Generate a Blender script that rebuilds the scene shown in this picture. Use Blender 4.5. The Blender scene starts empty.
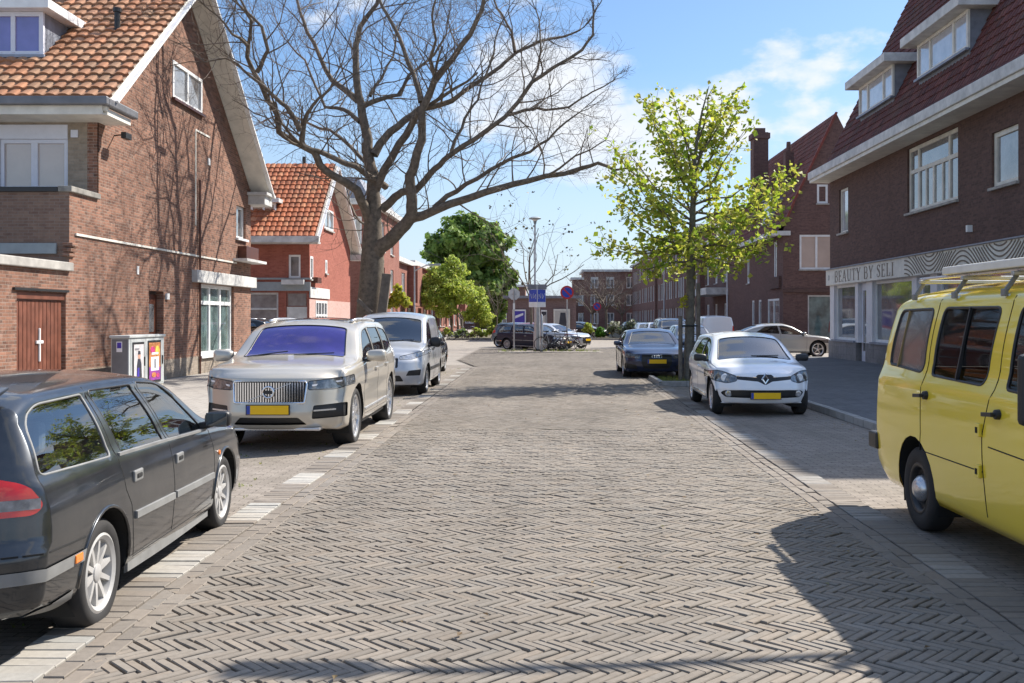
import bpy, bmesh, math, random
import numpy as np
from mathutils import Vector, Matrix
from mathutils.bvhtree import BVHTree
R = math.radians
rng = random.Random(7)
sc = bpy.context.scene
col = sc.collection
# ------------------------------------------------------------------ camera, sky, sun, exposure
F = 1000.0; CX = 545.0; CY = 318.0; EYE = 1.7        # measured from the photograph's perspective
cd = bpy.data.cameras.new('camera'); cam = bpy.data.objects.new('camera', cd); col.objects.link(cam)
cam.location = (0, 0, EYE); cam.rotation_euler = (R(90), 0, 0)
cd.sensor_width = 36.0; cd.lens = 36.0*F/1024
cd.shift_x = (512-CX)/1024; cd.shift_y = -(341.5-CY)/1024
cd.clip_start = 0.1; cd.clip_end = 3000
sc.camera = cam
SUN_EL = R(45); SUN_AZ = math.atan2(0.79, 0.61)      # towards the right and beyond
w = bpy.data.worlds.new('World'); sc.world = w; w.use_nodes = True
nt = w.node_tree; nd = nt.nodes; lk = nt.links
bg = nd['Background']; bg.inputs['Strength'].default_value = 0.15
sky = nd.new('ShaderNodeTexSky'); sky.sky_type = 'NISHITA'; sky.sun_disc = False
sky.sun_elevation = SUN_EL; sky.sun_rotation = SUN_AZ; sky.air_density = 1.0; sky.dust_density = 0.6; sky.ozone_density = 1.3
tc = nd.new('ShaderNodeTexCoord')
sp = nd.new('ShaderNodeSeparateXYZ'); lk.new(tc.outputs['Generated'], sp.inputs[0])
def mth(op, a, b=None, clamp=False, tree=None):
    t = tree or nt
    n = t.nodes.new('ShaderNodeMath'); n.operation = op; n.use_clamp = clamp
    for i, v in enumerate((a, b)):
        if v is None: continue
        if isinstance(v, (int, float)): n.inputs[i].default_value = v
        else: t.links.new(v, n.inputs[i])
    return n.outputs[0]
cb = nd.new('ShaderNodeMapping'); cb.inputs['Scale'].default_value = (1.0, 1.0, 1.9); lk.new(tc.outputs['Generated'], cb.inputs[0])
def cloud(scale, loc, lo, hi, det=7, rough=0.55):
    mp = nd.new('ShaderNodeMapping'); mp.inputs['Location'].default_value = loc; lk.new(cb.outputs[0], mp.inputs[0])
    n = nd.new('ShaderNodeTexNoise'); n.inputs['Scale'].default_value = scale; n.inputs['Detail'].default_value = det
    n.inputs['Roughness'].default_value = rough; lk.new(mp.outputs[0], n.inputs['Vector'])
    r = nd.new('ShaderNodeMapRange'); r.interpolation_type = 'SMOOTHSTEP'
    r.inputs['From Min'].default_value = lo; r.inputs['From Max'].default_value = hi
    lk.new(n.outputs['Fac'], r.inputs['Value']); return r.outputs[0]
CLOUD_OFF = (1.3, 5.5, 0)
c1 = cloud(3.2, CLOUD_OFF, 0.535, 0.60, 9, 0.55); c2 = cloud(7.0, (8.3, 2.2, 0), 0.25, 0.60)
cm = mth('MULTIPLY', c1, mth('ADD', mth('MULTIPLY', c2, 0.5), 0.5), True)
hz = nd.new('ShaderNodeMapRange'); hz.inputs['From Min'].default_value = 0.0; hz.inputs['From Max'].default_value = 0.24
hz.inputs['To Min'].default_value = 0.85; hz.inputs['To Max'].default_value = 0.0; lk.new(sp.outputs['Z'], hz.inputs['Value'])
fac = hz.outputs[0]
gain = nd.new('ShaderNodeMix'); gain.data_type = 'RGBA'; gain.blend_type = 'MULTIPLY'; gain.inputs['Factor'].default_value = 1
lk.new(sky.outputs['Color'], gain.inputs['A']); 
gr = nd.new('ShaderNodeMapRange'); gr.inputs['From Min'].default_value = 0.36; gr.inputs['From Max'].default_value = 0.8; lk.new(sp.outputs['Z'], gr.inputs['Value'])
gm_ = nd.new('ShaderNodeMix'); gm_.data_type = 'RGBA'; lk.new(gr.outputs[0], gm_.inputs['Factor']); gm_.inputs['A'].default_value = (0.40, 0.475, 0.555, 1); gm_.inputs['B'].default_value = (0.95, 0.95, 0.95, 1)
lk.new(gm_.outputs['Result'], gain.inputs['B'])
mx = nd.new('ShaderNodeMix'); mx.data_type = 'RGBA'; lk.new(fac, mx.inputs['Factor'])
lk.new(gain.outputs['Result'], mx.inputs['A']); mx.inputs['B'].default_value = (2.55, 2.95, 3.45, 1)
mc = nd.new('ShaderNodeMix'); mc.data_type = 'RGBA'; lk.new(cm, mc.inputs['Factor']); lk.new(mx.outputs['Result'], mc.inputs['A']); mc.inputs['B'].default_value = (3.3, 3.4, 3.55, 1)
lk.new(mc.outputs['Result'], bg.inputs['Color'])
sl = bpy.data.lights.new('sun', 'SUN'); so = bpy.data.objects.new('sun', sl); col.objects.link(so)
sl.energy = 4.5; sl.angle = R(0.53); sl.color = (1.0, 0.94, 0.85)
so.location = (20, 20, 40)
SD = Vector((math.sin(SUN_AZ)*math.cos(SUN_EL), math.cos(SUN_AZ)*math.cos(SUN_EL), math.sin(SUN_EL)))
so.rotation_euler = SD.to_track_quat('Z', 'Y').to_euler()
vs = sc.view_settings; vs.view_transform = 'Standard'; vs.look = 'None'; vs.exposure = 0.98; vs.gamma = 1; vs.use_curve_mapping = False
# ------------------------------------------------------------------ helpers: pixels to points
def at(px, py, Y): return Vector(((px-CX)*Y/F, Y, EYE-(py-CY)*Y/F))
def lineL(Y): return -2.46-0.004*Y                     # left bay line
def lineR(Y): return 2.64+0.010*Y                     # right bay line
# ------------------------------------------------------------------ materials
def newmat(name):
    m = bpy.data.materials.new(name); m.use_nodes = True
    return m, m.node_tree, m.node_tree.nodes['Principled BSDF']
def rgba(c): return (c[0], c[1], c[2], 1)
def noise_node(t, scale, det=4, rough=0.6, vec=None, obj=True):
    n = t.nodes.new('ShaderNodeTexNoise'); n.inputs['Scale'].default_value = scale; n.inputs['Detail'].default_value = det
    n.inputs['Roughness'].default_value = rough
    if vec is None:
        c = t.nodes.new('ShaderNodeTexCoord'); vec = c.outputs['Object']
    t.links.new(vec, n.inputs['Vector']); return n
def ramp(t, src, lo, hi, a=0.0, b=1.0):
    r = t.nodes.new('ShaderNodeMapRange'); r.inputs['From Min'].default_value = lo; r.inputs['From Max'].default_value = hi
    r.inputs['To Min'].default_value = a; r.inputs['To Max'].default_value = b; t.links.new(src, r.inputs['Value']); return r.outputs[0]
def mixc(t, fac, a, b, mode='MIX'):
    m = t.nodes.new('ShaderNodeMix'); m.data_type = 'RGBA'; m.blend_type = mode
    for k, v in (('Factor', fac), ('A', a), ('B', b)):
        if isinstance(v, (int, float)): m.inputs[k].default_value = v
        elif isinstance(v, tuple): m.inputs[k].default_value = rgba(v)
        else: t.links.new(v, m.inputs[k])
    return m.outputs['Result']
def bump(t, b, h, strength=0.5, dist=0.01):
    n = t.nodes.new('ShaderNodeBump'); n.inputs['Strength'].default_value = strength; n.inputs['Distance'].default_value = dist
    t.links.new(h, n.inputs['Height']); t.links.new(n.outputs[0], b.inputs['Normal'])
def plain(name, c, rough=0.5, metal=0.0, coat=0.0, var=0.12, scale=6.0, bmp=0.0, spec=0.5, alpha=None, emit=None):
    m, t, b = newmat(name)
    b.inputs['Roughness'].default_value = rough; b.inputs['Metallic'].default_value = metal
    b.inputs['Coat Weight'].default_value = coat; b.inputs['Coat Roughness'].default_value = 0.04
    b.inputs['Specular IOR Level'].default_value = spec
    if var:
        n = noise_node(t, scale, 5)
        f = ramp(t, n.outputs['Fac'], 0.3, 0.7)
        lo = tuple(x*(1-var) for x in c); hi = tuple(min(1, x*(1+var)) for x in c)
        t.links.new(mixc(t, f, lo, hi), b.inputs['Base Color'])
        t.links.new(ramp(t, n.outputs['Fac'], 0.3, 0.7, rough*0.9, min(1, rough*1.15)), b.inputs['Roughness'])
        if bmp:
            n2 = noise_node(t, scale*6, 4); bump(t, b, n2.outputs['Fac'], bmp, 0.01)
    else: b.inputs['Base Color'].default_value = rgba(c)
    return m
def paint(name, c, metal=0.5, rough=0.32, dust=0.10):
    m, t, b = newmat(name)
    n = noise_node(t, 2.2, 6, 0.65)
    f = ramp(t, n.outputs['Fac'], 0.42, 0.75, 0, dust)
    t.links.new(mixc(t, f, c, (0.42, 0.40, 0.36)), b.inputs['Base Color'])
    b.inputs['Metallic'].default_value = metal; b.inputs['Roughness'].default_value = rough
    b.inputs['Coat Weight'].default_value = 1.0
    t.links.new(ramp(t, n.outputs['Fac'], 0.4, 0.75, 0.03, 0.16), b.inputs['Coat Roughness'])
    return m
def glassmat(name, tint=(0.35, 0.4, 0.4), refl=0.5, rough=0.01, base=0.16):
    """thin see-through glass: tinted transparency under a fresnel reflection"""
    m, t, b = newmat(name); t.nodes.remove(b); out = t.nodes['Material Output']
    tr = t.nodes.new('ShaderNodeBsdfTransparent'); tr.inputs['Color'].default_value = rgba(tint)
    gl = t.nodes.new('ShaderNodeBsdfGlossy'); gl.inputs['Roughness'].default_value = rough
    fr = t.nodes.new('ShaderNodeLayerWeight'); fr.inputs['Blend'].default_value = refl
    mxs = t.nodes.new('ShaderNodeMixShader')
    fc = mth('ADD', mth('MULTIPLY', fr.outputs['Fresnel'], 0.9, tree=t), base, True, tree=t)
    t.links.new(fc, mxs.inputs[0]); t.links.new(tr.outputs[0], mxs.inputs[1]); t.links.new(gl.outputs[0], mxs.inputs[2])
    t.links.new(mxs.outputs[0], out.inputs['Surface']); return m
def brickmat(name, c1, c2, mortar, bw=0.215, rh=0.064, ms=0.007, bias=0.0, stain=0.35, offset=0.5, bmp=0.6, rough=0.9, freq=2, mottled=0.5, stainc=None, pale=0.0):
    m, t, b = newmat(name)
    uv = t.nodes.new('ShaderNodeUVMap')
    k = t.nodes.new('ShaderNodeTexBrick'); k.offset = offset; k.offset_frequency = freq
    k.inputs['Color1'].default_value = rgba(c1); k.inputs['Color2'].default_value = rgba(c2); k.inputs['Mortar'].default_value = rgba(mortar)
    k.inputs['Scale'].default_value = 1; k.inputs['Mortar Size'].default_value = ms; k.inputs['Mortar Smooth'].default_value = 0.3
    k.inputs['Bias'].default_value = bias; k.inputs['Brick Width'].default_value = bw; k.inputs['Row Height'].default_value = rh
    nz = noise_node(t, 1.2, 3, 0.5, uv.outputs[0])
    t.links.new(uv.outputs[0], k.inputs['Vector'])
    n1 = noise_node(t, 0.55, 6, 0.62, uv.outputs[0]); n2 = noise_node(t, 9, 4, 0.6, uv.outputs[0])
    n3 = noise_node(t, 40, 2, 0.6, uv.outputs[0])
    np_ = noise_node(t, 3.2, 6, 0.75, uv.outputs[0])
    sc_ = stainc or tuple(x*0.55 for x in c1)
    c = mixc(t, ramp(t, n2.outputs['Fac'], 0.35, 0.7, 0, mottled), k.outputs['Color'], tuple(min(1, x*1.35) for x in c2))
    c = mixc(t, ramp(t, n1.outputs['Fac'], 0.42, 0.72, 0, stain), c, sc_)
    mp_ = t.nodes.new('ShaderNodeMapping'); mp_.inputs['Scale'].default_value = (2.6, 0.22, 1); t.links.new(uv.outputs[0], mp_.inputs[0])
    n5 = noise_node(t, 1.0, 6, 0.7, mp_.outputs[0])
    c = mixc(t, ramp(t, n5.outputs['Fac'], 0.54, 0.74, 0, stain*1.1), c, tuple(x*0.45 for x in c2))
    if pale: c = mixc(t, ramp(t, np_.outputs['Fac'], 0.53, 0.70, 0, pale), c, (0.37, 0.29, 0.24))
    t.links.new(c, b.inputs['Base Color']); b.inputs['Roughness'].default_value = rough
    b.inputs['Specular IOR Level'].default_value = 0.25
    h = mth('ADD', mth('MULTIPLY', k.outputs['Fac'], -1.0, tree=t), mth('MULTIPLY', n3.outputs['Fac'], 0.5, tree=t), tree=t)
    bump(t, b, h, bmp, 0.008)
    return m
def attrmat(name, rough=0.9, bscale=30, bmp=0.3, spec=0.3, trans=0.0, stain=None, stain_scale=0.5, bdist=0.006):
    """base colour from the per-piece colour attribute 'Col' with fine noise on top"""
    m, t, b = newmat(name)
    a = t.nodes.new('ShaderNodeAttribute'); a.attribute_name = 'Col'
    n = noise_node(t, bscale, 5); n1 = noise_node(t, stain_scale, 6, 0.65)
    c = mixc(t, 1.0, a.outputs['Color'], mixc(t, n.outputs['Fac'], (0.72, 0.72, 0.72), (1.25, 1.25, 1.25)), 'MULTIPLY')
    if stain: c = mixc(t, ramp(t, n1.outputs['Fac'], 0.45, 0.75, 0, 0.5), c, stain)
    t.links.new(c, b.inputs['Base Color']); b.inputs['Roughness'].default_value = rough; b.inputs['Specular IOR Level'].default_value = spec
    if trans:
        out = t.nodes['Material Output']; tl = t.nodes.new('ShaderNodeBsdfTranslucent'); t.links.new(c, tl.inputs['Color'])
        ms = t.nodes.new('ShaderNodeMixShader'); ms.inputs[0].default_value = trans
        t.links.new(b.outputs[0], ms.inputs[1]); t.links.new(tl.outputs[0], ms.inputs[2]); t.links.new(ms.outputs[0], out.inputs['Surface'])
    elif bmp: bump(t, b, n.outputs['Fac'], bmp, bdist)
    return m
# ------------------------------------------------------------------ objects
def tag(o, label, cat, group=None, kind=None):
    if label: o['label'] = label
    if cat: o['category'] = cat
    if group: o['group'] = group
    if kind: o['kind'] = kind
    return o
def thing(name, label, cat, loc=(0, 0, 0), rotz=0.0, group=None):
    o = bpy.data.objects.new(name, None); col.objects.link(o); o.empty_display_size = 0.2
    o.location = loc; o.rotation_euler = (0, 0, rotz); return tag(o, label, cat, group)
def copy_tree(o, parent=None):
    c = o.copy(); col.objects.link(c)
    if parent is not None: c.parent = parent
    for ch in list(o.children): copy_tree(ch, c)
    return c
def link_mesh(name, me, mats, parent=None, smooth=False, bevel=0.0, autosmooth=None):
    if not isinstance(mats, (list, tuple)): mats = [mats]
    for m in mats: me.materials.append(m)
    if smooth:
        me.polygons.foreach_set('use_smooth', [True]*len(me.polygons))
        if autosmooth: me.set_sharp_from_angle(angle=R(autosmooth))
    o = bpy.data.objects.new(name, me); col.objects.link(o)
    if parent is not None: o.parent = parent
    if bevel:
        b = o.modifiers.new('bevel', 'BEVEL'); b.width = bevel; b.segments = 2; b.limit_method = 'ANGLE'; b.angle_limit = R(40)
    return o
def add_uv(me):
    n = len(me.loops)
    if n == 0: return
    co = np.empty(len(me.vertices)*3); me.vertices.foreach_get('co', co); co = co.reshape(-1, 3)
    vi = np.empty(n, dtype=np.int32); me.loops.foreach_get('vertex_index', vi)
    nf = len(me.polygons); nr = np.empty(nf*3); me.polygons.foreach_get('normal', nr); nr = nr.reshape(-1, 3)
    lt = np.empty(nf, dtype=np.int32); me.polygons.foreach_get('loop_total', lt)
    N = np.repeat(nr, lt, axis=0); P = co[vi]
    hor = np.hypot(N[:, 0], N[:, 1]); flat = hor < 0.2
    h = np.where(flat, 1, hor)
    T = np.stack([-N[:, 1]/h, N[:, 0]/h, np.zeros(n)], 1)
    T[flat] = (1, 0, 0)
    B = np.cross(N, T)
    B[flat] = (0, 1, 0)
    uv = np.stack([(P*T).sum(1), (P*B).sum(1)], 1)
    l = me.uv_layers.new(name='UVMap'); l.data.foreach_set('uv', uv.astype(np.float32).ravel())
class MB:
    """collects shapes; build() links them as ONE mesh object"""
    def __init__(s): s.v = []; s.f = []; s.mi = []; s.c = []; s.cur = 0; s.col = None
    def add(s, vs, fs):
        o = len(s.v); s.v += [tuple(p) for p in vs]
        for f in fs:
            s.f.append(tuple(i+o for i in f)); s.mi.append(s.cur)
        if s.col is not None or s.c:
            while len(s.c) < o: s.c.append((1, 1, 1))
            s.c += [s.col or (1, 1, 1)]*len(vs)
        return s
    def box(s, x0, x1, y0, y1, z0, z1):
        return s.add([(x0, y0, z0), (x1, y0, z0), (x1, y1, z0), (x0, y1, z0), (x0, y0, z1), (x1, y0, z1), (x1, y1, z1), (x0, y1, z1)],
                     [(0, 3, 2, 1), (4, 5, 6, 7), (0, 1, 5, 4), (1, 2, 6, 5), (2, 3, 7, 6), (3, 0, 4, 7)])
    def obox(s, c, ax, ay, az, hx, hy, hz):
        c, ax, ay, az = Vector(c), Vector(ax), Vector(ay), Vector(az); vs = []
        for dz in (-1, 1):
            for dx, dy in ((-1, -1), (1, -1), (1, 1), (-1, 1)): vs.append(c+ax*dx*hx+ay*dy*hy+az*dz*hz)
        return s.add(vs, [(0, 3, 2, 1), (4, 5, 6, 7), (0, 1, 5, 4), (1, 2, 6, 5), (2, 3, 7, 6), (3, 0, 4, 7)])
    def bar(s, a, b, wd, ht, up=(0, 0, 1)):
        a, b = Vector(a), Vector(b); d = b-a; L = d.length; d.normalize(); u = Vector(up)
        x = d.cross(u)
        if x.length < 1e-4: x = d.cross(Vector((1, 0, 0)))
        x.normalize(); z = x.cross(d)
        return s.obox((a+b)/2, x, d, z, wd/2, L/2, ht/2)
    def tube(s, pts, rad, n=8, cap=True, closed=False):
        pts = [Vector(p) for p in pts]; m = len(pts)
        if isinstance(rad, (int, float)): rad = [rad]*m
        ref = None; vs = []
        for i, p in enumerate(pts):
            if closed: d = pts[(i+1) % m]-pts[i-1]
            else: d = pts[min(i+1, m-1)]-pts[max(i-1, 0)]
            if d.length < 1e-9: d = Vector((0, 0, 1))
            d.normalize()
            if ref is None: ref = d.orthogonal().normalized()
            ref = ref-d*ref.dot(d)
            if ref.length < 1e-4: ref = d.orthogonal()
            ref.normalize(); b = d.cross(ref)
            for k in range(n):
                a = 2*math.pi*k/n; vs.append(p+(ref*math.cos(a)+b*math.sin(a))*rad[i])
        fs = []
        for i in range(m if closed else m-1):
            j = (i+1) % m
            for k in range(n): fs.append((i*n+k, i*n+(k+1) % n, j*n+(k+1) % n, j*n+k))
        if cap and not closed: fs.append(tuple(range(n-1, -1, -1))); fs.append(tuple((m-1)*n+k for k in range(n)))
        return s.add(vs, fs)
    def lathe(s, prof, c=(0, 0, 0), axis='Z', n=24):
        """prof: (r, h) along axis"""
        vs = []; m = len(prof)
        for r, h in prof:
            for k in range(n):
                a = 2*math.pi*k/n; u, v = r*math.cos(a), r*math.sin(a)
                p = {'Z': (u, v, h), 'X': (h, u, v), 'Y': (v, h, u)}[axis]; vs.append((p[0]+c[0], p[1]+c[1], p[2]+c[2]))
        fs = [(i*n+k, i*n+(k+1) % n, (i+1)*n+(k+1) % n, (i+1)*n+k) for i in range(m-1) for k in range(n)]
        return s.add(vs, fs)
    def prism(s, poly, f0, f1):
        """poly 2-D points, f0/f1 map (u, v) to the two end faces"""
        n = len(poly); vs = [f0(u, v) for u, v in poly]+[f1(u, v) for u, v in poly]
        return s.add(vs, [tuple(range(n-1, -1, -1)), tuple(range(n, 2*n))]+[(k, (k+1) % n, n+(k+1) % n, n+k) for k in range(n)])
    def build(s, name, mats, parent=None, smooth=False, bevel=0.0, autosmooth=None, uv=True, fix=False):
        me = bpy.data.meshes.new(name); me.from_pydata(s.v, [], s.f)
        me.polygons.foreach_set('material_index', s.mi)
        if fix:
            bm = bmesh.new(); bm.from_mesh(me); bmesh.ops.recalc_face_normals(bm, faces=bm.faces); bm.to_mesh(me); bm.free()
        if s.c:
            while len(s.c) < len(s.v): s.c.append((1, 1, 1))
            at_ = me.color_attributes.new('Col', 'FLOAT_COLOR', 'POINT')
            at_.data.foreach_set('color', np.array([(a, b, c, 1) for a, b, c in s.c], dtype=np.float32).ravel())
        me.update()
        if uv: add_uv(me)
        return link_mesh(name, me, mats, parent, smooth, bevel, autosmooth)
# ------------------------------------------------------------------ shared materials
M = {}
M['brick_left'] = brickmat('brown_red_brick', (0.078, 0.042, 0.033), (0.29, 0.145, 0.097), (0.27, 0.23, 0.19), bias=0.0, stain=0.45, mottled=0.55, pale=0.4)
M['brick_left_dark'] = brickmat('dark_brown_brick', (0.15, 0.09, 0.07), (0.22, 0.145, 0.11), (0.21, 0.18, 0.155), stain=0.3)
M['brick_yellow'] = brickmat('grey_yellow_brick', (0.25, 0.20, 0.15), (0.33, 0.27, 0.21), (0.27, 0.24, 0.20))
M['brick_plinth'] = brickmat('grey_plinth_brick', (0.22, 0.18, 0.14), (0.32, 0.27, 0.22), (0.26, 0.23, 0.20))
M['brick_red'] = brickmat('bright_red_brick', (0.25, 0.08, 0.057), (0.35, 0.122, 0.087), (0.36, 0.15, 0.11), ms=0.004, stain=0.2, mottled=0.3)
M['brick_pink'] = brickmat('pink_rendered_brick', (0.42, 0.27, 0.23), (0.5, 0.33, 0.29), (0.45, 0.33, 0.29), ms=0.004, stain=0.15)
M['brick_far'] = brickmat('red_brown_far_brick', (0.22, 0.085, 0.06), (0.29, 0.13, 0.10), (0.25, 0.15, 0.12), ms=0.004)
M['brick_right'] = brickmat('purple_brown_brick', (0.085, 0.055, 0.048), (0.145, 0.086, 0.072), (0.115, 0.083, 0.073), ms=0.006, stain=0.25)
M['brick_right2'] = brickmat('dark_purple_brick', (0.105, 0.062, 0.056), (0.17, 0.10, 0.086), (0.14, 0.098, 0.088), ms=0.005, stain=0.25)
M['brick_flat'] = brickmat('apartment_brick', (0.155, 0.085, 0.07), (0.22, 0.125, 0.105), (0.19, 0.125, 0.108), ms=0.004)
M['white'] = plain('white_paint', (0.76, 0.76, 0.75), 0.45, var=0.10, scale=3.5)
M['cream'] = plain('cream_paint', (0.68, 0.65, 0.58), 0.55, var=0.16, scale=2.6)
M['dirty_white'] = plain('weathered_white_paint', (0.56, 0.55, 0.53), 0.6, var=0.28, scale=2.2)
M['lilac_white'] = plain('cool_white_frame', (0.66, 0.67, 0.74), 0.4, var=0.05)
M['grey_zinc'] = plain('zinc_gutter', (0.17, 0.17, 0.18), 0.5, metal=0.4, var=0.2, scale=3)
M['grey_paint'] = plain('grey_green_paint', (0.27, 0.30, 0.31), 0.55, var=0.1)
M['lead'] = plain('lead_sheet', (0.25, 0.27, 0.32), 0.5, metal=0.3, var=0.25, scale=3)
M['slate'] = plain('slate_cladding', (0.19, 0.20, 0.23), 0.6, var=0.2, scale=4)
M['concrete'] = plain('concrete', (0.36, 0.34, 0.31), 0.85, var=0.3, scale=3, bmp=0.4)
M['concrete_dark'] = plain('weathered_concrete', (0.25, 0.235, 0.21), 0.85, var=0.4, scale=4, bmp=0.4)
M['wood_brown'] = plain('red_brown_boards', (0.15, 0.05, 0.028), 0.5, var=0.3, scale=4)
M['wood_dark'] = plain('dark_varnished_wood', (0.09, 0.03, 0.018), 0.35, var=0.3, scale=5)
M['timber'] = plain('grey_timber', (0.155, 0.13, 0.105), 0.85, var=0.35, scale=7, bmp=0.5)
M['black'] = plain('black_plastic', (0.018, 0.018, 0.019), 0.45, var=0.2)
M['rubber'] = plain('tyre_rubber', (0.022, 0.021, 0.021), 0.8, var=0.35, scale=9)
M['dark'] = plain('dark_cavity', (0.012, 0.012, 0.012), 0.9, var=0)
M['seat'] = plain('dark_seat_cloth', (0.10, 0.103, 0.11), 0.9, var=0.2)
M['seat_grey'] = plain('grey_seat_cloth', (0.22, 0.23, 0.25), 0.9, var=0.2)
M['steel'] = plain('galvanised_steel', (0.40, 0.41, 0.42), 0.45, metal=0.7, var=0.15)
M['chrome'] = plain('chrome', (0.75, 0.75, 0.76), 0.10, metal=1.0, var=0)
M['alloy'] = plain('silver_alloy', (0.62, 0.62, 0.63), 0.28, metal=0.75, var=0.08)
M['alloy_dull'] = plain('white_grey_wheel_paint', (0.46, 0.45, 0.435), 0.4, metal=0.2, var=0.15)
M['plate'] = plain('yellow_number_plate', (0.86, 0.50, 0.0), 0.35, var=0.03)
M['blue_strip'] = plain('blue_plate_strip', (0.02, 0.06, 0.35), 0.4, var=0)
M['lens_red'] = plain('red_lamp_lens', (0.55, 0.015, 0.008), 0.12, coat=1, var=0.1, scale=30)
M['lens_clear'] = plain('clear_lamp_lens', (0.42, 0.43, 0.45), 0.08, metal=0.5, coat=1, var=0.35, scale=22)
M['lens_smoke'] = plain('smoked_lamp_lens', (0.16, 0.17, 0.18), 0.06, metal=0.4, coat=1, var=0.6, scale=20)
M['lens_amber'] = plain('amber_lens', (0.85, 0.22, 0.02), 0.15, coat=1, var=0)
M['lens_white'] = plain('bright_lamp', (0.85, 0.86, 0.88), 0.1, coat=1, var=0)
M['trim_grey'] = plain('grey_plastic_trim', (0.20, 0.20, 0.195), 0.55, var=0.15)
M['glass_car'] = glassmat('car_glass', (0.70, 0.76, 0.76), 0.42)
M['glass_dark'] = glassmat('dark_car_glass', (0.28, 0.31, 0.32), 0.45)
M['glass_van'] = glassmat('dull_van_glass', (0.30, 0.31, 0.31), 0.15, 0.03, 0.04)
M['glass_violet'] = plain('violet_windscreen', (0.045, 0.03, 0.20), 0.08, metal=0.35, coat=1.0, var=0.25, scale=3)
M['pane'] = plain('window_pane', (0.035, 0.04, 0.045), 0.03, coat=1, var=0.5, scale=1.3, spec=1.0)
M['pane_mid'] = plain('window_pane_net', (0.17, 0.17, 0.175), 0.05, coat=1, var=0.6, scale=1.5, spec=1.0)
M['pane_beige'] = plain('window_pane_blind', (0.50, 0.40, 0.34), 0.06, coat=1, var=0.12, scale=0.8, spec=1.0)
M['pane_violet'] = plain('window_pane_tinted', (0.16, 0.14, 0.36), 0.05, coat=1, var=0.25, scale=1.2, spec=1.0)
M['pane_green'] = plain('window_pane_curtain', (0.13, 0.19, 0.18), 0.05, coat=1, var=0.5, scale=2.0, spec=1.0)
M['pane_white'] = plain('window_pane_bright', (0.5, 0.5, 0.53), 0.06, coat=1, var=0.2, scale=2.0, spec=1.0)
M['tile'] = attrmat('roof_tile', 0.75, 25, 0.25, stain=(0.09, 0.075, 0.05), stain_scale=1.1)
M['bark'] = plain('dark_bark', (0.155, 0.125, 0.095), 0.95, var=0.45, scale=9, bmp=1.0)
M['twig'] = plain('twig_bark', (0.15, 0.12, 0.095), 0.95, var=0.3, scale=5)
M['leaf'] = attrmat('leaf', 0.5, 8, 0, 0.4, trans=0.5)
M['leaf_dense'] = attrmat('leaf_dense', 0.55, 3, 0, 0.35, trans=0.4)

M['brick_kiosk'] = brickmat('mauve_kiosk_brick', (0.17, 0.115, 0.11), (0.235, 0.165, 0.155), (0.2, 0.15, 0.145), ms=0.004)
M['alu'] = plain('matt_aluminium', (0.55, 0.56, 0.57), 0.4, metal=0.2, var=0.1)
# ------------------------------------------------------------------ ground, road, bays, kerbs, pavements
def struct(o): o['kind'] = 'structure'; return o
def sheet(name, poly, z, m):
    mb = MB(); mb.add([(x, y, z) for x, y in poly], [tuple(range(len(poly)))]); return struct(mb.build(name, m))
g_m = brickmat('beige_street_paving', (0.235, 0.21, 0.18), (0.30, 0.27, 0.235), (0.13, 0.115, 0.10), bw=0.21, rh=0.07, ms=0.006, stain=0.3, bmp=0.3)
bay_m = brickmat('parking_bay_brick', (0.20, 0.17, 0.145), (0.275, 0.24, 0.205), (0.075, 0.068, 0.055), bw=0.21, rh=0.07, ms=0.006, stain=0.5, bmp=0.8, stainc=(0.11, 0.10, 0.075))
pave_m = brickmat('pavement_slabs', (0.285, 0.262, 0.235), (0.335, 0.31, 0.28), (0.12, 0.11, 0.10), bw=0.30, rh=0.30, ms=0.007, stain=0.35, bmp=0.4)
pave_d = brickmat('dark_pavement_slabs', (0.105, 0.105, 0.108), (0.14, 0.139, 0.143), (0.06, 0.06, 0.06), bw=0.30, rh=0.30, ms=0.006, stain=0.3, bmp=0.4)
joint_m = plain('joint_sand', (0.026, 0.022, 0.018), 0.95, var=0.5, scale=14)
kerb_m = brickmat('kerb_stone', (0.27, 0.26, 0.245), (0.34, 0.33, 0.31), (0.09, 0.09, 0.085), bw=1.0, rh=0.5, ms=0.01, stain=0.5, bmp=0.5)
sheet('ground', [(-900, -60), (900, -60), (900, 1500), (-900, 1500)], 0.0, g_m)
sheet('parking_bay', [(lineL(-2), -2), (lineL(36), 36), (-5.0, 36), (-5.0, -2)][::-1], 0.004, bay_m)
sheet('parking_bay', [(lineR(-2), -2), (5.1, -2), (5.1, 37), (lineR(37), 37)], 0.004, bay_m)
sheet('road_bed', [(lineL(-2)-0.05, -2), (lineR(-2)+0.05, -2), (lineR(34)+0.05, 34), (lineR(34)-0.3, 34.05), (5.72, 40), (5.8, 54.9), (-3.5, 54.9), (-3.46, 40), (lineL(34)+0.25, 34.05), (lineL(34)-0.05, 34)], 0.019, joint_m)
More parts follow.
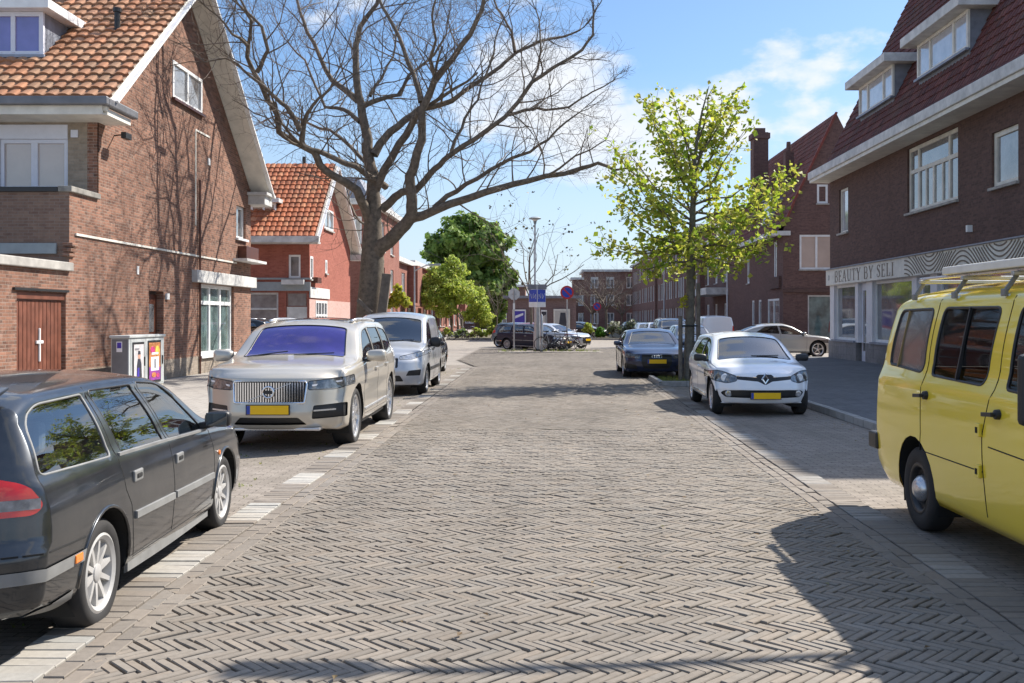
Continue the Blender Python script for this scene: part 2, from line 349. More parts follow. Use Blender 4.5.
class Pieces:
    """many paving bricks in one mesh, each with its own height, tilt and shade"""
    def __init__(s): s.v = []; s.f = []; s.c = []
    def brick(s, cx, cy, ax, ay, L, W, z, col, full):
        hl, hw = L/2, W/2; tx, ty = rng.gauss(0, 0.010), rng.gauss(0, 0.020); o = len(s.v)
        bx, by = -ay, ax; ins = 0.004 if full else 0
        if not full: tx *= .4; ty *= .4
        for (a, b) in ((-1, -1), (1, -1), (1, 1), (-1, 1)):
            la, lb = a*(hl-ins), b*(hw-ins)
            s.v.append((cx+ax*la+bx*lb, cy+ay*la+by*lb, z+tx*la+ty*lb))
        s.f.append((o, o+1, o+2, o+3)); k = 4
        if full:
            for (a, b) in ((-1, -1), (1, -1), (1, 1), (-1, 1)):
                la, lb = a*hl, b*hw
                s.v.append((cx+ax*la+bx*lb, cy+ay*la+by*lb, z+tx*la+ty*lb-0.005))
            for (a, b) in ((-1, -1), (1, -1), (1, 1), (-1, 1)):
                la, lb = a*hl, b*hw
                s.v.append((cx+ax*la+bx*lb, cy+ay*la+by*lb, z-0.03))
            for lv in (0, 4):
                for q in range(4):
                    p, n = q, (q+1) % 4
                    s.f.append((o+lv+4+p, o+lv+4+n, o+lv+n, o+lv+p))
            k = 12
        s.c += [col]*k
    def build(s, name, m):
        mb = MB(); mb.v = s.v; mb.f = s.f; mb.mi = [0]*len(s.f); mb.c = s.c
        return mb.build(name, m, uv=False)
from mathutils import noise as mnoise
def shade(x, y):
    k = 1+0.16*mnoise.noise(Vector((x*.5, y*.33, 1.3)))+0.10*mnoise.noise(Vector((x*1.7, y*1.4, 4.1)))
    for c_ in (-1.75, -.35, .75, 2.1): k *= 1-0.07*math.exp(-((x-c_)/.22)**2)
    return k
def bcol(base, j=0.065):
    k = 1+rng.gauss(0, j); h = rng.gauss(0, 0.016)
    return (max(.02, base[0]*k*(1+h)), max(.02, base[1]*k), max(.02, base[2]*k*(1-h)))
brick_m = attrmat('street_brick', 0.85, 22, 0.5, 0.35, stain=(0.145, 0.125, 0.10), stain_scale=0.45, bdist=0.004)
BASE = (0.214, 0.185, 0.153)
def in_road(x, y):
    if y < 34: return lineL(y)+0.27 < x < lineR(y)-0.27
    t = min(1, (y-34)/6); return lineL(y)+0.30-t*1.2 < x < lineR(y)-0.27+t*3.0
P = Pieces(); cell = 0.0535; n4 = 4; s2 = math.sqrt(0.5)
def lat(u, v): return ((u-v)*s2*cell, (u+v)*s2*cell)
def wob(x, y): return 0.005*math.sin(x*1.3+y*0.7)+0.004*math.sin(x*2.9-y*1.9+1)+0.003*math.sin(y*4.1+x*3.3)
# lattice with the zigzag running across the road: rotate so that (1,1) of the lattice maps to +X
def lat2(u, v): return ((u+v)*s2*cell, (v-u)*s2*cell)
NR = int(60/(cell))
cnt = 0
for b in range(-int(9/cell), int(62/cell)):       # u - v class index via rows
    pass
def emit(u0, v0, du, dv):
    cu, cv = u0+du/2, v0+dv/2
    x, y = lat2(cu, cv)
    if not (2.2 < y < 55): return
    if not in_road(x, y): return
    if abs(x) > 0.75*y+1.5: return
    near = y < 15
    if du > dv: d = lat2(1, 0)
    else: d = lat2(0, 1)
    l = math.hypot(*d); ax, ay = d[0]/l, d[1]/l
    jx, jy = rng.gauss(0, 0.0028), rng.gauss(0, 0.0028); an = rng.gauss(0, 0.022)
    ca, sa = math.cos(an), math.sin(an); ax, ay = ax*ca-ay*sa, ax*sa+ay*ca
    P.brick(x+jx, y+jy, ax, ay, 4*cell-0.007-abs(rng.gauss(0, .003)), cell-0.0065-abs(rng.gauss(0, .0022)), 0.036+wob(x, y)*0.8*(1 if near else 0.5)+rng.gauss(0, 0.0022)*(1 if near else .5), tuple(c_*shade(x, y) for c_ in bcol(BASE)), near)
# enumerate herringbone cells: x = s2*cell*(u+v), y = s2*cell*(v-u)
A = s2*cell
for vv in range(-150, 960):
    # horizontal bricks in row v start at u = v + 8k ; vertical bricks in column u start at v = u - 7 + 8k
    for k in range(-196, 25):
        u0 = vv+8*k
        x, y = A*(u0+vv), A*(vv-u0)
        if -8 < x < 9 and 1 < y < 56: emit(u0, vv, 4, 1)
        v0 = vv; u1 = vv+7+8*k
        x, y = A*(u1+v0), A*(v0-u1)
        if -8 < x < 9 and 1 < y < 56: emit(u1, v0, 1, 4)
# edge courses and the dashed bay lines
for line, sgn in ((lineL, 1), (lineR, -1)):
    for row in range(2):
        y = 2.6+0.1*row
        while y < 34:
            x = line(y)+sgn*(0.205+row*0.107)
            P.brick(x, y, -0.004 if sgn > 0 else 0.01, 1, 0.205, 0.098, 0.041+wob(x, y)*0.6+rng.gauss(0, .002), bcol((0.205, 0.177, 0.149), .06), y < 15); y += 0.213
    y = 2.6; ph = 4.55 if sgn > 0 else 4.5
    while y < 34:
        white = ((y-ph) % 1.83) < 0.70
        x = line(y); c = bcol((0.36, 0.34, 0.305), .07) if white and sgn > 0 else bcol((0.28, 0.26, 0.235), .08) if white else bcol((0.205, 0.177, 0.149), .07)
        P.brick(x, y, 1, 0.0, 0.275, 0.101, 0.041+wob(x, y)*0.6+rng.gauss(0, .002), c, y < 18); y += 0.1065
struct(P.build('road', brick_m))
print('bricks', len(P.c))
# pavements, each with its kerb
def kerb(name, pts, wd=0.13, h=0.125):
    mb = MB()
    for a, b in zip(pts[:-1], pts[1:]):
        a, b = Vector((*a, 0)), Vector((*b, 0)); L = (b-a).length; n = max(1, int(L)); d = (b-a)/n
        for i in range(n):
            p, q = a+d*i, a+d*(i+1); g = d.normalized()*0.004
            mb.bar(p+g+Vector((0, 0, h/2)), q-g+Vector((0, 0, h/2+rng.gauss(0, .003))), wd, h+0.004)
    return struct(mb.build(name, kerb_m, bevel=0.012))
def slab(name, poly, h, m):
    mb = MB(); mb.prism(poly, lambda u, v: (u, v, -0.05), lambda u, v: (u, v, h)); return struct(mb.build(name, m, fix=True))
slab('pavement', [(-4.86, -5), (-4.92, 20), (-5.0, 36.2), (-7.5, 37.2), (-25, 37.2), (-25, -5)], 0.12, pave_m)
kerb('kerb', [(-4.79, -5), (-4.85, 20), (-4.93, 36.2), (-7.4, 37.28), (-25, 37.28)])
slab('pavement', [(5.07, -5), (5.07, 36), (5.9, 38.6), (7.6, 39.9), (11.3, 40.6), (26, 40.6), (26, -5)], 0.12, pave_d)
kerb('kerb', [(5.0, -5), (5.0, 36), (5.83, 38.7), (7.55, 40.0), (11.3, 40.68), (26, 40.68)])
slab('pavement', [(9.6, 53), (9.6, 90), (9.6, 160), (26, 160), (26, 52), (11, 52)], 0.12, pave_d)
kerb('kerb', [(9.53, 160), (9.53, 53), (11, 51.93), (26, 51.93)])
slab('pavement', [(-8.2, 43.5), (-8.2, 140), (-30, 140), (-30, 43.5)], 0.12, pave_m)
kerb('kerb', [(-30, 43.43), (-8.1, 43.43), (-8.1, 140)])
# planting beds of the square at the far end
bed_m = plain('planting_soil', (0.10, 0.085, 0.05), 0.95, var=0.4, scale=5, bmp=0.5)
slab('planting_bed', [(-7.6, 77), (-1.6, 77), (-1.6, 100), (-7.6, 100)], 0.14, bed_m)
kerb('kerb', [(-7.6, 76.93), (-1.55, 76.93), (-1.55, 100)])
slab('planting_bed', [(3.2, 78), (8.0, 76), (8.6, 108), (3.2, 108)], 0.14, bed_m)
kerb('kerb', [(3.13, 108), (3.13, 77.9), (8.05, 75.9)])
slab('traffic_island', [(-2.2, 47.9), (2.6, 47.9), (2.9, 48.6), (2.6, 49.3), (-2.4, 49.3)], 0.055, g_m)
slab('tree_pit', [(2.95, 24.8), (4.6, 24.8), (4.6, 27.2), (2.95, 27.2)], 0.06, bed_m)
kerb('kerb', [(2.88, 27.2), (2.88, 24.73), (4.66, 24.73)], 0.12, 0.14)
# ------------------------------------------------------------------ walls, windows, roofs
WP = set()
_link0 = link_mesh
def link_mesh(name, me, mats, parent=None, smooth=False, bevel=0.0, autosmooth=None):
    o = _link0(name, me, mats, parent, smooth, bevel, autosmooth)
    if parent is not None and parent.name in WP: o.location = -parent.location
    return o
def place(name, label, cat, loc, group=None):
    """a thing whose parts are modelled in world coordinates"""
    o = thing(name, label, cat, loc, 0, group); WP.add(o.name); return o
def wall_mesh(Pt, du, L, zmax, holes=(), reveal=0.14, clips=(), mat=None, parent=None, name='wall', z0=None, extra=()):
    P0 = Vector(Pt); d = Vector((du[0], du[1], 0)); n = Vector((du[1], -du[0], 0)); zb = P0.z if z0 is None else z0
    us = sorted({0.0, L} | {h[0] for h in holes} | {h[1] for h in holes}); zs = sorted({zb, zmax} | {h[2] for h in holes} | {h[3] for h in holes})
    us = [u for u in us if -1e-6 <= u <= L+1e-6]; zs = [z for z in zs if zb-1e-6 <= z <= zmax+1e-6]
    mb = MB()
    def pt(u, z, k=0.0): q = P0+d*u-n*k; return (q.x, q.y, z)
    for i in range(len(us)-1):
        for j in range(len(zs)-1):
            uc, zc = (us[i]+us[i+1])/2, (zs[j]+zs[j+1])/2
            if any(h[0] < uc < h[1] and h[2] < zc < h[3] for h in holes): continue
            mb.add([pt(us[i], zs[j]), pt(us[i+1], zs[j]), pt(us[i+1], zs[j+1]), pt(us[i], zs[j+1])], [(0, 1, 2, 3)])
    for u0, u1, a, b in [h[:4] for h in holes]:
        mb.add([pt(u0, a), pt(u0, b), pt(u0, b, reveal), pt(u0, a, reveal)], [(0, 3, 2, 1)][:1])
        mb.add([pt(u1, a), pt(u1, b), pt(u1, b, reveal), pt(u1, a, reveal)], [(0, 1, 2, 3)])
        mb.add([pt(u0, b), pt(u1, b), pt(u1, b, reveal), pt(u0, b, reveal)], [(0, 3, 2, 1)])
        mb.add([pt(u0, a), pt(u1, a), pt(u1, a, reveal), pt(u0, a, reveal)], [(0, 1, 2, 3)])
    me = bpy.data.meshes.new(name); me.from_pydata(mb.v, [], mb.f)
    bm = bmesh.new(); bm.from_mesh(me); bmesh.ops.remove_doubles(bm, verts=bm.verts, dist=1e-4)
    for co, no in clips:
        g = bm.verts[:]+bm.edges[:]+bm.faces[:]
        bmesh.ops.bisect_plane(bm, geom=g, dist=1e-5, plane_co=co, plane_no=no, clear_outer=True)
    bm.to_mesh(me); bm.free(); me.update(); add_uv(me)
    return link_mesh(name, me, mat, parent)
def window(parent, Pt, du, u0, u1, z0, z1, cols=(0.5,), rows=(), inset=0.07, fw=0.055, frame='white', pane='pane', sill=True, sillm='concrete', depth=0.07, open_rows=None, name='window', mull=None):
    P0 = Vector(Pt); d = Vector((du[0], du[1], 0)); n = Vector((du[1], -du[0], 0)); up = Vector((0, 0, 1))
    def q(u, z, k): v = P0+d*u-n*k; return Vector((v.x, v.y, z))
    mb = MB(); W = u1-u0; H = z1-z0; k = inset+depth/2
    def bx(ua, ub, za, zb, dd=depth, kk=k): mb.obox(q((ua+ub)/2, (za+zb)/2, kk), d, n, up, (ub-ua)/2, dd/2, (zb-za)/2)
    e = 0.002
    bx(u0+e, u1-e, z1-fw, z1-e); bx(u0+e, u1-e, z0+e, z0+fw); bx(u0+e, u0+fw, z0+fw, z1-fw); bx(u1-fw, u1-e, z0+fw, z1-fw)
    m2 = mull or fw
    rz = [z0+H*r for r in rows]
    for c in cols: bx(u0+W*c-m2/2, u0+W*c+m2/2, z0+fw, z1-fw, depth-0.01)
    for z in rz: bx(u0+fw, u1-fw, z-m2/2, z+m2/2, depth-0.006)
    fr = mb.build(name, M[frame], parent)
    pm = MB(); pm.add([q(u0+fw*.6, z0+fw*.6, k+0.012), q(u1-fw*.6, z0+fw*.6, k+0.012), q(u1-fw*.6, z1-fw*.6, k+0.012), q(u0+fw*.6, z1-fw*.6, k+0.012)], [(0, 1, 2, 3)])
    pm.build('pane', M[pane], fr)
    if sill:
        sm = MB(); sm.obox(q((u0+u1)/2, z0-0.03, inset/2-0.04), d, n, up, W/2+0.06, inset/2+0.05, 0.035)
        sm.build('sill', M[sillm], fr)
    return fr
def panel(parent, name, Pt, du, u0, u1, z0, z1, k0, k1, m, bevel=0.0):
    """box lying along a wall from k0 (in front, positive = proud) to k1"""
    P0 = Vector(Pt); d = Vector((du[0], du[1], 0)); n = Vector((du[1], -du[0], 0))
    mb = MB(); c = P0+d*((u0+u1)/2)+n*((k0+k1)/2); c.z = (z0+z1)/2
    mb.obox(c, d, n, (0, 0, 1), (u1-u0)/2, abs(k1-k0)/2, (z1-z0)/2)
    return mb.build(name, M[m] if isinstance(m, str) else m, parent, bevel=bevel)
def tilefield(parent, name, O, U, V, W, H, tw, th, cols, res=6, amp=0.022, lap=0.028, prof='S'):
    """pantiles as real relief: rows step over one another, each tile with its own shade"""
    O, U, V = Vector(O), Vector(U).normalized(), Vector(V).normalized(); N = U.cross(V)
    nu, nv = int(round(W/tw)), int(round(H/th)); tw, th = W/nu, H/nv
    vs = []; fs = []; cs = []
    for j in range(nv):
        base = len(vs)
        tc_ = []
        for i in range(nu):
            c = rng.choices([x[0] for x in cols], [x[1] for x in cols])[0]; k = 1+rng.gauss(0, .08); tc_.append(tuple(max(.01, x*k) for x in c))
        jit = [rng.gauss(0, .003) for _ in range(nu+1)]
        for e, (vv, hh) in enumerate(((0, -0.01), (0, lap), (1.04, 0.002))):
            for i in range(nu):
                for s in range(res+1):
                    f = s/res
                    p = amp*(math.sin(2*math.pi*f)*0.6+0.4*math.cos(4*math.pi*f)*0.5) if prof == 'S' else amp*abs(math.sin(math.pi*f))
                    sag = (0.018*math.sin(math.pi*f)) if e < 2 else 0
                    q = O+U*((i+f)*tw)+V*((j+vv)*th-sag*th)+N*((hh+jit[i] if e == 1 else hh)+(p if e else p*0.6))
                    vs.append(q); cs.append(tc_[i])
        rowl = nu*(res+1)
        for e in range(2):
            for i in range(nu):
                for s in range(res):
                    a = base+e*rowl+i*(res+1)+s; fs.append((a, a+1, a+1+rowl, a+rowl))
    mb = MB(); mb.v = [tuple(p) for p in vs]; mb.f = fs; mb.mi = [0]*len(fs); mb.c = cs
    return mb.build(name, M['tile'], parent, uv=False)
def dormer(parent, axis, front, a0, a1, z0, z1, back, zroof, over, cols, rows, pane, frame, sidem, roofm, fascia_t=0.2, fw=0.07):
    """flat-roofed dormer; axis 'y': front faces -Y at Y=front, a = X range. axis 'x': front faces -X at X=front, a = Y range"""
    def bx(mb, f0, f1, a, b, zA, zB):
        if axis == 'y': mb.box(a, b, f0, f1, zA, zB)
        else: mb.box(f0, f1, a, b, zA, zB)
    mb = MB(); bx(mb, front+0.03, back, a0+0.02, a1-0.02, z0-0.3, z1); d = mb.build('dormer', M[sidem], parent)
    r = MB(); bx(r, front-over, back+0.2, a0-over*0.8, a1+over*0.8, z1+0.004, z1+fascia_t); r.build('dormer_roof', M[roofm], d, bevel=0.015)
    if axis == 'y': window(d, (a0, front-0.03, 0), (1, 0), 0, a1-a0, z0, z1, cols, rows, 0.0, fw, frame, pane, True, 'lead')
    else: window(d, (front-0.03, a1, 0), (0, -1), 0, a1-a0, z0, z1, cols, rows, 0.0, fw, frame, pane, True, 'lead')
    return d
OR = [((0.385, 0.175, 0.092), 3), ((0.375, 0.19, 0.105), 3), ((0.355, 0.20, 0.118), 2), ((0.40, 0.205, 0.118), 2)]
RD = [((0.115, 0.036, 0.030), 4), ((0.15, 0.05, 0.04), 2), ((0.09, 0.032, 0.028), 2)]
RO = [((0.42, 0.13, 0.055), 4), ((0.47, 0.19, 0.09), 2), ((0.34, 0.11, 0.05), 2)]
# ================= left corner house
H = place('corner_house', 'brown brick corner house with orange tiled gable roof beside the utility cabinet', 'house', (-9.8, 27, 0))
GX = -9.8; gP = (GX, 20.6, 0)
apY, apZ = 27.2, 10.75
def gu(Y): return Y-20.6
nearcut = ((GX, 21.0, 5.95), (0, -(apZ-5.95), apY-21.0)); farcut = ((GX, 33.5, 5.75), (0, (apZ-5.75), 33.5-apY))
gh = [(gu(26.3), gu(28.55), 7.5, 8.5), (gu(24.75), gu(25.7), 0.0, 2.38), (gu(28.4), gu(31.5), 0.62, 2.68), (gu(31.75), gu(32.75), 4.25, 5.3)]
wall_mesh((GX, 21.9, 0), (0, 1), 33.3-21.9, 11, [(a-1.3, b-1.3, c, d_) for a, b, c, d_ in gh], clips=[nearcut, farcut], mat=M['brick_left'], parent=H, reveal=0.2)
wall_mesh(gP, (0, 1), 1.3, 4.3, mat=M['brick_left'], parent=H)
wall_mesh((GX, 10.0, 0), (0, 1), 10.6, 2.66, [(8.55, 10.45, 0.0, 2.2)], mat=M['brick_left'], parent=H, reveal=0.14, name='annex_wall')
wall_mesh((-22, 20.6, 0), (1, 0), 12.2, 4.3, mat=M['brick_left_dark'], parent=H)
wall_mesh((-22, 21.9, 0), (1, 0), 12.2, 6.2, [(10.05, 11.55, 4.5, 5.93)], mat=M['brick_yellow'], parent=H)
wall_mesh((GX, 33.3, 0), (-1, 0), 12.2, 6.2, mat=M['brick_left_dark'], parent=H)
panel(H, 'corner_quoin', (-22, 21.9, 0), (1, 0), 11.98, 12.2, 4.3, 6.2, 0.004, -0.05, 'brick_left')
# mouldings, copings, bands
panel(H, 'moulding', gP, (0, 1), 0.25, 11.1, 3.42, 3.47, 0.035, -0.02, 'cream')
panel(H, 'coping', (GX, 10, 0), (0, 1), -0.02, 10.62, 2.66, 2.84, 0.09, -0.3, 'concrete', 0.02)
panel(H, 'coping', gP, (0, 1), -0.05, 1.32, 4.3, 4.42, 0.07, -0.22, 'concrete_dark', 0.015)
panel(H, 'ledge', (-22, 20.6, 0), (1, 0), 0, 11.98, 4.303, 4.40, 0.06, -1.3, 'black')
panel(H, 'stone_band', (-22, 20.6, 0), (1, 0), 0, 11.95, 3.02, 3.24, 0.06, -0.02, 'grey_paint', 0.01)
mbq = MB()
for k in range(3): mbq.box(GX-0.10, GX+0.05+0.06*k*0.5, 20.50, 20.78, 2.96+0.10*k, 3.05+0.10*k)
mbq.build('corner_stone', M['brick_left'], H, bevel=0.02)
pl = MB()
for a, b in ((20.9, 24.72), (25.73, 33.28)): pl.box(GX-0.02, GX+0.012, a, b, 0, 0.62)
pl.build('plinth', M['brick_plinth'], H)
# openings in the gable
window(H, gP, (0, 1), *gh[0], cols=(0.5,), inset=-0.02, frame='white', pane='pane_mid', sill=True, sillm='wood_dark', fw=0.09)
window(H, gP, (0, 1), *gh[2], cols=(0.345, 0.655), rows=(0.74,), inset=0.08, frame='white', pane='pane_green', sill=True, sillm='white', fw=0.11)
window(H, gP, (0, 1), *gh[3], cols=(), inset=0.08, frame='white', pane='pane_mid', sill=True, sillm='white', fw=0.08)
panel(H, 'shop_fascia', gP, (0, 1), gu(27.75), gu(33.45), 2.70, 3.04, 0.16, -0.02, 'dirty_white', 0.01)
panel(H, 'canopy', gP, (0, 1), gu(31.4), gu(33.6), 3.5, 3.58, 0.45, -0.05, 'dirty_white')
panel(H, 'bay_box', gP, (0, 1), gu(31.9), gu(33.25), 3.6, 4.0, 0.28, -0.02, 'wood_dark', 0.01)
dr = panel(H, 'door', gP, (0, 1), gu(24.78), gu(25.67), 0.12, 2.30, -0.17, -0.21, 'wood_dark')
panel(dr, 'door_pane', gP, (0, 1), gu(24.95), gu(25.45), 1.35, 2.05, -0.155, -0.175, 'pane_mid')
panel(dr, 'letter_slot', gP, (0, 1), gu(25.1), gu(25.35), 1.02, 1.07, -0.155, -0.172, 'chrome')
for z_ in (0.35, 0.75): panel(dr, 'door_panel', gP, (0, 1), gu(24.92), gu(25.5), z_, z_+0.3, -0.152, -0.172, 'wood_dark', 0.01)
panel(H, 'doorbell', gP, (0, 1), gu(25.82), gu(25.98), 2.18, 2.34, 0.05, 0, 'white')
panel(H, 'doorstep', gP, (0, 1), gu(24.7), gu(25.75), 0.0, 0.2, 0.06, -0.22, 'concrete')
aP = (GX, 10, 0)
gd = panel(H, 'garage_door', aP, (0, 1), 8.58, 10.42, 0.12, 2.05, -0.08, -0.12, 'wood_brown')
mb = MB()
for i in range(12):
    u = 8.60+i*0.151
    mb.obox((GX-0.075, 10+u+0.07, 1.08), (0, 1, 0), (1, 0, 0), (0, 0, 1), 0.066, 0.008, 0.95)
mb.build('boarding', M['wood_brown'], gd, bevel=0.006)
mb = MB(); mb.box(GX-0.068, GX-0.035, 19.47, 19.51, 0.85, 1.5); mb.box(GX-0.068, GX-0.035, 19.36, 19.62, 1.20, 1.26)
mb.build('handle', M['white'], gd, bevel=0.01)
panel(H, 'lintel', aP, (0, 1), 8.552, 10.448, 2.06, 2.198, -0.02, -0.13, 'wood_brown', 0.01)
panel(H, 'drip_mould', aP, (0, 1), 8.4, 10.5, 2.22, 2.27, 0.05, -0.02, 'black')
# upper front window with a box for the roller blind
window(H, (-22, 21.9, 0), (1, 0), 10.05, 11.55, 4.5, 5.62, cols=(0.5,), inset=0.03, frame='lilac_white', pane='pane_beige', sill=False, fw=0.09, mull=0.14)
panel(H, 'blind_box', (-22, 21.9, 0), (1, 0), 10.05, 11.55, 5.62, 5.93, 0.02, -0.12, 'lilac_white')
panel(H, 'wall_vent', (-22, 21.9, 0), (1, 0), 11.62, 11.78, 5.65, 5.82, 0.03, 0, 'lilac_white', 0.01)
# roof: slabs, tiles, eaves, verges
def roof_slab(parent, x0, x1, prof, t, m, name='roof_deck'):
    mb = MB(); n = len(prof)
    poly = list(prof)+[(y, z-t) for y, z in reversed(prof)]
    mb.prism(poly, lambda u, v: (x0, u, v), lambda u, v: (x1, u, v)); return mb.build(name, m, parent, fix=True)
roof_slab(H, -22, -9.22, [(21.05, 6.22), (apY, apZ+0.22), (33.75, 5.80)], 0.16, M['cream'])
sn = math.hypot(apY-21.0, apZ-5.98)
rf = tilefield(H, 'roof', (-22, 20.98, 6.20), (1, 0, 0), (0, apY-21.0, apZ-5.98), 12.80, sn+0.05, 0.28, 0.36, OR, 6, 0.036, 0.055)
tilefield(H, 'roof', (-9.2, 33.8, 5.80), (-1, 0, 0), (0, -(33.8-apY), apZ-5.53), 12.8, math.hypot(33.8-apY, apZ-5.5), 0.32, 0.4, OR, 4, 0.03, 0.04)
vb = MB(); vb.bar((-9.20, 21.3, 6.30), (-9.20, apY, apZ+0.17), 0.05, 0.24, (1, 0, 0)); vb.v = vb.v
vb.build('verge_board', M['white'], H)
vb = MB(); vb.bar((-9.20, 33.7, 5.77), (-9.20, apY, apZ+0.12), 0.05, 0.20, (1, 0, 0)); vb.build('verge_board', M['white'], H)
fa = MB(); fa.box(-22, -9.3, 21.0, 21.045, 5.98, 6.20); fa.box(-22, -9.3, 21.047, 21.9, 5.982, 6.03); fa.box(-9.8, -9.24, 21.12, 22.3, 5.99, 6.12); fa.build('eaves_soffit', M['cream'], H)
gt = MB(); gt.box(-22, -9.14, 20.86, 20.997, 6.16, 6.34); gt.box(-9.30, -9.14, 21.0, 22.5, 6.155, 6.335); gt.build('gutter', M['grey_zinc'], H, bevel=0.03)
mb = MB(); mb.box(GX-0.1, -9.25, 33.0, 33.9, 5.45, 5.75); mb.box(GX-0.1, -9.15, 32.9, 34.0, 5.752, 5.85); mb.build('eaves_return', M['dirty_white'], H, bevel=0.01)
dormer(H, 'y', 22.95, -15.0, -11.5, 7.72, 8.72, 25.4, 0, 0.32, (0.2, 0.4, 0.6, 0.8), (), 'pane_violet', 'lilac_white', 'lead', 'white', 0.22, 0.10)
mb = MB(); mb.tube([(-10.35, 24.2, 8.5), (-10.35, 24.2, 9.15)], 0.07, 10); mb.tube([(-10.35, 24.2, 9.1), (-10.35, 24.2, 9.2)], 0.10, 10); mb.build('vent_pipe', M['black'], H)
mb = MB(); mb.box(-11.9, -11.0, 26.6, 27.6, 10.4, 11.9); ch = mb.build('chimney', M['brick_left'], H); mb = MB(); mb.box(-12.1, -10.8, 26.3, 26.62, 10.15, 10.5); mb.build('flashing', M['lead'], ch)
mb = MB(); mb.tube([(GX+0.05, 28.27, 0.12), (GX+0.05, 28.27, 5.6)], 0.028, 10); mb.build('drainpipe', M['wood_dark'], H)
mb = MB(); mb.box(GX, GX+0.02, 28.0, 28.05, 4.3, 7.0); mb.box(GX, GX+0.02, 28.05, 29.2, 6.95, 7.0); mb.build('cable_duct', M['cream'], H)
panel(H, 'wall_vent', gP, (0, 1), gu(29.05), gu(29.2), 6.15, 6.35, 0.03, 0, 'white')
mb = MB(); mb.bar((GX, 22.75, 5.85), (GX+0.35, 22.6, 5.85), 0.03, 0.03); mb.obox((GX+0.36, 22.55, 5.80), (0, 1, 0), (1, 0, 0), (0, 0, 1), 0.16, 0.06, 0.07); mb.build('floodlight', M['black'], H, bevel=0.01)
panel(H, 'wall_vent', gP, (0, 1), gu(24.0), gu(24.1), 2.75, 2.95, 0.02, 0, 'white')
# ================= red house across the side street
H2 = place('red_house', 'bright red brick house with orange tiled gable roof across the side street', 'house', (-11, 50, 0))
rx, ry, ry2 = -11.0, 45.0, 54.4; rap = (48.9, 9.0)
rP = (rx, ry, 0); fP = (-26, ry, 0)
rh = [(3.0, 5.0, 6.0, 7.0), (0.1, 0.65, 3.45, 4.5), (3.2, 3.6, 3.85, 4.5), (1.2, 3.6, 1.0, 2.5)]
rc = [((rx, 44.5, 5.05), (0, -(rap[1]-5.05), rap[0]-44.5)), ((rx, 54.9, 5.05), (0, (rap[1]-5.05), 54.9-rap[0]))]
wall_mesh((rx, ry, 2.55), (0, 1), 9.4, 9.4, [h for h in rh[:3]]+[(0.7, 3.0, 2.551, 2.7)][:0], clips=rc, mat=M['brick_red'], parent=H2)
wall_mesh((rx, ry, 0), (0, 1), 9.4, 2.55, [(1.2, 3.6, 1.0, 2.5)], mat=M['brick_pink'], parent=H2, name='lower_wall')
fh = [(14.06, 14.6, 3.5, 4.55), (11.8, 12.3, 3.2, 4.7)]
wall_mesh((-26, ry, 2.9), (1, 0), 15, 5.2, fh, mat=M['brick_red'], parent=H2)
lh = [(9.6, 13.6, 1.0, 2.85), (13.95, 14.9, 0.0, 2.85), (6.0, 8.9, 1.0, 2.85)]
wall_mesh(fP, (1, 0), 15, 2.9, lh, mat=M['brick_red'], parent=H2, name='lower_wall')
for h in rh[:3]: window(H2, rP, (0, 1), *h, cols=() if h[1]-h[0] < 1 else (0.5,), pane='pane_mid', frame='white', fw=0.10, inset=-0.02)
window(H2, rP, (0, 1), 1.2, 3.6, 1.0, 2.5, inset=-0.02, cols=(0.25, 0.5, 0.75), rows=(0.55,), pane='pane', frame='white', fw=0.09)
for h in fh: window(H2, fP, (1, 0), *h, cols=(), pane='pane_mid', frame='white', fw=0.09, inset=0.04)
window(H2, fP, (1, 0), *lh[0], cols=(0.45,), rows=(0.6,), pane='pane_mid', frame='dirty_white', fw=0.09)
window(H2, fP, (1, 0), *lh[2], cols=(0.5,), rows=(0.6,), pane='pane_mid', frame='dirty_white', fw=0.09)
d2 = panel(H2, 'door', fP, (1, 0), 13.97, 14.88, 0.12, 2.2, -0.06, -0.13, 'dirty_white'); panel(d2, 'door_pane', fP, (1, 0), 14.02, 14.83, 2.25, 2.8, -0.08, -0.12, 'pane_mid')
panel(H2, 'stone_band', fP, (1, 0), 0, 15.05, 2.92, 3.32, 0.06, -0.02, 'grey_paint'); panel(H2, 'stone_band', rP, (0, 1), 0.0, 4.0, 2.62, 3.1, 0.055, -0.02, 'dirty_white')
panel(H2, 'stone_band', fP, (1, 0), 0, 15.05, 3.98-0.55, 4.06-0.55, 0.05, -0.02, 'grey_paint')
mb = MB(); mb.box(-12.2, -11.2, 44.72, 44.98, 3.2, 3.42); mb.build('window_box', M['dirty_white'], H2); mb = MB(); mb.box(-10.98, -10.72, 45.4, 46.2, 3.3, 3.55); mb.build('window_box', M['wood_dark'], H2)
roof_slab(H2, -26, -10.55, [(44.45, 5.30), (rap[0], rap[1]+0.15), (55.1, 5.15)], 0.14, M['cream'])
tilefield(H2, 'roof', (-26, 44.4, 5.34), (1, 0, 0), (0, rap[0]-44.45, rap[1]-5.10), 15.4, math.hypot(rap[0]-44.45, rap[1]-5.1), 0.26, 0.36, RO, 4, 0.035, 0.045)
mb = MB(); mb.bar((-10.52, 44.5, 5.28), (-10.52, rap[0], rap[1]+0.08), 0.05, 0.2, (1, 0, 0)); mb.bar((-10.52, 55.1, 5.10), (-10.52, rap[0], rap[1]+0.05), 0.05, 0.2, (1, 0, 0)); mb.build('verge_board', M['white'], H2)
mb = MB(); mb.box(-26, -10.4, 44.2, 44.45, 5.05, 5.33); mb.box(-26, -10.5, 44.45, 45, 5.02, 5.1); mb.box(-11.1, -10.3, 54.5, 55.4, 4.85, 5.15); mb.build('gutter', M['dirty_white'], H2)
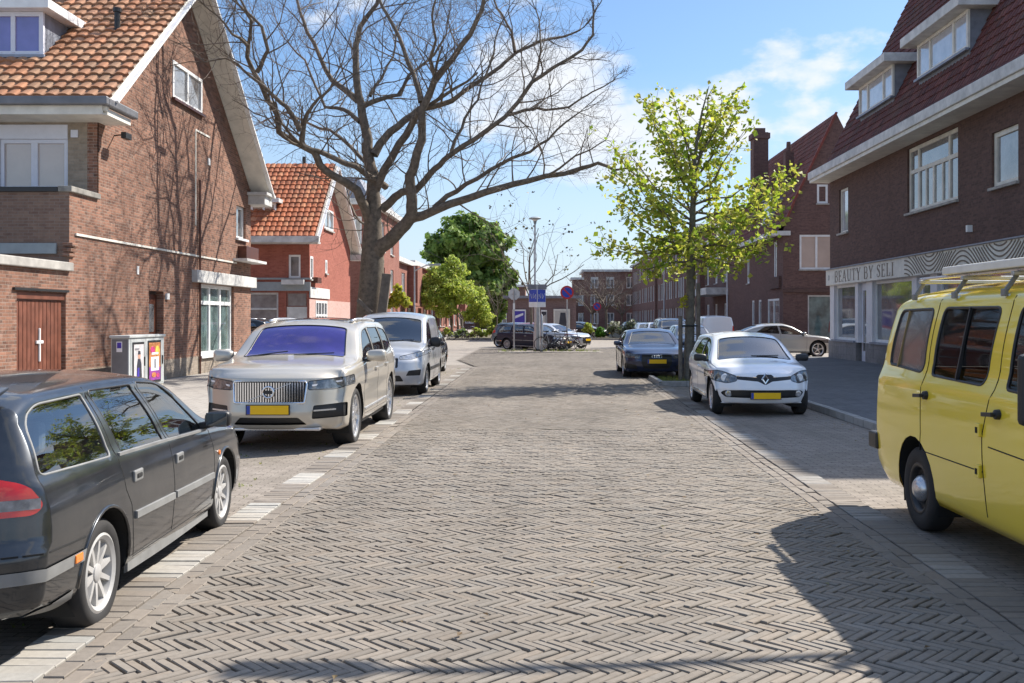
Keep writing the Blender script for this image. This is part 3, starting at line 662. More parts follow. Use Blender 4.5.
dormer(H2, 'y', 45.9, -14.4, -12.75, 6.25, 6.98, 48, 0, 0.25, (0.33, 0.66), (), 'pane_mid', 'white', 'slate', 'dirty_white', 0.2, 0.09)
mb = MB(); mb.tube([(-12.2, 49.0, 8.6), (-12.2, 49.0, 9.6)], 0.09, 8); mb.build('vent_pipe', M['black'], H2)
H2.location.x += 0.4
# ================= plain street blocks
def block(name, label, cat, x0, x1, y0, y1, zt, bm_, faces, flat=True, group=None, fascia='dirty_white', ft=0.35, storeys=()):
    """faces: list of (side, holes, style); side 'R' faces +X, 'L' faces -X, 'F' faces -Y"""
    o = place(name, label, cat, ((x0+x1)/2, (y0+y1)/2, 0), group)
    W_ = {'R': ((x1, y0, 0), (0, 1), y1-y0), 'L': ((x0, y1, 0), (0, -1), y1-y0), 'F': ((x0, y0, 0), (1, 0), x1-x0), 'B': ((x1, y1, 0), (-1, 0), x1-x0)}
    done = {}
    for side, holes, st in faces: done[side] = (holes, st)
    for side in 'RLFB':
        Pt, du, L = W_[side]; holes, st = done.get(side, ((), {}))
        wall_mesh(Pt, du, L, zt, [h[:4] for h in holes], mat=M[bm_], parent=o, reveal=0.12)
        for h in holes:
            k = dict(st)
            if len(h) > 4: k.update(h[4])
            window(o, Pt, du, *h[:4], **k)
    mb = MB(); mb.box(x0-0.35, x1+0.35, y0-0.35, y1+0.35, zt, zt+ft); mb.build('roof_edge', M[fascia], o)
    return o
WS = dict(cols=(0.5,), pane='pane_mid', frame='white', fw=0.10, sill=True)
h3 = block('town_house', 'tall red brick house with grey mansard roof behind the bare tree', 'house', -24, -10.5, 60, 72, 8.5, 'brick_far',
    [('R', [(1.2, 2.6, 6.0, 7.9, WS), (4.2, 5.4, 6.0, 7.9), (8, 9.3, 6, 7.9), (1.2, 2.8, 3.4, 5.0), (4.2, 5.6, 3.4, 5.0), (8, 9.3, 3.4, 5.0), (1.0, 3.0, 0.9, 2.6), (4.2, 5.2, 0.2, 2.6), (8, 9.3, .9, 2.6)], WS),
     ('F', [(9.5, 11, 6.2, 7.8), (12.2, 13, 6.2, 7.8), (9.5, 11, 3.4, 5.0)], WS)])
mb = MB(); mb.prism([(-24, 60), (-10.5, 60), (-10.5, 72), (-24, 72)], lambda u, v: (u, v, 8.86), lambda u, v: (-17+(u+17)*0.86, 66+(v-66)*0.84, 10.3)); mb.build('mansard', M['slate'], h3, fix=True)
rowlab = ['red brick row house with white window frames next to the grey mansard house', 'red brick row house with dark porch behind the yellow-green bush', 'third red brick row house partly behind the pale green willow', 'red brick row house mostly hidden behind the willow trees', 'last red brick row house before the far end of the street']
for i in range(5):
    y0 = 72.1+i*12.0; hs = []
    for k in range(3):
        u = 0.8+k*3.8
        hs += [(u, u+1.9, 3.5, 5.2, dict(cols=(0.5,)))]
        hs += [(u, u+1.9, 0.8, 2.5, dict(cols=(0.33, 0.66)))] if k != 1 else [(u+.3, u+1.4, 0.15, 2.5, dict(cols=(), pane='pane', frame='wood_dark'))]
    o = block('row_house', rowlab[i], 'house', -22, -11-0.2*(i % 2), y0, y0+11.9, 5.9+0.3*(i % 3), 'brick_far', [('R', hs, WS), ('F', [(8.2, 9.8, 3.6, 5.2)], WS)], group='red brick row houses on the left side')
    mb = MB(); mb.box(-11, -9.9, y0+4.2, y0+6.9, 2.65, 2.85); mb.box(-11, -10.2, y0+8, y0+11, 2.65, 5.9); mb.build('bay', M['brick_far'], o)
    mb = MB(); mb.box(-19, -18, y0+1, y0+2, 6, 8.0); mb.build('chimney', M['brick_far'], o)
flab = ['pale terraced house at the end of the street behind the left shrubs', 'brown terraced house closing the far street left of the kiosk', 'brown terraced house directly behind the kiosk in the distance', 'grey-brown terraced house behind the bare trees right of the kiosk']
for i, (x0, x1, zt, bm_) in enumerate([(-26, -13, 6.0, 'brick_pink'), (-12.9, -3, 6.4, 'brick_flat'), (-2.9, 4.2, 4.6, 'brick_flat'), (4.3, 12.0, 7.6, 'brick_flat')]):
    hs = []
    u = 0.8
    while u < x1-x0-1.8:
        hs += [(u, u+1.3, 0.9, 2.5), (u, u+1.3, 3.6, 5.2)] if zt > 5.5 else [(u, u+1.3, 0.9, 2.5)]
        u += 2.5
    block('terraced_house', flab[i], 'house', x0, x1, 150+i*1.3, 160, zt, bm_, [('F', hs, WS)], group='houses closing the far end of the street')
# ================= kiosk with posters on the square
K = block('kiosk', 'low purple brown flat roofed kiosk with posters behind the parked cars', 'kiosk', -2.75, 2.3, 74, 79, 3.15, 'brick_kiosk', [], ft=0.2, fascia='slate')
def poster(px0, px1, py0, py1, Y, label, frame, back, shapes):
    a, b = at(px0, py1, Y), at(px1, py0, Y)
    o = place('poster_case', label, 'poster', (a.x, Y, a.z))
    mb = MB(); mb.box(a.x, b.x, Y-0.10, Y, a.z, b.z); mb.build('case', frame, o, bevel=0.015)
    w_, h_ = b.x-a.x, b.z-a.z
    mb = MB(); mb.box(a.x+w_*.09, b.x-w_*.09, Y-0.112, Y-0.102, a.z+h_*.07, b.z-h_*.07); p = mb.build('sheet', back, o)
    for j, (poly, m) in enumerate(shapes):
        mb = MB(); mb.prism([(a.x+u*w_, a.z+v*h_) for u, v in poly], lambda u, v: (u, Y-0.118-.004*j, v), lambda u, v: (u, Y-0.112, v)); mb.build('printed_shape', m, p, fix=True)
pb, pr_, pw, pk, pg = (plain('print_blue', (0.06, 0.04, 0.36), 0.4, var=.2), plain('print_red', (0.55, 0.06, 0.10), 0.4, var=.2), plain('print_white', (0.75, 0.75, 0.78), 0.4, var=.05), plain('print_charcoal', (0.035, 0.035, 0.05), 0.4, var=.3), plain('print_stone', (0.48, 0.46, 0.42), 0.5, var=.06))
poster(512.5, 526, 309.5, 332, 73.9, 'blue and red poster in a white case on the kiosk, left of the sign column', M['white'], pb, [([(.12, .1), (.85, .22), (.85, .32), (.12, .2)], pr_), ([(.12, .08), (.85, .1), (.85, .2), (.3, .15)], pw), ([(.2, .6), (.8, .75), (.8, .85), (.2, .72)], pw)])
poster(541, 547, 310, 333, 73.9, 'narrow poster case on the kiosk just right of the sign column', M['white'], pk, [([(.2, .3), (.8, .3), (.8, .8), (.2, .7)], pg)])
poster(553.5, 570, 309, 333, 73.9, 'pale poster with a dark shape on the kiosk, behind the no parking sign', M['cream'], pg, [([(.3, .22), (.8, .3), (.72, .85), (.42, .85)], pk)])
# ================= right corner shop building
S = place('shop_building', 'purple brown brick corner building with a beauty shop and two roof dormers', 'building', (11.5, 27, 0))
SX = 11.5; SY0, SY1 = 20.4, 40.35
sP = (SX, SY1, 0)
def su(Y): return SY1-Y
sh = [(su(39.1), su(37.95), 4.98, 6.7), (su(31.75), su(27.85), 5.0, 7.05), (su(25.75), su(24.3), 5.03, 6.45)]
wall_mesh((SX, SY1, 3.0), (0, -1), SY1-SY0, 7.5, sh, mat=M['brick_right'], parent=S, reveal=0.14)
lo = [(0.55, 3.25, 0.85, 2.98), (3.6, 4.55, 0.12, 2.98), (5.2, 9.0, 0.85, 2.98), (9.4, 10.5, 0.12, 2.98), (11, 16, 0.85, 2.98)]
shop_m = plain('shop_front_paint', (0.68, 0.66, 0.67), 0.5, var=0.08, scale=2)
wall_mesh((SX, SY1, 0.8), (0, -1), SY1-SY0, 3.0, [(a, b, max(c, .801) if c > .5 else .8, d_) for a, b, c, d_ in lo], mat=shop_m, parent=S, name='shop_front', reveal=0.2)
stone = brickmat('stone_plinth', (0.20, 0.185, 0.18), (0.25, 0.235, 0.23), (0.15, 0.14, 0.135), bw=0.6, rh=0.3, ms=0.006, stain=0.6)
for a, b in ((-0.05, 3.5), (4.6, 9.3), (10.6, 19.9)): panel(S, 'plinth', sP, (0, -1), a, b, 0, 0.80, 0.05, -0.2, stone)
wall_mesh((SX, SY1, 0), (1, 0), 12, 7.5, [(1.5, 3.5, 1, 2.8), (1.5, 3.2, 5, 6.6)][:0], mat=M['brick_right'], parent=S) if False else None
mbw = MB(); mbw.add([(SX, SY1, 0), (SX+14, SY1, 0), (SX+14, SY1, 7.5), (SX, SY1, 7.5)], [(1, 0, 3, 2)]); mbw.add([(SX, SY0, 0), (SX+14, SY0, 0), (SX+14, SY0, 7.5), (SX, SY0, 7.5)], [(0, 1, 2, 3)]); mbw.add([(SX+14, SY0, 0), (SX+14, SY1, 0), (SX+14, SY1, 7.5), (SX+14, SY0, 7.5)], [(0, 1, 2, 3)]); mbw.build('wall', M['brick_right'], S)
window(S, sP, (0, -1), *sh[0], cols=(), pane='pane_white', frame='cream', fw=0.09, sillm='concrete')
window(S, sP, (0, -1), *sh[1], cols=(0.2, 0.8), rows=(0.63,), pane='pane_mid', frame='cream', fw=0.12, sillm='concrete')
mb = MB(); mb.box(SX+0.08, SX+0.14, 29.75, 29.87, 5.1, 6.25); mb.box(SX+0.08, SX+0.14, 30.35, 30.43, 5.1, 6.25); mb.box(SX+0.08, SX+0.14, 29.1, 29.18, 5.1, 6.25); mb.build('casement', M['cream'], S)
window(S, sP, (0, -1), *sh[2], cols=(), pane='pane_mid', frame='cream', fw=0.13, sillm='concrete')
for a, b, c, d_ in lo:
    if c > .5: window(S, sP, (0, -1), a, b, c, d_, cols=(), pane='pane_mid', frame='white', fw=0.10, inset=0.12, name='shop_window', sillm='lead')
    else:
        dd = panel(S, 'shop_door', sP, (0, -1), a+.01, b-.01, 0.12, 2.97, -0.14, -0.19, 'lilac_white'); panel(dd, 'door_pane', sP, (0, -1), a+.2, b-.2, 0.5, 2.7, -0.13, -0.15, 'pane_mid')
# things seen in the shop window: pale reflections are left to the glass; sign board above
sb = panel(S, 'sign_board', sP, (0, -1), -0.1, 19.95, 3.0, 3.62, 0.14, -0.02, 'cream', 0.01)
panel(S, 'sign_cap', sP, (0, -1), -0.14, 19.95, 3.622, 3.66, 0.20, -0.02, 'lead')
# lettering: thick and thin strokes like the photograph's didone capitals
LET = {'B': (0.62, [((.10, 0), (.10, 1), .13), ((.10, .98), (.38, .98), .03), ((.10, .52), (.40, .52), .03), ((.10, .02), (.40, .02), .03), ((.38, .98), (.50, .88), .07), ((.50, .88), (.50, .64), .10), ((.50, .64), (.38, .52), .07), ((.40, .52), (.55, .40), .07), ((.55, .40), (.55, .14), .11), ((.55, .14), (.40, .02), .07)]),
 'E': (0.56, [((.10, 0), (.10, 1), .13), ((.04, .98), (.52, .98), .03), ((.04, .02), (.54, .02), .03), ((.10, .52), (.38, .52), .03), ((.51, .98), (.51, .80), .03), ((.53, .02), (.53, .22), .03), ((.38, .42), (.38, .62), .03)]),
 'A': (0.72, [((.06, 0), (.34, 1), .035), ((.34, 1), (.64, 0), .13), ((.16, .34), (.52, .34), .03), ((.0, .02), (.16, .02), .03), ((.52, .02), (.74, .02), .03)]),
 'U': (0.70, [((.12, .98), (.12, .26), .13), ((.12, .26), (.22, .06), .09), ((.22, .06), (.36, .02), .05), ((.36, .02), (.52, .08), .04), ((.52, .08), (.58, .26), .035), ((.58, .26), (.58, .98), .035), ((.0, .98), (.24, .98), .03), ((.48, .98), (.70, .98), .03)]),
 'T': (0.64, [((.32, 0), (.32, 1), .13), ((.02, .98), (.62, .98), .03), ((.03, .98), (.03, .78), .03), ((.61, .98), (.61, .78), .03), ((.20, .02), (.44, .02), .03)]),
 'Y': (0.68, [((.08, .98), (.34, .46), .13), ((.62, .98), (.34, .46), .035), ((.34, .46), (.34, 0), .13), ((.0, .98), (.2, .98), .03), ((.52, .98), (.70, .98), .03), ((.22, .02), (.46, .02), .03)]),
 'S': (0.54, [((.46, .80), (.38, .95), .03), ((.38, .95), (.22, .98), .04), ((.22, .98), (.08, .86), .06), ((.08, .86), (.08, .70), .09), ((.08, .70), (.26, .56), .12), ((.26, .56), (.42, .42), .13), ((.42, .42), (.46, .24), .10), ((.46, .24), (.36, .06), .06), ((.36, .06), (.20, .02), .04), ((.20, .02), (.06, .12), .03), ((.06, .12), (.05, .28), .03), ((.46, .98), (.46, .76), .03)]),
 'L': (0.56, [((.12, 0), (.12, 1), .13), ((.02, .02), (.52, .02), .03), ((.51, .02), (.51, .26), .03), ((.02, .98), (.24, .98), .03)]),
 'I': (0.30, [((.14, 0), (.14, 1), .13), ((.03, .02), (.26, .02), .03), ((.03, .98), (.26, .98), .03)])}
u = 1.15; hgt = 0.43; zb_ = 3.09; wsc = 0.66; ink = plain('sign_lettering', (0.20, 0.16, 0.12), 0.5, var=0.1)
for chr_ in 'BEAUTY BY SELI':
    if chr_ == ' ': u += 0.28; continue
    wd, st = LET[chr_]; mb = MB()
    for (a, b, t) in st:
        p = Vector((SX-0.145, SY1-(u+a[0]*wsc), zb_+a[1]*hgt)); q = Vector((SX-0.145, SY1-(u+b[0]*wsc), zb_+b[1]*hgt))
        mb.bar(p, q, t*0.60 if t > .03 else 0.022, 0.012, (1, 0, 0))
    mb.build('letter', ink, sb); u += wd*wsc+0.12
mb = MB(); mb.tube([(SX-0.147, SY1-0.35+0.06*math.cos(t*.7), 3.3+0.10*math.sin(t*.7)) for t in range(10)], 0.008, 5); mb.build('emblem', M['trim_grey'], sb)
# wave pattern: dark wavy bands on the pale board
N_ = 40; wave_m = plain('wave_paint', (0.14, 0.105, 0.07), 0.5, var=0.1)
for k in range(-7, 14):
    mb = MB(); prev = None; y = 8.75
    while y < 19.75:
        z = 3.05+k*0.135+0.62*math.sin(6.283*(y-8.75)/4.6+1.9)*min(1, .55+(y-8.75)*.25)
        ok = 3.02 < z < 3.60
        if ok and prev: mb.bar((SX-0.145, SY1-prev[0], prev[1]), (SX-0.145, SY1-y, z), 0.042, 0.010, (1, 0, 0))
        elif not ok and mb.f: mb.build('wave_stripe', wave_m, sb); mb = MB()
        prev = (y, z) if ok else None; y += 0.09
    if mb.f: mb.build('wave_stripe', wave_m, sb)
mb = MB(); mb.box(SX-0.14, SX, 26.9, 27.0, 4.02, 4.2); mb.build('wall_lamp', M['white'], S)
# eaves, steep roof, dormers
mb = MB(); mb.box(10.66, 11.0, SY0, SY1+0.25, 7.28, 7.58); mb.build('gutter', M['dirty_white'], S, bevel=0.02)
mb = MB(); mb.box(10.72, SX, SY0, SY1+0.2, 7.16, 7.275); mb.build('eaves_soffit', M['cream'], S)
slp = Vector((3.1, 0, 6.2)).normalized()
prof = [(10.95, 7.56), (11.45, 8.05), (15.6, 16.3)]
mb = MB(); mb.prism([(11.2, 7.4), (11.5, 7.95), (15.6, 16.2), (22.0, 16.2), (26.5, 7.4)], lambda u, v: (u, SY0, v), lambda u, v: (u, SY1-0.05, v)); mb.build('roof_deck', M['brick_right'], S, fix=True)
L1 = math.hypot(.55, .5); L2 = math.hypot(15.6-11.45, 16.3-8.05)
tilefield(S, 'roof', (10.95, SY1+0.05, 7.56), (0, -1, 0), (0.5, 0, 0.5), SY1-SY0, 0.75, 0.24, 0.33, RD, 4, 0.03, 0.035)
tilefield(S, 'roof', (11.43, SY1+0.05, 8.03), (0, -1, 0), (15.6-11.45, 0, 16.3-8.05), SY1-SY0, L2, 0.24, 0.33, RD, 4, 0.03, 0.035)
for a0, a1 in ((34.3, 38.0), (28.2, 32.05)):
    dormer(S, 'x', 11.95, a0, a1, 9.32, 10.42, 13.6, 0, 0.45, (0.27, 0.73), (), 'pane_white', 'cream', 'slate', 'dirty_white', 0.30, 0.10)
# ================= gable building across the side street
G = place('gable_house', 'dark brick house with steep red gable roof and tall chimney beyond the side street', 'house', (14, 62, 0))
gx0, gy0, gy1 = 13.0, 54.6, 71.0
apx, apz = 15.9, 12.9
gfh = [(2.55-1.7+0.0, 4.45-1.7, 4.4, 6.3), (1.9, 2.45, 8.0, 9.1), (1.3, 3.0, 1.1, 3.0)]
gfh = [(0.9, 2.75, 4.35, 6.25), (1.85, 2.45, 7.95, 9.0), (1.35, 2.95, 0.5, 2.95)]
# roof profile: swept eaves
gprof = [(12.55, 6.35), (13.1, 6.9), (13.6, 8.1), (apx, apz)]
clips = []
def gclip(a, b): n = Vector((-(b[1]-a[1]), 0, b[0]-a[0])); return ((a[0], gy0, a[1]), n)
wall_mesh((gx0, gy0, 0), (1, 0), 5.8, 13, gfh, mat=M['brick_right2'], parent=G, clips=[gclip((13.0, 6.5), (13.6, 8.1)), gclip((13.6, 8.1), (apx, apz)), ((18.3, gy0, 8.1), (apz-8.1, 0, 18.3-apx))])
glh = [(1.5, 2.2, 3.9, 6.0), (9.0, 9.7, 3.9, 6.0), (0.9, 3.8, 0.7, 2.8), (7.5, 8.2, 0.7, 2.8), (5.5, 6.3, 0.2, 2.8)]
wall_mesh((gx0, gy1, 0), (0, -1), gy1-gy0, 6.5, [(16.4-b, 16.4-a, c, d_) for a, b, c, d_ in glh], mat=M['brick_right2'], parent=G)
for a, b, c, d_ in glh: window(G, (gx0, gy1, 0), (0, -1), 16.4-b, 16.4-a, c, d_, cols=() if b-a < 1 else (0.5,), frame='white', pane='pane_mid', fw=0.12, inset=0.02)
window(G, (gx0, gy0, 0), (1, 0), *gfh[0], cols=(0.5,), frame='white', pane='pane_beige', fw=0.11, inset=0.02)
window(G, (gx0, gy0, 0), (1, 0), *gfh[1], cols=(), frame='white', pane='pane_mid', fw=0.12, inset=0.02)
window(G, (gx0, gy0, 0), (1, 0), *gfh[2], cols=(), frame='dirty_white', pane='pane_green', fw=0.08, inset=0.05)
panel(G, 'brick_band', (gx0, gy0, 0), (1, 0), -0.05, 5.8, 3.1, 3.3, 0.08, -0.02, 'brick_right')
mb = MB(); mb.box(12.85, 13.25, 55.0, 57.5, 3.35, 4.0); mb.build('balcony_panel', M['brick_right'], G)
for a, b in zip(gprof[:-1], gprof[1:]):
    d = Vector((b[0]-a[0], 0, b[1]-a[1]))
    tilefield(G, 'roof', (a[0], gy1, a[1]), (0, -1, 0), d, gy1-gy0+0.15, d.length+0.03, 0.3, 0.36, [((0.15, 0.055, 0.045), 3), ((0.19, 0.07, 0.055), 2)], 3, 0.03, 0.03)
mb = MB(); mb.prism([(13.0, 6.4), (13.6, 8.0), (apx, apz-0.1), (18.3, 8.0), (18.3, 6.4)], lambda u, v: (u, gy0+.06, v), lambda u, v: (u, gy1, v)); mb.build('roof_deck', M['brick_right2'], G, fix=True)
mb = MB(); mb.prism([(13.0, 0), (18.8, 0), (18.8, 6.4), (13.0, 6.4)], lambda u, v: (u, gy1-.05, v), lambda u, v: (u, gy1, v)); mb.build('wall', M['brick_right2'], G, fix=True)
mb = MB(); mb.box(12.3, 12.65, 54.4, 71.3, 6.18, 6.42); mb.box(12.3, 13.35, 54.35, 54.58, 6.2, 6.44); mb.build('gutter', M['dirty_white'], G)
for a, b in zip(gprof[1:-1], gprof[2:]):
    mb = MB(); mb.bar((a[0], gy0-0.06, a[1]+.02), (b[0], gy0-0.06, b[1]+.02), 0.12, 0.16, (0, 1, 0)); mb.build('verge_tiles', plain('verge_red', (0.22, 0.06, 0.045), 0.8, var=.3), G)
mb = MB(); mb.box(13.35, 14.3, 64.0, 65.0, 6.5, 13.6); mb.box(13.25, 14.4, 63.9, 65.1, 13.2, 13.55); mb.box(13.5, 14.15, 64.2, 64.8, 13.55, 13.9); mb.build('chimney', M['brick_right2'], G)
mb = MB(); mb.box(14.0, 14.5, 58.2, 58.8, 9.0, 11.4); mb.lathe([(0.16, 11.4), (0.12, 12.0), (0.0, 12.0)], (14.25, 58.5, 0), 'Z', 10); mb.build('chimney', M['brick_right2'], G)
dormer(G, 'x', 13.15, 58.5, 60.2, 7.3, 8.6, 15, 0, 0.2, (), (), 'pane_white', 'white', 'slate', 'slate', 0.15)
# ================= neighbours beyond it
nb = block('brick_house', 'brown brick house with white porch roof behind the white van', 'house', 13.4, 24, 71.1, 84, 7.6, 'brick_right2', [('L', [(1, 2.2, 4.4, 6.8), (5, 6.2, 4.4, 6.8), (9, 10.2, 4.4, 6.8), (1, 2.4, .5, 2.8), (5, 6.2, .2, 2.8), (9, 10.3, .5, 2.8)], WS)])
mb = MB(); mb.box(11.6, 13.45, 72, 80, 3.4, 3.9); mb.build('porch_roof', M['dirty_white'], nb)
mb = MB(); mb.box(13.9, 16, 71.3, 78, 7.9, 9.6); mb.build('set_back_storey', M['brick_right'], nb)
for i in range(4):
    y0 = 84.1+i*17; hs = []
    for f, z in enumerate((0.7, 3.6, 6.5)):
        u = 0.8
        while u < 15:
            hs.append((u, u+1.25, z+0.1, z+2.0, dict(cols=(0.5,), pane='pane_mid' if rng.random() < .6 else 'pane_white', sill=False))); u += 1.25+(0.25 if int(u/3) % 2 else 1.0)
    labs = ['nearest flat roofed brick apartment block seen behind the young leafy tree', 'second flat roofed brick apartment block beyond the leafy tree', 'third brick apartment block with rows of white windows above the dark blue car', 'farthest brick apartment block at the end of the right side']
    o = block('apartment_block', labs[i], 'building', 13.0+0.25*(i % 2), 25, y0, y0+16.9, 9.3, 'brick_flat', [('L', hs, WS), ('F', [(1, 2.2, 6.5, 8.4)], WS)], group='brick apartment blocks on the right side', ft=0.3)
    mb = MB(); mb.box(15, 17, y0+6, y0+7.5, 9.6, 11.2); mb.build('chimney', M['brick_flat'], o)
hs = []
for z in (0.8, 3.6, 6.3):
    for u in (1, 3.4, 6.5): hs.append((u, u+1.2, z, z+1.7))
block('corner_block', 'brown brick block closing the right side of the far street', 'building', 6.0, 16, 153.5, 165, 8.8, 'brick_flat', [('F', hs, WS)])
# ------------------------------------------------------------------ trees and planting
def rvec(k=1.0): return Vector((rng.gauss(0, k), rng.gauss(0, k), rng.gauss(0, k)))
def wiggle(p0, p1, n, amp):
    p0, p1 = Vector(p0), Vector(p1); L = (p1-p0).length; out = [p0]; off = Vector()
    for i in range(1, n+1):
        t = i/n; off = off*0.6+rvec(amp*L*0.5); out.append(p0.lerp(p1, t)+off*(1 if i < n else 0.4))
    return out
def polylen(p): return sum((b-a).length for a, b in zip(p[:-1], p[1:]))
def sample(pts, t):
    L = polylen(pts)*t
    for a, b in zip(pts[:-1], pts[1:]):
        l = (b-a).length
        if L <= l and l > 0: return a.lerp(b, L/l), (b-a).normalized()
        L -= l
    return pts[-1], (pts[-1]-pts[-2]).normalized()
def sprout(mbs, p, d, L, r, depth, up=0.15, spread=0.75, dens=1.0, tips=None):
    n = 5 if depth > 0 else 3
    dirv = d.normalized(); pts = [p]; seg = L/n; q = p.copy()
    for i in range(n):
        dirv = (dirv+rvec(0.17)+Vector((0, 0, up*0.35))).normalized(); q = q+dirv*seg; pts.append(q.copy())
    rad = [r*(1-0.62*i/n) for i in range(n+1)]
    mbs[0 if r > 0.03 else 1].tube(pts, rad, 7 if r > .03 else (5 if r > .012 else 3), cap=False)
    if tips is not None: tips.append((pts, r, depth))
    if depth <= 0: return
    k = max(2, int(round((3.4 if depth > 1 else 4.2)*dens)))
    for i in range(k):
        t = 0.25+0.75*(i+rng.random()*0.8)/k
        c, cd_ = sample(pts, min(t, 0.98))
        side = cd_.orthogonal(); side.rotate(Matrix.Rotation(rng.random()*6.283, 3, cd_))
        nd_ = (cd_*(0.9-0.25*rng.random())+side*spread*(0.6+0.7*rng.random())).normalized()
        sprout(mbs, c, nd_, L*(0.45+0.3*rng.random()), max(0.0045, r*(1-0.6*t)*0.62), depth-1, up, spread, dens, tips)
def leaf_cards(mb, c, size, n, cols, rad, flat=0.5):
    for _ in range(n):
        p = c+Vector((rng.gauss(0, rad), rng.gauss(0, rad), rng.gauss(0, rad*0.8)))
        a = rvec().normalized(); nrm = (rvec(0.8)+Vector((0, 0, flat))).normalized(); b = nrm.cross(a)
        if b.length < .1: continue
        b.normalize(); a = b.cross(nrm); s = size*(0.65+0.7*rng.random()); col_ = rng.choice(cols); k = 1+rng.gauss(0, .16)
        mb.col = tuple(max(.004, x*k) for x in col_)
        dr = nrm*(-0.16*s)
        mb.add([p-a*s*.5, p+b*s*.42+dr, p+a*s*.55, p-b*s*.42+dr], [(0, 1, 2), (0, 2, 3)])
# ---------------- the large bare tree
BT_Y = 30.5
T = place('bare_tree', 'large leafless tree with wide spreading branches propped by a timber stake', 'tree', at(368, 374, BT_Y)*1.0, None)
TB, TW = MB(), MB()
limbs = []
def limb(px, r0, r1, dy, jitter=0.0, grow=1.0):
    """px: pixel points, dy: depth drift over the limb in metres"""
    n = len(px); pts = []
    dy0 = 0
    for i, (x, y, *o) in enumerate(px):
        t = i/(n-1); yo = o[0] if o else dy[0]+(dy[1]-dy[0])*t
        pts.append(at(x, y, BT_Y+yo))
    # smooth by midpoint insertion with a little wander
    fine = [pts[0]]
    for a, b in zip(pts[:-1], pts[1:]):
        L = (b-a).length; m = a.lerp(b, 0.5)+rvec(0.03*L); fine += [m, b]
    rad = [r0+(r1-r0)*(i/(len(fine)-1))**0.8 for i in range(len(fine))]
    TB.tube(fine, rad, 12 if r0 > .2 else 8, cap=False)
    limbs.append((fine, rad, grow)); return fine
# trunk with root flare
TB.tube([at(366, 376, BT_Y), at(366.5, 368, BT_Y), at(367, 345, BT_Y), at(369, 310, BT_Y), at(371, 285, BT_Y), at(372.5, 262, BT_Y), at(372.5, 240, BT_Y), at(373, 220, BT_Y), at(373.5, 197, BT_Y)], [0.62, 0.46, 0.40, 0.385, 0.37, 0.36, 0.31, 0.26, 0.22], 16, cap=False)
A_ = limb([(373.5, 200), (373.5, 175), (368, 155), (368, 139), (362, 114), (358.5, 94.6), (356, 70), (356, 45), (360, 27), (377, 4), (386, -30)], 0.21, 0.05, (0, 0.6))
limb([(372, 262), (380, 247), (395, 235), (405, 225), (412, 214), (412, 200), (409.6, 176), (414.5, 165), (422, 139), (422, 110), (434, 82), (454, 57), (470, 35), (482, 10), (488, -25)], 0.25, 0.05, (0, -2.0))
limb([(410, 219), (422, 216), (450, 204), (486, 192), (514, 184), (546, 176), (582, 168), (598, 163), (614, 170), (628, 168)], 0.17, 0.025, (-0.3, -2.6))
limb([(370, 222), (366, 210), (362, 202), (357, 190), (345, 182), (332, 175), (320, 165), (314, 152), (295, 142), (279, 132), (277, 114), (267, 99), (260, 82), (250, 64), (247, 57), (250, 37), (251, 20), (240, 6)], 0.17, 0.035, (0, -3.6))
limb([(386, 187), (378, 180), (367, 175), (355, 166), (336, 159), (318, 151), (302, 146)], 0.11, 0.07, (0.3, -1.8))
limb([(302, 142), (304, 125), (307, 114), (313, 105), (319, 98), (330, 88)], 0.075, 0.03, (-2.2, -3.0))
limb([(300, 131), (292, 115), (287, 107), (275, 97), (265, 87), (250, 76), (238, 64), (225, 58), (205, 62)], 0.085, 0.02, (-2.6, -4.4))
limb([(257, 72), (263, 60), (268, 50), (262, 27), (247, 12), (238, -5)], 0.07, 0.03, (-3.2, -4))
limb([(247, 45), (240, 38), (232, 34), (217, 15), (205, 6)], 0.05, 0.02, (-3.5, -4.5))
limb([(358, 101), (345, 90), (332, 80), (320, 57), (307, 32), (300, 12), (294, -10)], 0.11, 0.04, (0.4, 1.5))
limb([(360, 122), (350, 113), (337, 108), (325, 107), (315, 85), (305, 60), (290, 45)], 0.08, 0.025, (0.2, 1.8))
limb([(362, 107), (375, 101), (388, 97), (400, 95), (409, 75), (421, 66), (434, 55), (446, 35)], 0.09, 0.03, (0.2, 1.6))
limb([(370, 96), (376, 85), (384, 73), (393, 57), (396, 37), (404, 15)], 0.06, 0.02, (0.5, 1.9))
limb([(421, 102), (418, 88), (414, 75), (404, 50), (394, 27), (382, 6), (374, -15)], 0.09, 0.04, (-1.2, -0.4))
limb([(374, 155), (390, 132), (405, 120), (419, 109), (436, 106), (452, 101), (470, 87), (500, 67), (517, 52), (540, 41), (562, 37), (580, 30)], 0.14, 0.03, (0.0, 2.4))
limb([(376, 190), (384, 170), (399, 144), (412, 124), (419, 112)], 0.13, 0.10, (0, -0.8))
limb([(382, 209), (395, 197), (402, 192), (416, 190), (430, 174), (440, 165), (449, 156), (475, 139), (505, 117), (532, 82), (554, 67), (582, 50), (593, 35), (594, 12)], 0.14, 0.03, (0.1, -1.4))
limb([(515, 52), (513, 40), (512, 32), (504, 18), (497, 8), (490, -12)], 0.06, 0.025, (1.5, 2.4))
limb([(508, 115), (525, 110), (537, 108), (555, 109), (569, 107), (582, 98), (592, 92), (614, 80)], 0.055, 0.018, (-0.8, -2.4))
limb([(434, 208), (447, 196), (466, 184), (490, 170), (512, 158), (530, 152), (548, 140), (566, 122), (580, 112)], 0.09, 0.02, (-0.6, -1.2))
limb([(450, 157), (455, 140), (462, 128), (470, 110), (478, 100), (488, 70), (495, 40), (503, 20)], 0.06, 0.02, (-0.6, 0.6))
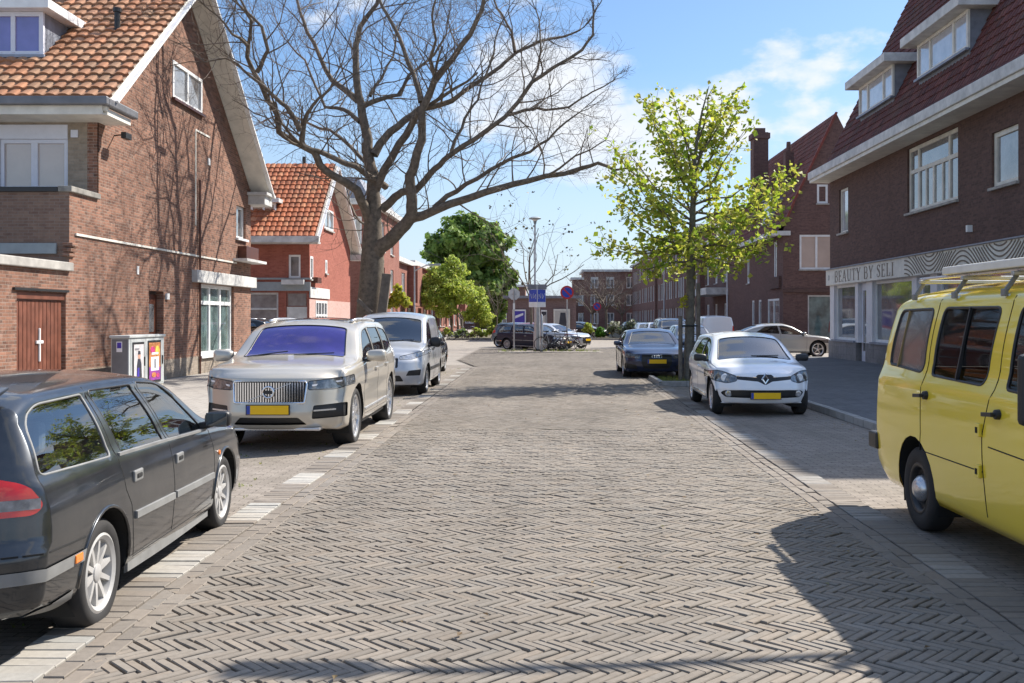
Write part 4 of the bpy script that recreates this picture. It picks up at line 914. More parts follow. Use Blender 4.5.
limb([(532, 82), (538, 68), (541, 50), (540, 30), (536, 10)], 0.045, 0.02, (-0.9, 0))
limb([(546, 176), (560, 168), (575, 156), (590, 150), (606, 140)], 0.04, 0.015, (-1.9, -2.4))
limb([(373, 230), (366, 225), (355, 215), (348, 200)], 0.05, 0.03, (0.4, 2.5))
limb([(371, 185), (368, 165), (352, 148), (330, 130), (306, 122), (286, 112), (270, 118)], 0.09, 0.02, (0.4, 3.6))
limb([(436, 80), (430, 60), (436, 40), (432, 15), (438, -8)], 0.06, 0.025, (-1.4, -3))
rng.seed(11)
for fine, rad, gr in limbs:
    L = polylen(fine); s = 0.10*L if rad[0] > .08 else 0.1
    while s < L:
        t = s/L; p, d = sample(fine, t); px_ = CX+F*p.x/p.y; far_ = 1.0 if px_ < 545 else max(.35, 1-(px_-545)/90)
        r = rad[min(len(rad)-1, int(t*(len(rad)-1)))]
        side = d.orthogonal(); side.rotate(Matrix.Rotation(rng.random()*6.283, 3, d)); side.z = side.z*0.8+0.25
        nd_ = (d*(0.35+0.4*rng.random())+side*0.8).normalized()
        ln = (0.9+1.5*rng.random())*(1.0 if t < .85 else 0.7)*far_
        if r > 0.12: ln *= 0.8
        sprout((TB, TW), p, nd_, ln, min(r*0.42, 0.026), 2, 0.22, 0.75, 1.1)
        s += 0.30+0.30*rng.random()+(0.6 if r > .13 else 0)
    p, d = fine[-1], (fine[-1]-fine[-2]).normalized()
    px_ = CX+F*p.x/p.y; far_ = 1.0 if px_ < 545 else max(.3, 1-(px_-545)/80)
    for _ in range(3): sprout((TB, TW), p, (d+rvec(.35)).normalized(), (1.3+rng.random())*far_, rad[-1]*0.7, 3 if rad[-1] > .02 and far_ > .9 else 2, 0.2, 0.8, 0.85)
TB.build('trunk', M['bark'], T, smooth=True, uv=False); TW.build('crown', M['twig'], T, uv=False)
print('twig faces', len(TW.f))
mb = MB(); k_ = thing('timber_prop', 'weathered timber prop leaning against the large leafless tree', 'prop', at(372, 376, 29.6)); WP.add(k_.name)
mb.bar(at(374.5, 372, 29.7), at(387, 274, 30.1), 0.27, 0.16, (0, 1, 0)); mb.build('stake', M['timber'], k_, bevel=0.02)
mb = MB(); mb.bar(at(358, 300, 29.7), at(371.5, 313, 29.6), 0.10, 0.12, (0, 1, 0)); mb.build('brace', M['timber'], k_)
# ---------------- young leafy tree on the right
rng.seed(5)
MY = 25.9
Tm = place('leafy_tree', 'young tree with fresh yellow-green leaves standing behind the white hatchback', 'tree', at(689, 384, MY))
LB, LW, LL = MB(), MB(), MB()
trunk = [at(688.5, 386, MY), at(689, 360, MY), at(690, 320, MY), at(690.5, 285, MY), at(691, 262, MY), at(692, 235, MY), at(693, 205, MY), at(694, 170, MY), at(697, 140, MY), at(702, 112, MY), (at(709, 86, MY))]
LB.tube(trunk, [0.15, 0.13, 0.12, 0.115, 0.11, 0.09, 0.075, 0.055, 0.04, 0.025, 0.008], 12, cap=False)
LC = [(0.44, 0.50, 0.05), (0.36, 0.46, 0.045), (0.52, 0.53, 0.09), (0.25, 0.36, 0.04), (0.44, 0.42, 0.08)]
ends = [((691, 262), (640, 262), -1), ((691, 258), (602, 236), .6), ((691, 250), (596, 248), -.6), ((692, 240), (612, 196), 0.9), ((692, 232), (606, 172), -1.2), ((693, 222), (625, 150), .3), ((693, 214), (612, 145), 1.2), ((694, 200), (648, 105), -.5), ((694, 190), (652, 96), .6), ((696, 170), (672, 92), -.2),
        ((692, 255), (742, 264), .8), ((692, 248), (776, 240), -.8), ((692, 240), (762, 252), 1.2), ((693, 230), (790, 188), .3), ((693, 222), (800, 170), -.6), ((694, 212), (784, 212), 1.2), ((693, 205), (760, 182), -1.2), ((695, 180), (742, 100), .5), ((697, 160), (735, 92), -.4), ((696, 172), (722, 96), .9), ((694, 195), (745, 130), -.9), ((698, 140), (715, 84), 0), ((692, 245), (660, 205), -1.5), ((692, 240), (730, 208), -1.6), ((693, 225), (670, 160), 1.4), ((694, 215), (720, 160), 1.5), ((692, 250), (650, 236), 1.6), ((692, 250), (735, 236), 1.6), ((692, 250), (690, 230), -2.0), ((694, 205), (690, 160), -1.4), ((693, 235), (765, 215), -1.7), ((693, 225), (640, 190), -1.7), ((695, 190), (700, 130), 1.0), ((696, 180), (680, 120), .8), ((692, 258), (715, 268), -1.4), ((692, 258), (668, 270), 1.2), ((695, 195), (665, 130), -1.2), ((692, 250), (625, 215), -.9)]
for a, b, dy in ends:
    p0 = at(*a, MY); p1 = at(*b, MY+dy); L = (p1-p0).length
    mid = p0.lerp(p1, 0.5); mid.z -= 0.05*L if abs(p1.x-p0.x) > abs(p1.z-p0.z) else 0
    mid.x += (p1.x-p0.x)*0.08; pts = [p0, p0.lerp(mid, .5)+rvec(.03*L), mid, mid.lerp(p1, .5)+rvec(.04*L), p1]
    LW.tube(pts, [0.035, 0.028, 0.02, 0.012, 0.005], 6, cap=False)
    up = p1.z-p0.z > 1.6*abs(p1.x-p0.x)
    nst = int(L/0.115)
    for i in range(nst):
        t = 0.22+0.80*i/nst; c, d = sample(pts, min(1, t)); w_ = 0.10+0.16*math.sin(min(1, t)*2.6)
        if not up: w_ *= 1.15
        if rng.random() < 0.35:
            e = c+rvec(0.22)+d*0.15; LW.tube([c, c.lerp(e, .5)+rvec(.03), e], [0.007, 0.006, 0.004], 3, cap=False); leaf_cards(LL, e, 0.13, 7, LC, 0.09, 0.9)
        leaf_cards(LL, c+Vector((0, 0, -0.02)), 0.14, 5, LC, w_*(0.5 if up else 0.68), 0.9)
for k in range(10): leaf_cards(LL, at(684+rng.uniform(-5, 2), 302+rng.uniform(-9, 9), MY-.15), 0.10, 3, [(0.42, 0.40, 0.03)], 0.05)
LB.build('trunk', plain('young_bark', (0.14, 0.125, 0.10), 0.9, var=.35, scale=12, bmp=.6), Tm, smooth=True, uv=False); LW.build('branch', M['twig'], Tm, uv=False); LL.build('crown', M['leaf'], Tm, uv=False)
for i, dx in enumerate((-0.22, 0.24)):
    mb = MB(); b0 = at(689, 386, MY-.1); mb.tube([(b0.x+dx, b0.y, 0.0), (b0.x+dx, b0.y, 2.6 if i else 1.75)], 0.055, 8)
    o = mb.build('tree_stake', M['timber']); tag(o, ['shorter round tree stake on the road side of the young leafy tree', 'taller round tree stake on the pavement side of the young leafy tree'][i], 'stake', 'stakes of the young tree')
mb = MB(); b0 = at(689, 330, MY); mb.tube([(b0.x+.27*math.cos(t*.63), b0.y+.2*math.sin(t*.63), 1.5) for t in range(10)], 0.022, 4, closed=True); mb.build('tree_tie', M['black'], Tm)
# ---------------- background trees
def crown_tree(name, label, cat, base, h, blobs, leaf, n, cols, trunk_r, mat_='leaf_dense', group=None, stems=1, inner=0.5):
    o = place(name, label, cat, base, group); b = Vector(base); tb, lb_ = MB(), MB()
    tops = [Vector(bl[0]) for bl in blobs]
    for s in range(stems):
        b1 = b+Vector((rng.gauss(0, .12*stems), rng.gauss(0, .12*stems), 0)) if stems > 1 else b
        fork = b1+Vector((rng.gauss(0, .1), 0, h*0.35)); tb.tube([b1, b1.lerp(fork, .5)+rvec(.04), fork], [trunk_r, trunk_r*.85, trunk_r*.7], 8, cap=False)
        for tp in tops[s::stems]:
            tb.tube(wiggle(fork, tp, 4, .08), [trunk_r*.5, trunk_r*.4, trunk_r*.3, trunk_r*.2, trunk_r*.08], 5, cap=False)
            for _ in range(4): tb.tube(wiggle(fork.lerp(tp, .6), tp+rvec(.5*trunk_r*8), 3, .08), [trunk_r*.2, trunk_r*.15, trunk_r*.1, .01], 4, cap=False)
    vol = [bl[1]**2.2 for bl in blobs]; tot = sum(vol)
    for (c, r), v in zip(blobs, vol):
        c = Vector(c)
        for _ in range(int(n*v/tot)):
            d = rvec().normalized(); rr = r*(inner+(1-inner)*rng.random()**0.5)*(0.86+0.28*math.sin(d.x*5+c.x*3)*math.sin(d.z*6+c.y))
            p = c+Vector((d.x*rr, d.y*rr, d.z*rr*0.85))
            nrm = (d*0.8+rvec(.5)+Vector((0, 0, .3))).normalized(); a = nrm.orthogonal(); a.rotate(Matrix.Rotation(rng.random()*6.28, 3, nrm)); e = nrm.cross(a)
            s = leaf*(0.6+0.8*rng.random()); k = 1+rng.gauss(0, .2); lb_.col = tuple(max(.004, x*k) for x in rng.choice(cols))
            lb_.add([p-a*s*.5, p+e*s*.4-nrm*s*.12, p+a*s*.5, p-e*s*.4-nrm*s*.12], [(0, 1, 2), (0, 2, 3)])
    tb.build('trunk', M['bark'], o, smooth=True, uv=False); lb_.build('crown', M[mat_], o, uv=False); return o
def blobs_px(lst, Y): return [(at(x, y, Y+dy), r*Y/F) for x, y, dy, r in lst]
rng.seed(21)
DG = [(0.16, 0.26, 0.045), (0.22, 0.32, 0.06), (0.10, 0.175, 0.03), (0.27, 0.36, 0.08)]
crown_tree('chestnut_tree', 'tall dense dark green tree rising behind the pale green willow', 'tree', at(478, 334, 105), 9, blobs_px([(462, 232, 0, 24), (485, 250, -2, 30), (445, 258, 2, 24), (440, 245, 0, 18), (500, 280, 1, 22), (472, 222, 0, 13), (505, 300, 0, 16), (450, 285, 1, 26), (480, 285, -2, 28), (428, 278, 2, 14), (490, 315, 0, 18), (455, 240, -3, 16), (488, 232, 1, 16)], 105), 0.46, 11500, DG, 0.4, inner=0.5)
LGc = [(0.46, 0.53, 0.09), (0.38, 0.48, 0.07), (0.54, 0.57, 0.13), (0.30, 0.40, 0.06)]
crown_tree('willow_tree', 'pale green bushy willow with several stems beyond the silver van', 'tree', at(455, 336, 84), 4, blobs_px([(442, 282, 0, 22), (455, 270, 1, 16), (430, 295, -1, 16), (462, 292, 0, 18), (445, 305, 0, 18), (452, 262, 0, 9), (425, 285, 0, 12), (437, 272, 0, 12)], 84), 0.145, 13000, LGc, 0.12, 'leaf', stems=5, inner=0.35)
crown_tree('willow_tree', 'smaller pale green tree with thin brown stem right of the willow', 'tree', at(478, 337, 88), 4, blobs_px([(478, 305, 0, 14), (485, 318, 0, 11), (470, 315, 0, 10), (478, 292, 0, 9)], 88), 0.14, 3400, LGc, 0.09, 'leaf', inner=0.3)
crown_tree('yellow_bush', 'yellow-green bush beside the trunk of the large leafless tree', 'bush', at(399, 338, 66), 2.4, blobs_px([(399, 296, 0, 9), (393, 302, 0, 8), (405, 302, 0, 7), (398, 288, 0, 5)], 66), 0.16, 1800, [(0.55, 0.52, 0.05), (0.44, 0.46, 0.05), (0.32, 0.36, 0.05)], 0.06, 'leaf', inner=0.3)
def bare_small(name, label, base, h, spread, n, buds=None, group=None, lean=0, r0=0.09, tint='twig', depth=3, height_fork=0.3):
    o = place(name, label, 'tree', base, group); b = Vector(base); tb, tw = MB(), MB(); tips = []
    f = b+Vector((lean, 0, h*height_fork)); tb.tube([b, b.lerp(f, .5)+rvec(.03), f], [r0, r0*.85, r0*.7], 8, cap=False)
    for i in range(n):
        a = 6.283*i/n+rng.random(); d = Vector((math.cos(a)*spread, math.sin(a)*spread*.7, 1.0)).normalized()
        sprout((tb, tw), f, d, h*(0.42+0.2*rng.random()), r0*0.5, depth, 0.15, 0.8, 1.0, tips)
    if buds:
        lb_ = MB()
        for pts, r, dp in tips:
            if dp == 0 and rng.random() < buds[1]: leaf_cards(lb_, pts[-1], buds[0], buds[3] if len(buds) > 3 else 2, buds[2], 0.1)
        lb_.build('crown', M['leaf'], o, uv=False)
    tb.build('trunk', M['bark'], o, smooth=True, uv=False); tw.build('branch', M[tint], o, uv=False); return o
rng.seed(31)
M['twig_pale'] = plain('pale_twigs', (0.235, 0.195, 0.16), 0.95, var=0.25)
TW2 = 'twig_pale'
bare_small('bare_tree', 'small dark budding tree right behind the street lamp and sign column', at(531, 350, 56), 7.6, 0.9, 6, (0.16, .75, [(0.05, 0.045, 0.03), (0.09, 0.08, 0.03)], 3), r0=0.09, depth=2, height_fork=0.36)
bare_small('bare_tree', 'brown leafless tree between the small pale green tree and the sign pole', at(497, 336, 90), 6.0, 0.9, 7, None, r0=0.08, tint=TW2)
bare_small('bare_tree', 'leafless tree showing above the flat roof of the kiosk', at(562, 332, 100), 5.6, 0.7, 6, None, r0=0.07, tint=TW2)
bare_small('bare_tree', 'pale leafless tree beside the black car right of the kiosk', at(592, 336, 84), 6.0, 0.9, 7, None, r0=0.09, tint=TW2)
bare_small('bare_tree', 'leafless tree with thick pale stem behind the slanted blue sign', at(606, 336, 82), 5.2, 1.1, 7, None, r0=0.13, tint=TW2, height_fork=0.42)
bare_small('bare_tree', 'leafless tree rightmost in the square, in front of the apartment blocks', at(622, 334, 104), 6.4, 1.0, 7, None, r0=0.10, tint=TW2)
rng.seed(41)
SH = [((418, 332), 7, 5, LGc), ((432, 334), 8, 5, DG), ((447, 334), 6, 4, [(0.3, 0.28, 0.04)]+LGc), ((462, 335), 8, 5, DG), ((477, 334), 7, 5, [(0.3, 0.27, 0.05)]+LGc), ((491, 333), 8, 6, LGc), ((408, 331), 6, 5, DG)]
SHL = ['low green shrub at the left end of the square bed behind the van', 'dark green low shrub below the willow', 'yellowish low shrub between two dark shrubs under the willow', 'dark low shrub right under the willow stems', 'straw-green low shrub under the small pale green tree', 'wide light green shrub near the round sign seen from behind', 'dark low shrub at the edge of the square next to the row houses']
for i, ((x, y), w_, h_, cols) in enumerate(SH):
    crown_tree('shrub', SHL[i], 'shrub', at(x, 338, 78), 0.6, blobs_px([(x, y-3, 0, h_), (x-w_*.6, y, .5, h_*.8), (x+w_*.6, y, -.3, h_*.8)], 78), 0.13, 900, cols, 0.03, 'leaf', 'low shrubs of the square', inner=0.2)
SH2 = [((588, 326), 5, 6, LGc, 'bright green shrub next to the black car on the square'), ((600, 330), 4, 6, [(0.12, 0.30, 0.03)], 'vivid green shrub below the slanted blue sign'), ((615, 326), 8, 9, [(0.3, 0.31, 0.22), (0.16, 0.2, 0.08), (0.5, 0.5, 0.42)], 'white flowering shrub left of the dark blue saloon'), ((632, 324), 9, 10, [(0.32, 0.33, 0.24), (0.14, 0.19, 0.07), (0.5, 0.5, 0.42)], 'large white flowering shrub close behind the dark blue saloon'), ((645, 326), 6, 8, [(0.14, 0.18, 0.07), (0.3, 0.3, 0.2)], 'grey-green shrub just left of the row of parked cars')]
for (x, y), w_, h_, cols, lab in SH2:
    crown_tree('shrub', lab, 'shrub', at(x, 338, 79), 0.8, blobs_px([(x, y, 0, h_*.7), (x-w_*.5, y+4, .5, h_*.6), (x+w_*.5, y+4, -.3, h_*.6)], 79), 0.13, 1300, cols, 0.03, 'leaf', 'shrubs right of the kiosk', inner=0.2)
# ------------------------------------------------------------------ vehicles
def interp(keys):
    xs = [k[0] for k in keys]; ys = [k[1] for k in keys]; n = len(xs)
    if n == 1: return lambda x: ys[0]
    d = [(ys[i+1]-ys[i])/(xs[i+1]-xs[i]) for i in range(n-1)]; m = [d[0]]
    for i in range(1, n-1):
        m.append(0.0 if d[i-1]*d[i] <= 0 else 2*d[i-1]*d[i]/(d[i-1]+d[i]))
    m.append(d[-1])
    def f(x):
        if x <= xs[0]: return ys[0]
        if x >= xs[-1]: return ys[-1]
        i = max(j for j in range(n-1) if xs[j] <= x); h = xs[i+1]-xs[i]; t = (x-xs[i])/h
        return (2*t**3-3*t*t+1)*ys[i]+(t**3-2*t*t+t)*h*m[i]+(-2*t**3+3*t*t)*ys[i+1]+(t**3-t*t)*h*m[i+1]
    return f
def lin(keys):
    def f(x):
        if x <= keys[0][0]: return keys[0][1]
        for a, b in zip(keys[:-1], keys[1:]):
            if x <= b[0]: return a[1]+(b[1]-a[1])*(x-a[0])/(b[0]-a[0])
        return keys[-1][1]
    return f
def car_shell(S):
    """closed body skin: side, roof, floor and two end grids; local +Y is the nose"""
    L = S['L']; top, belt, wd, bot = interp(S['top']), interp(S['belt']), interp(S['w']), interp(S['bot'])
    tum, crown = S.get('tum', .35), interp(S['crown']) if isinstance(S['crown'], list) else (lambda y: S['crown'])
    er = S.get('edge', 0.07)
    fx, fp, fz = S['fkx'], S.get('fp', 3.0), lin(S['fz']); rx_, rp, rz = S['rkx'], S.get('rp', 4.0), lin(S['rz'])
    fr, rr = S.get('frange', 0.55), S.get('rrange', 0.5)
    ns_low, ns_gl, nt_ = 16, 12, 10
    inner = S.get('shape', [(0.0, 0.90), (0.07, 0.965), (0.28, 0.99), (0.55, 1.0), (0.82, 0.985), (1.0, 0.955)])
    sh = interp(inner)
    dens = S.get('step', 0.045); n = int(L/dens); stations = [-L/2+L*i/n for i in range(n+1)]
    def half(y):
        w_, zb, zt, zl = wd(y), bot(y), top(y), belt(y); ze = max(zl+0.02, zt-crown(y)); pts = []
        for i in range(ns_low+1):
            t = i/ns_low; pts.append((w_*sh(t), zb+(zl-zb)*t))
        x0 = w_*sh(1.0); wr = x0-tum*(ze-zl)-S.get('shoulder', 0.02)
        r = min(er, (ze-zl)*0.45+0.008)
        for i in range(1, ns_gl-2):
            t = i/(ns_gl-3)*1.0; z = zl+(ze-r-zl)*t; pts.append((x0-(S.get('shoulder', .02))*min(1, t*6)-tum*(z-zl)+0.018*math.sin(math.pi*t)*min(1, (ze-zl)*3), z))
        xa, za = pts[-1]
        for i in range(1, 4):
            a = math.pi/2*i/4; pts.append((xa-r*1.1*(1-math.cos(a)), za+r*math.sin(a)))
        xr, zr = pts[-1]; tops = []
        for i in range(1, nt_+1):
            t = i/nt_; tops.append((xr*(1-t), zr+(zt-zr)*(1-(1-t)**2.2)))
        return pts, tops
    v = []; f = []; rings = []
    def emit(x, y, z):
        w_ = max(0.2, wd(y)); q = min(1.15, abs(x)/w_)
        tf = max(0.0, (y-(L/2-fr))/fr); tr = max(0.0, ((-L/2+rr)-y)/rr)
        if tf > 0: y += (tf**S.get('fe', 1.6))*(-(fx*q**fp)-fz(z))
        if tr > 0: y += (tr**S.get('re', 1.6))*((rx_*q**rp)+rz(z))
        v.append((x, y, z)); return len(v)-1
    for y in stations:
        pts, tops = half(y); k = len(pts)
        right = [emit(x, y, z) for x, z in pts]; tr_ = [emit(x, y, z) for x, z in tops]
        tl_ = [emit(-x, y, z) for x, z in tops[:-1]]; left = [emit(-x, y, z) for x, z in pts]
        nb_ = len(tops); xb, zb = pts[0]
        fl = [emit(xb*(1-2*i/(2*nb_)), y, zb) for i in range(1, 2*nb_)]
        ring = right+tr_+tl_[::-1]+left[::-1]+fl[::-1]
        rings.append((ring, right, left, tr_, tl_, fl))
    for a, b in zip(rings[:-1], rings[1:]):
        A_, B_ = a[0], b[0]; m = len(A_)
        for i in range(m): f.append((A_[i], A_[(i+1) % m], B_[(i+1) % m], B_[i]))
    for idx, y in ((0, stations[0]), (-1, stations[-1])):
        ring, right, left, tr_, tl_, fl = rings[idx]; nb_ = len(tr_); rows = []
        rows.append([right[0]]+fl+[left[0]])
        for i in range(1, len(right)-1):
            xr, z = v[right[i]][0], None
            pts, tops = half(y); x_, z_ = pts[i]
            rows.append([right[i]]+[emit(x_*(1-2*j/(2*nb_)), y, z_+ (0)) for j in range(1, 2*nb_)]+[left[i]])
        rows.append([right[-1]]+tr_+tl_[::-1]+[left[-1]])
        for r0, r1 in zip(rows[:-1], rows[1:]):
            for j in range(len(r0)-1):
                q = (r0[j], r0[j+1], r1[j+1], r1[j])
                f.append(q if idx == -1 else q[::-1])
    me = bpy.data.meshes.new('tmp'); me.from_pydata(v, [], f); bm = bmesh.new(); bm.from_mesh(me); bpy.data.meshes.remove(me)
    bmesh.ops.recalc_face_normals(bm, faces=bm.faces); bm.normal_update(); return bm
AX = {'side': (1, 2), 'front': (0, 2), 'rear': (0, 2), 'top': (0, 1)}
def inpoly(p, poly):
    x, y = p; c = False; n = len(poly)
    for i in range(n):
        (x1, y1), (x2, y2) = poly[i], poly[(i+1) % n]
        if (y1 > y) != (y2 > y) and x < (x2-x1)*(y-y1)/(y2-y1)+x1: c = not c
    return c
def rounded(poly, r, k=4):
    """round the corners of a polygon"""
    out = []; n = len(poly); rs = r if isinstance(r, (list, tuple)) else [r]*n
    for i in range(n):
        p = Vector(poly[i]); a = Vector(poly[i-1]); b = Vector(poly[(i+1) % n]); r_ = rs[i]
        if r_ <= 0: out.append(tuple(p)); continue
        da, db = (a-p), (b-p); la, lb_ = da.length, db.length; rr = min(r_, la*.45, lb_*.45)
        s, e = p+da/la*rr, p+db/lb_*rr
        for j in range(k+1):
            t = j/k; out.append(tuple(s*(1-t)**2+p*2*t*(1-t)+e*t*t))
    return out
def cut(bm, poly, axis, pred):
    """cut the outline of poly (projected along an axis) into the skin; returns the faces inside"""
    i0, i1 = AX[axis]; xs = [p[0] for p in poly]; ys = [p[1] for p in poly]; m_ = 0.002
    bb = (min(xs)-m_, max(xs)+m_, min(ys)-m_, max(ys)+m_)
    def hit(f, b):
        a = [vv.co[i0] for vv in f.verts]; c = [vv.co[i1] for vv in f.verts]
        return not (max(a) < b[0] or min(a) > b[1] or max(c) < b[2] or min(c) > b[3])
    cand = {f for f in bm.faces if pred(f) and hit(f, bb)}
    n = len(poly)
    for i in range(n):
        a, b = poly[i], poly[(i+1) % n]
        eb = (min(a[0], b[0])-m_, max(a[0], b[0])+m_, min(a[1], b[1])-m_, max(a[1], b[1])+m_)
        sub = [f for f in cand if hit(f, eb)]
        if not sub: continue
        co = Vector((0, 0, 0)); co[i0], co[i1] = a; d = (b[0]-a[0], b[1]-a[1])
        if math.hypot(*d) < 1e-6: continue
        no = Vector((0, 0, 0)); no[i0], no[i1] = -d[1], d[0]
        geom = set(sub)
        for f in sub: geom.update(f.edges); geom.update(f.verts)
        cand -= set(sub)
        r = bmesh.ops.bisect_plane(bm, geom=list(geom), dist=1e-5, plane_co=co, plane_no=no.normalized())
        cand |= {g for g in r['geom'] if isinstance(g, bmesh.types.BMFace) and g.is_valid}
        cand = {f for f in cand if f.is_valid}
    bm.normal_update()
    return [f for f in cand if f.is_valid and inpoly((f.calc_center_median()[i0], f.calc_center_median()[i1]), poly)]
def detach(bm, faces, name, m, parent, off=0.0, shrink=0.0, keep=False, smooth=True):
    nb_ = bmesh.new(); mp = {}
    for f in faces:
        vs = []
        for vv in f.verts:
            if vv not in mp: mp[vv] = nb_.verts.new(vv.co-vv.normal*off)
            vs.append(mp[vv])
        try: nb_.faces.new(vs)
        except ValueError: pass
    if not keep: bmesh.ops.delete(bm, geom=faces, context='FACES')
    nb_.normal_update()
    if shrink:
        for vv in nb_.verts:
            if vv.is_boundary: vv.co -= vv.normal*shrink
    me = bpy.data.meshes.new(name); nb_.to_mesh(me); loops = boundary_loops(nb_); nb_.free()
    o = link_mesh(name, me, m, parent, smooth); return o, loops
def boundary_loops(bm):
    ed = [e for e in bm.edges if e.is_boundary]; adj = {}
    for e in ed:
        a, b = e.verts; adj.setdefault(a, []).append(b); adj.setdefault(b, []).append(a)
    seen = set(); out = []
    for s in adj:
        if s in seen: continue
        lp = [s]; seen.add(s); c = s
        while True:
            nx = [q for q in adj[c] if q not in seen]
            if not nx: break
            c = nx[0]; seen.add(c); lp.append(c)
        out.append([vv.co.copy() for vv in lp])
    return out
def thin(pts, d):
    out = [pts[0]]
    for p in pts[1:]:
        if (p-out[-1]).length > d: out.append(p)
    return out
class Car:
    def __init__(s, name, label, S, paint_m, loc, rotz, group=None, cat='car'):
        s.S = S; s.bm = car_shell(S); s.tree = BVHTree.FromBMesh(s.bm); s.paint = paint_m
        s.root = thing(name, label, cat, loc, rotz, group)
    def on_side(s, y, z, sg):
        h = s.tree.ray_cast(Vector((sg*3, y, z)), Vector((-sg, 0, 0))); return h[0], h[1]
    def on_end(s, x, z, sg):
        h = s.tree.ray_cast(Vector((x, sg*6, z)), Vector((0, -sg, 0))); return h[0], h[1]
    def on_top(s, x, y):
        h = s.tree.ray_cast(Vector((x, y, 4)), Vector((0, 0, -1))); return h[0], h[1]
    def side(s, poly, sg, name, m, off=0.006, rim=None, rim_r=0.007, parent=None, zmin=None):
        fs = cut(s.bm, poly, 'side', lambda f: f.calc_center_median().x*sg > 0.3 and abs(f.normal.x) > 0.12)
        if not fs: print('empty', name); return None
        o, lp = detach(s.bm, fs, name, m, parent or s.root, off)
        if rim:
            mb = MB()
            for l in lp:
                l = thin(l, .012)
                if len(l) > 3: mb.tube([p+Vector((sg*.002, 0, 0)) for p in l], rim_r, 5, closed=True)
            mb.build('window_rim' if 'glass' in name or 'window' in name else 'rim', rim, o, smooth=True, uv=False)
        return o
    def end(s, poly, sg, name, m, off=0.004, rim=None, rim_r=0.006, parent=None, ny=0.12):
        Lh = s.S['L']/2
        fs = cut(s.bm, poly, 'front', lambda f: f.calc_center_median().y*sg > Lh*0.35 and f.normal.y*sg > ny)
        if not fs: print('empty', name); return None
        o, lp = detach(s.bm, fs, name, m, parent or s.root, off)
        if rim:
            mb = MB()
            for l in lp:
                l = thin(l, .012)
                if len(l) > 3: mb.tube(l, rim_r, 5, closed=True)
            mb.build('rim', rim, o, smooth=True, uv=False)
        return o
    def top(s, poly, name, m, off=0.005, rim=None, rim_r=0.008, zmin=0.6, parent=None):
        fs = cut(s.bm, poly, 'top', lambda f: f.calc_center_median().z > zmin and f.normal.z > 0.12)
        if not fs: print('empty', name); return None
        o, lp = detach(s.bm, fs, name, m, parent or s.root, off)
        if rim:
            mb = MB()
            for l in lp:
                l = thin(l, .015)
                if len(l) > 3: mb.tube(l, rim_r, 5, closed=True)
            mb.build('rim', rim, o, smooth=True, uv=False)
        return o
    def arches(s, ys, zc, r, dark=None):
        n = 22; s.lip = []
        for y in ys:
            poly = [(y+r*math.cos(2*math.pi*i/n), zc+r*math.sin(2*math.pi*i/n)) for i in range(n)]
            for sg in (1, -1):
                fs = cut(s.bm, poly, 'side', lambda f: f.calc_center_median().x*sg > s.S['w'][1][1]*0.55)
                ed = set()
                for f in fs: ed.update(f.edges)
                bmesh.ops.delete(s.bm, geom=fs, context='FACES')
        wmax = max(k[1] for k in s.S['w'])
        for y in ys:
            for sg in (1, -1):
                mb = MB()
                pr = [(y+r*1.005*math.cos(math.pi*i/14*1.3-0.47), zc+r*1.005*math.sin(math.pi*i/14*1.3-0.47)) for i in range(15)]; vs = []
                for (yy, z) in pr:
                    h = s.on_side(yy, z, sg)[0]; xo = abs(h.x) if h is not None else wmax*.94
                    vs += [(sg*(xo-0.006), yy, z), (sg*(wmax-0.36), yy, z)]
                fs = [(2*i, 2*i+1, 2*i+3, 2*i+2) for i in range(14)]+[tuple(2*i+1 for i in range(15))]
                mb.add(vs, fs); mb.build('wheel_well', M['dark'], s.root, uv=False)
    def wheels(s, ys, R_, tw, rimr, spokes, style, rim_m, xo=None, hub=None, visible=(1, -1)):
        wmax = max(k[1] for k in s.S['w']); xo = xo or wmax-0.035-tw*.51
        first = {}
        for y in ys:
            for sg in (1, -1):
                if sg in first:
                    c = copy_tree(first[sg], s.root); c.location = (sg*xo, y, R_)
                else: first[sg] = make_wheel(s.root, (sg*xo, y, R_), sg, R_, tw, rimr, spokes, style, rim_m)
    def seam(s, pts, sg, r=0.0045, name='door_gap', parent=None, m=None):
        mb = MB()
        for pl_ in pts:
            out = []
            for a, b in zip(pl_[:-1], pl_[1:]):
                k = max(2, int(math.dist(a, b)/0.035))
                for i in range(k+1):
                    t = i/k; h = s.on_side(a[0]+(b[0]-a[0])*t, a[1]+(b[1]-a[1])*t, sg)[0]
                    if h is not None: out.append(h-Vector((sg*0.002, 0, 0)))
            if len(out) > 2: mb.tube(thin(out, .01), r, 5)
        return mb.build(name, m or M['dark'], parent or s.root, smooth=True, uv=False)
    def strip(s, pts, sg, h, t, name, m, parent=None):
        """a rubbing strip following the side"""
        mb = MB(); prev = None; out = []
        for a, b in zip(pts[:-1], pts[1:]):
            k = max(2, int(math.dist(a, b)/0.05))
            for i in range(k+1):
                q = i/k; hh = s.on_side(a[0]+(b[0]-a[0])*q, a[1]+(b[1]-a[1])*q, sg)[0]
                if hh is not None: out.append(hh)
        out = thin(out, .02); vs = []
        for p in out: vs += [p+Vector((-sg*.01, 0, -h/2)), p+Vector((sg*t, 0, -h*.4)), p+Vector((sg*t, 0, h*.4)), p+Vector((-sg*.01, 0, h/2))]
        fs = [(4*i+k, 4*i+(k+1) % 4, 4*i+4+(k+1) % 4, 4*i+4+k) for i in range(len(out)-1) for k in range(4)]+[(0, 1, 2, 3), tuple(len(vs)-1-k for k in range(4))]
        return mb.add(vs, fs).build(name, m, parent or s.root, fix=True, uv=False)
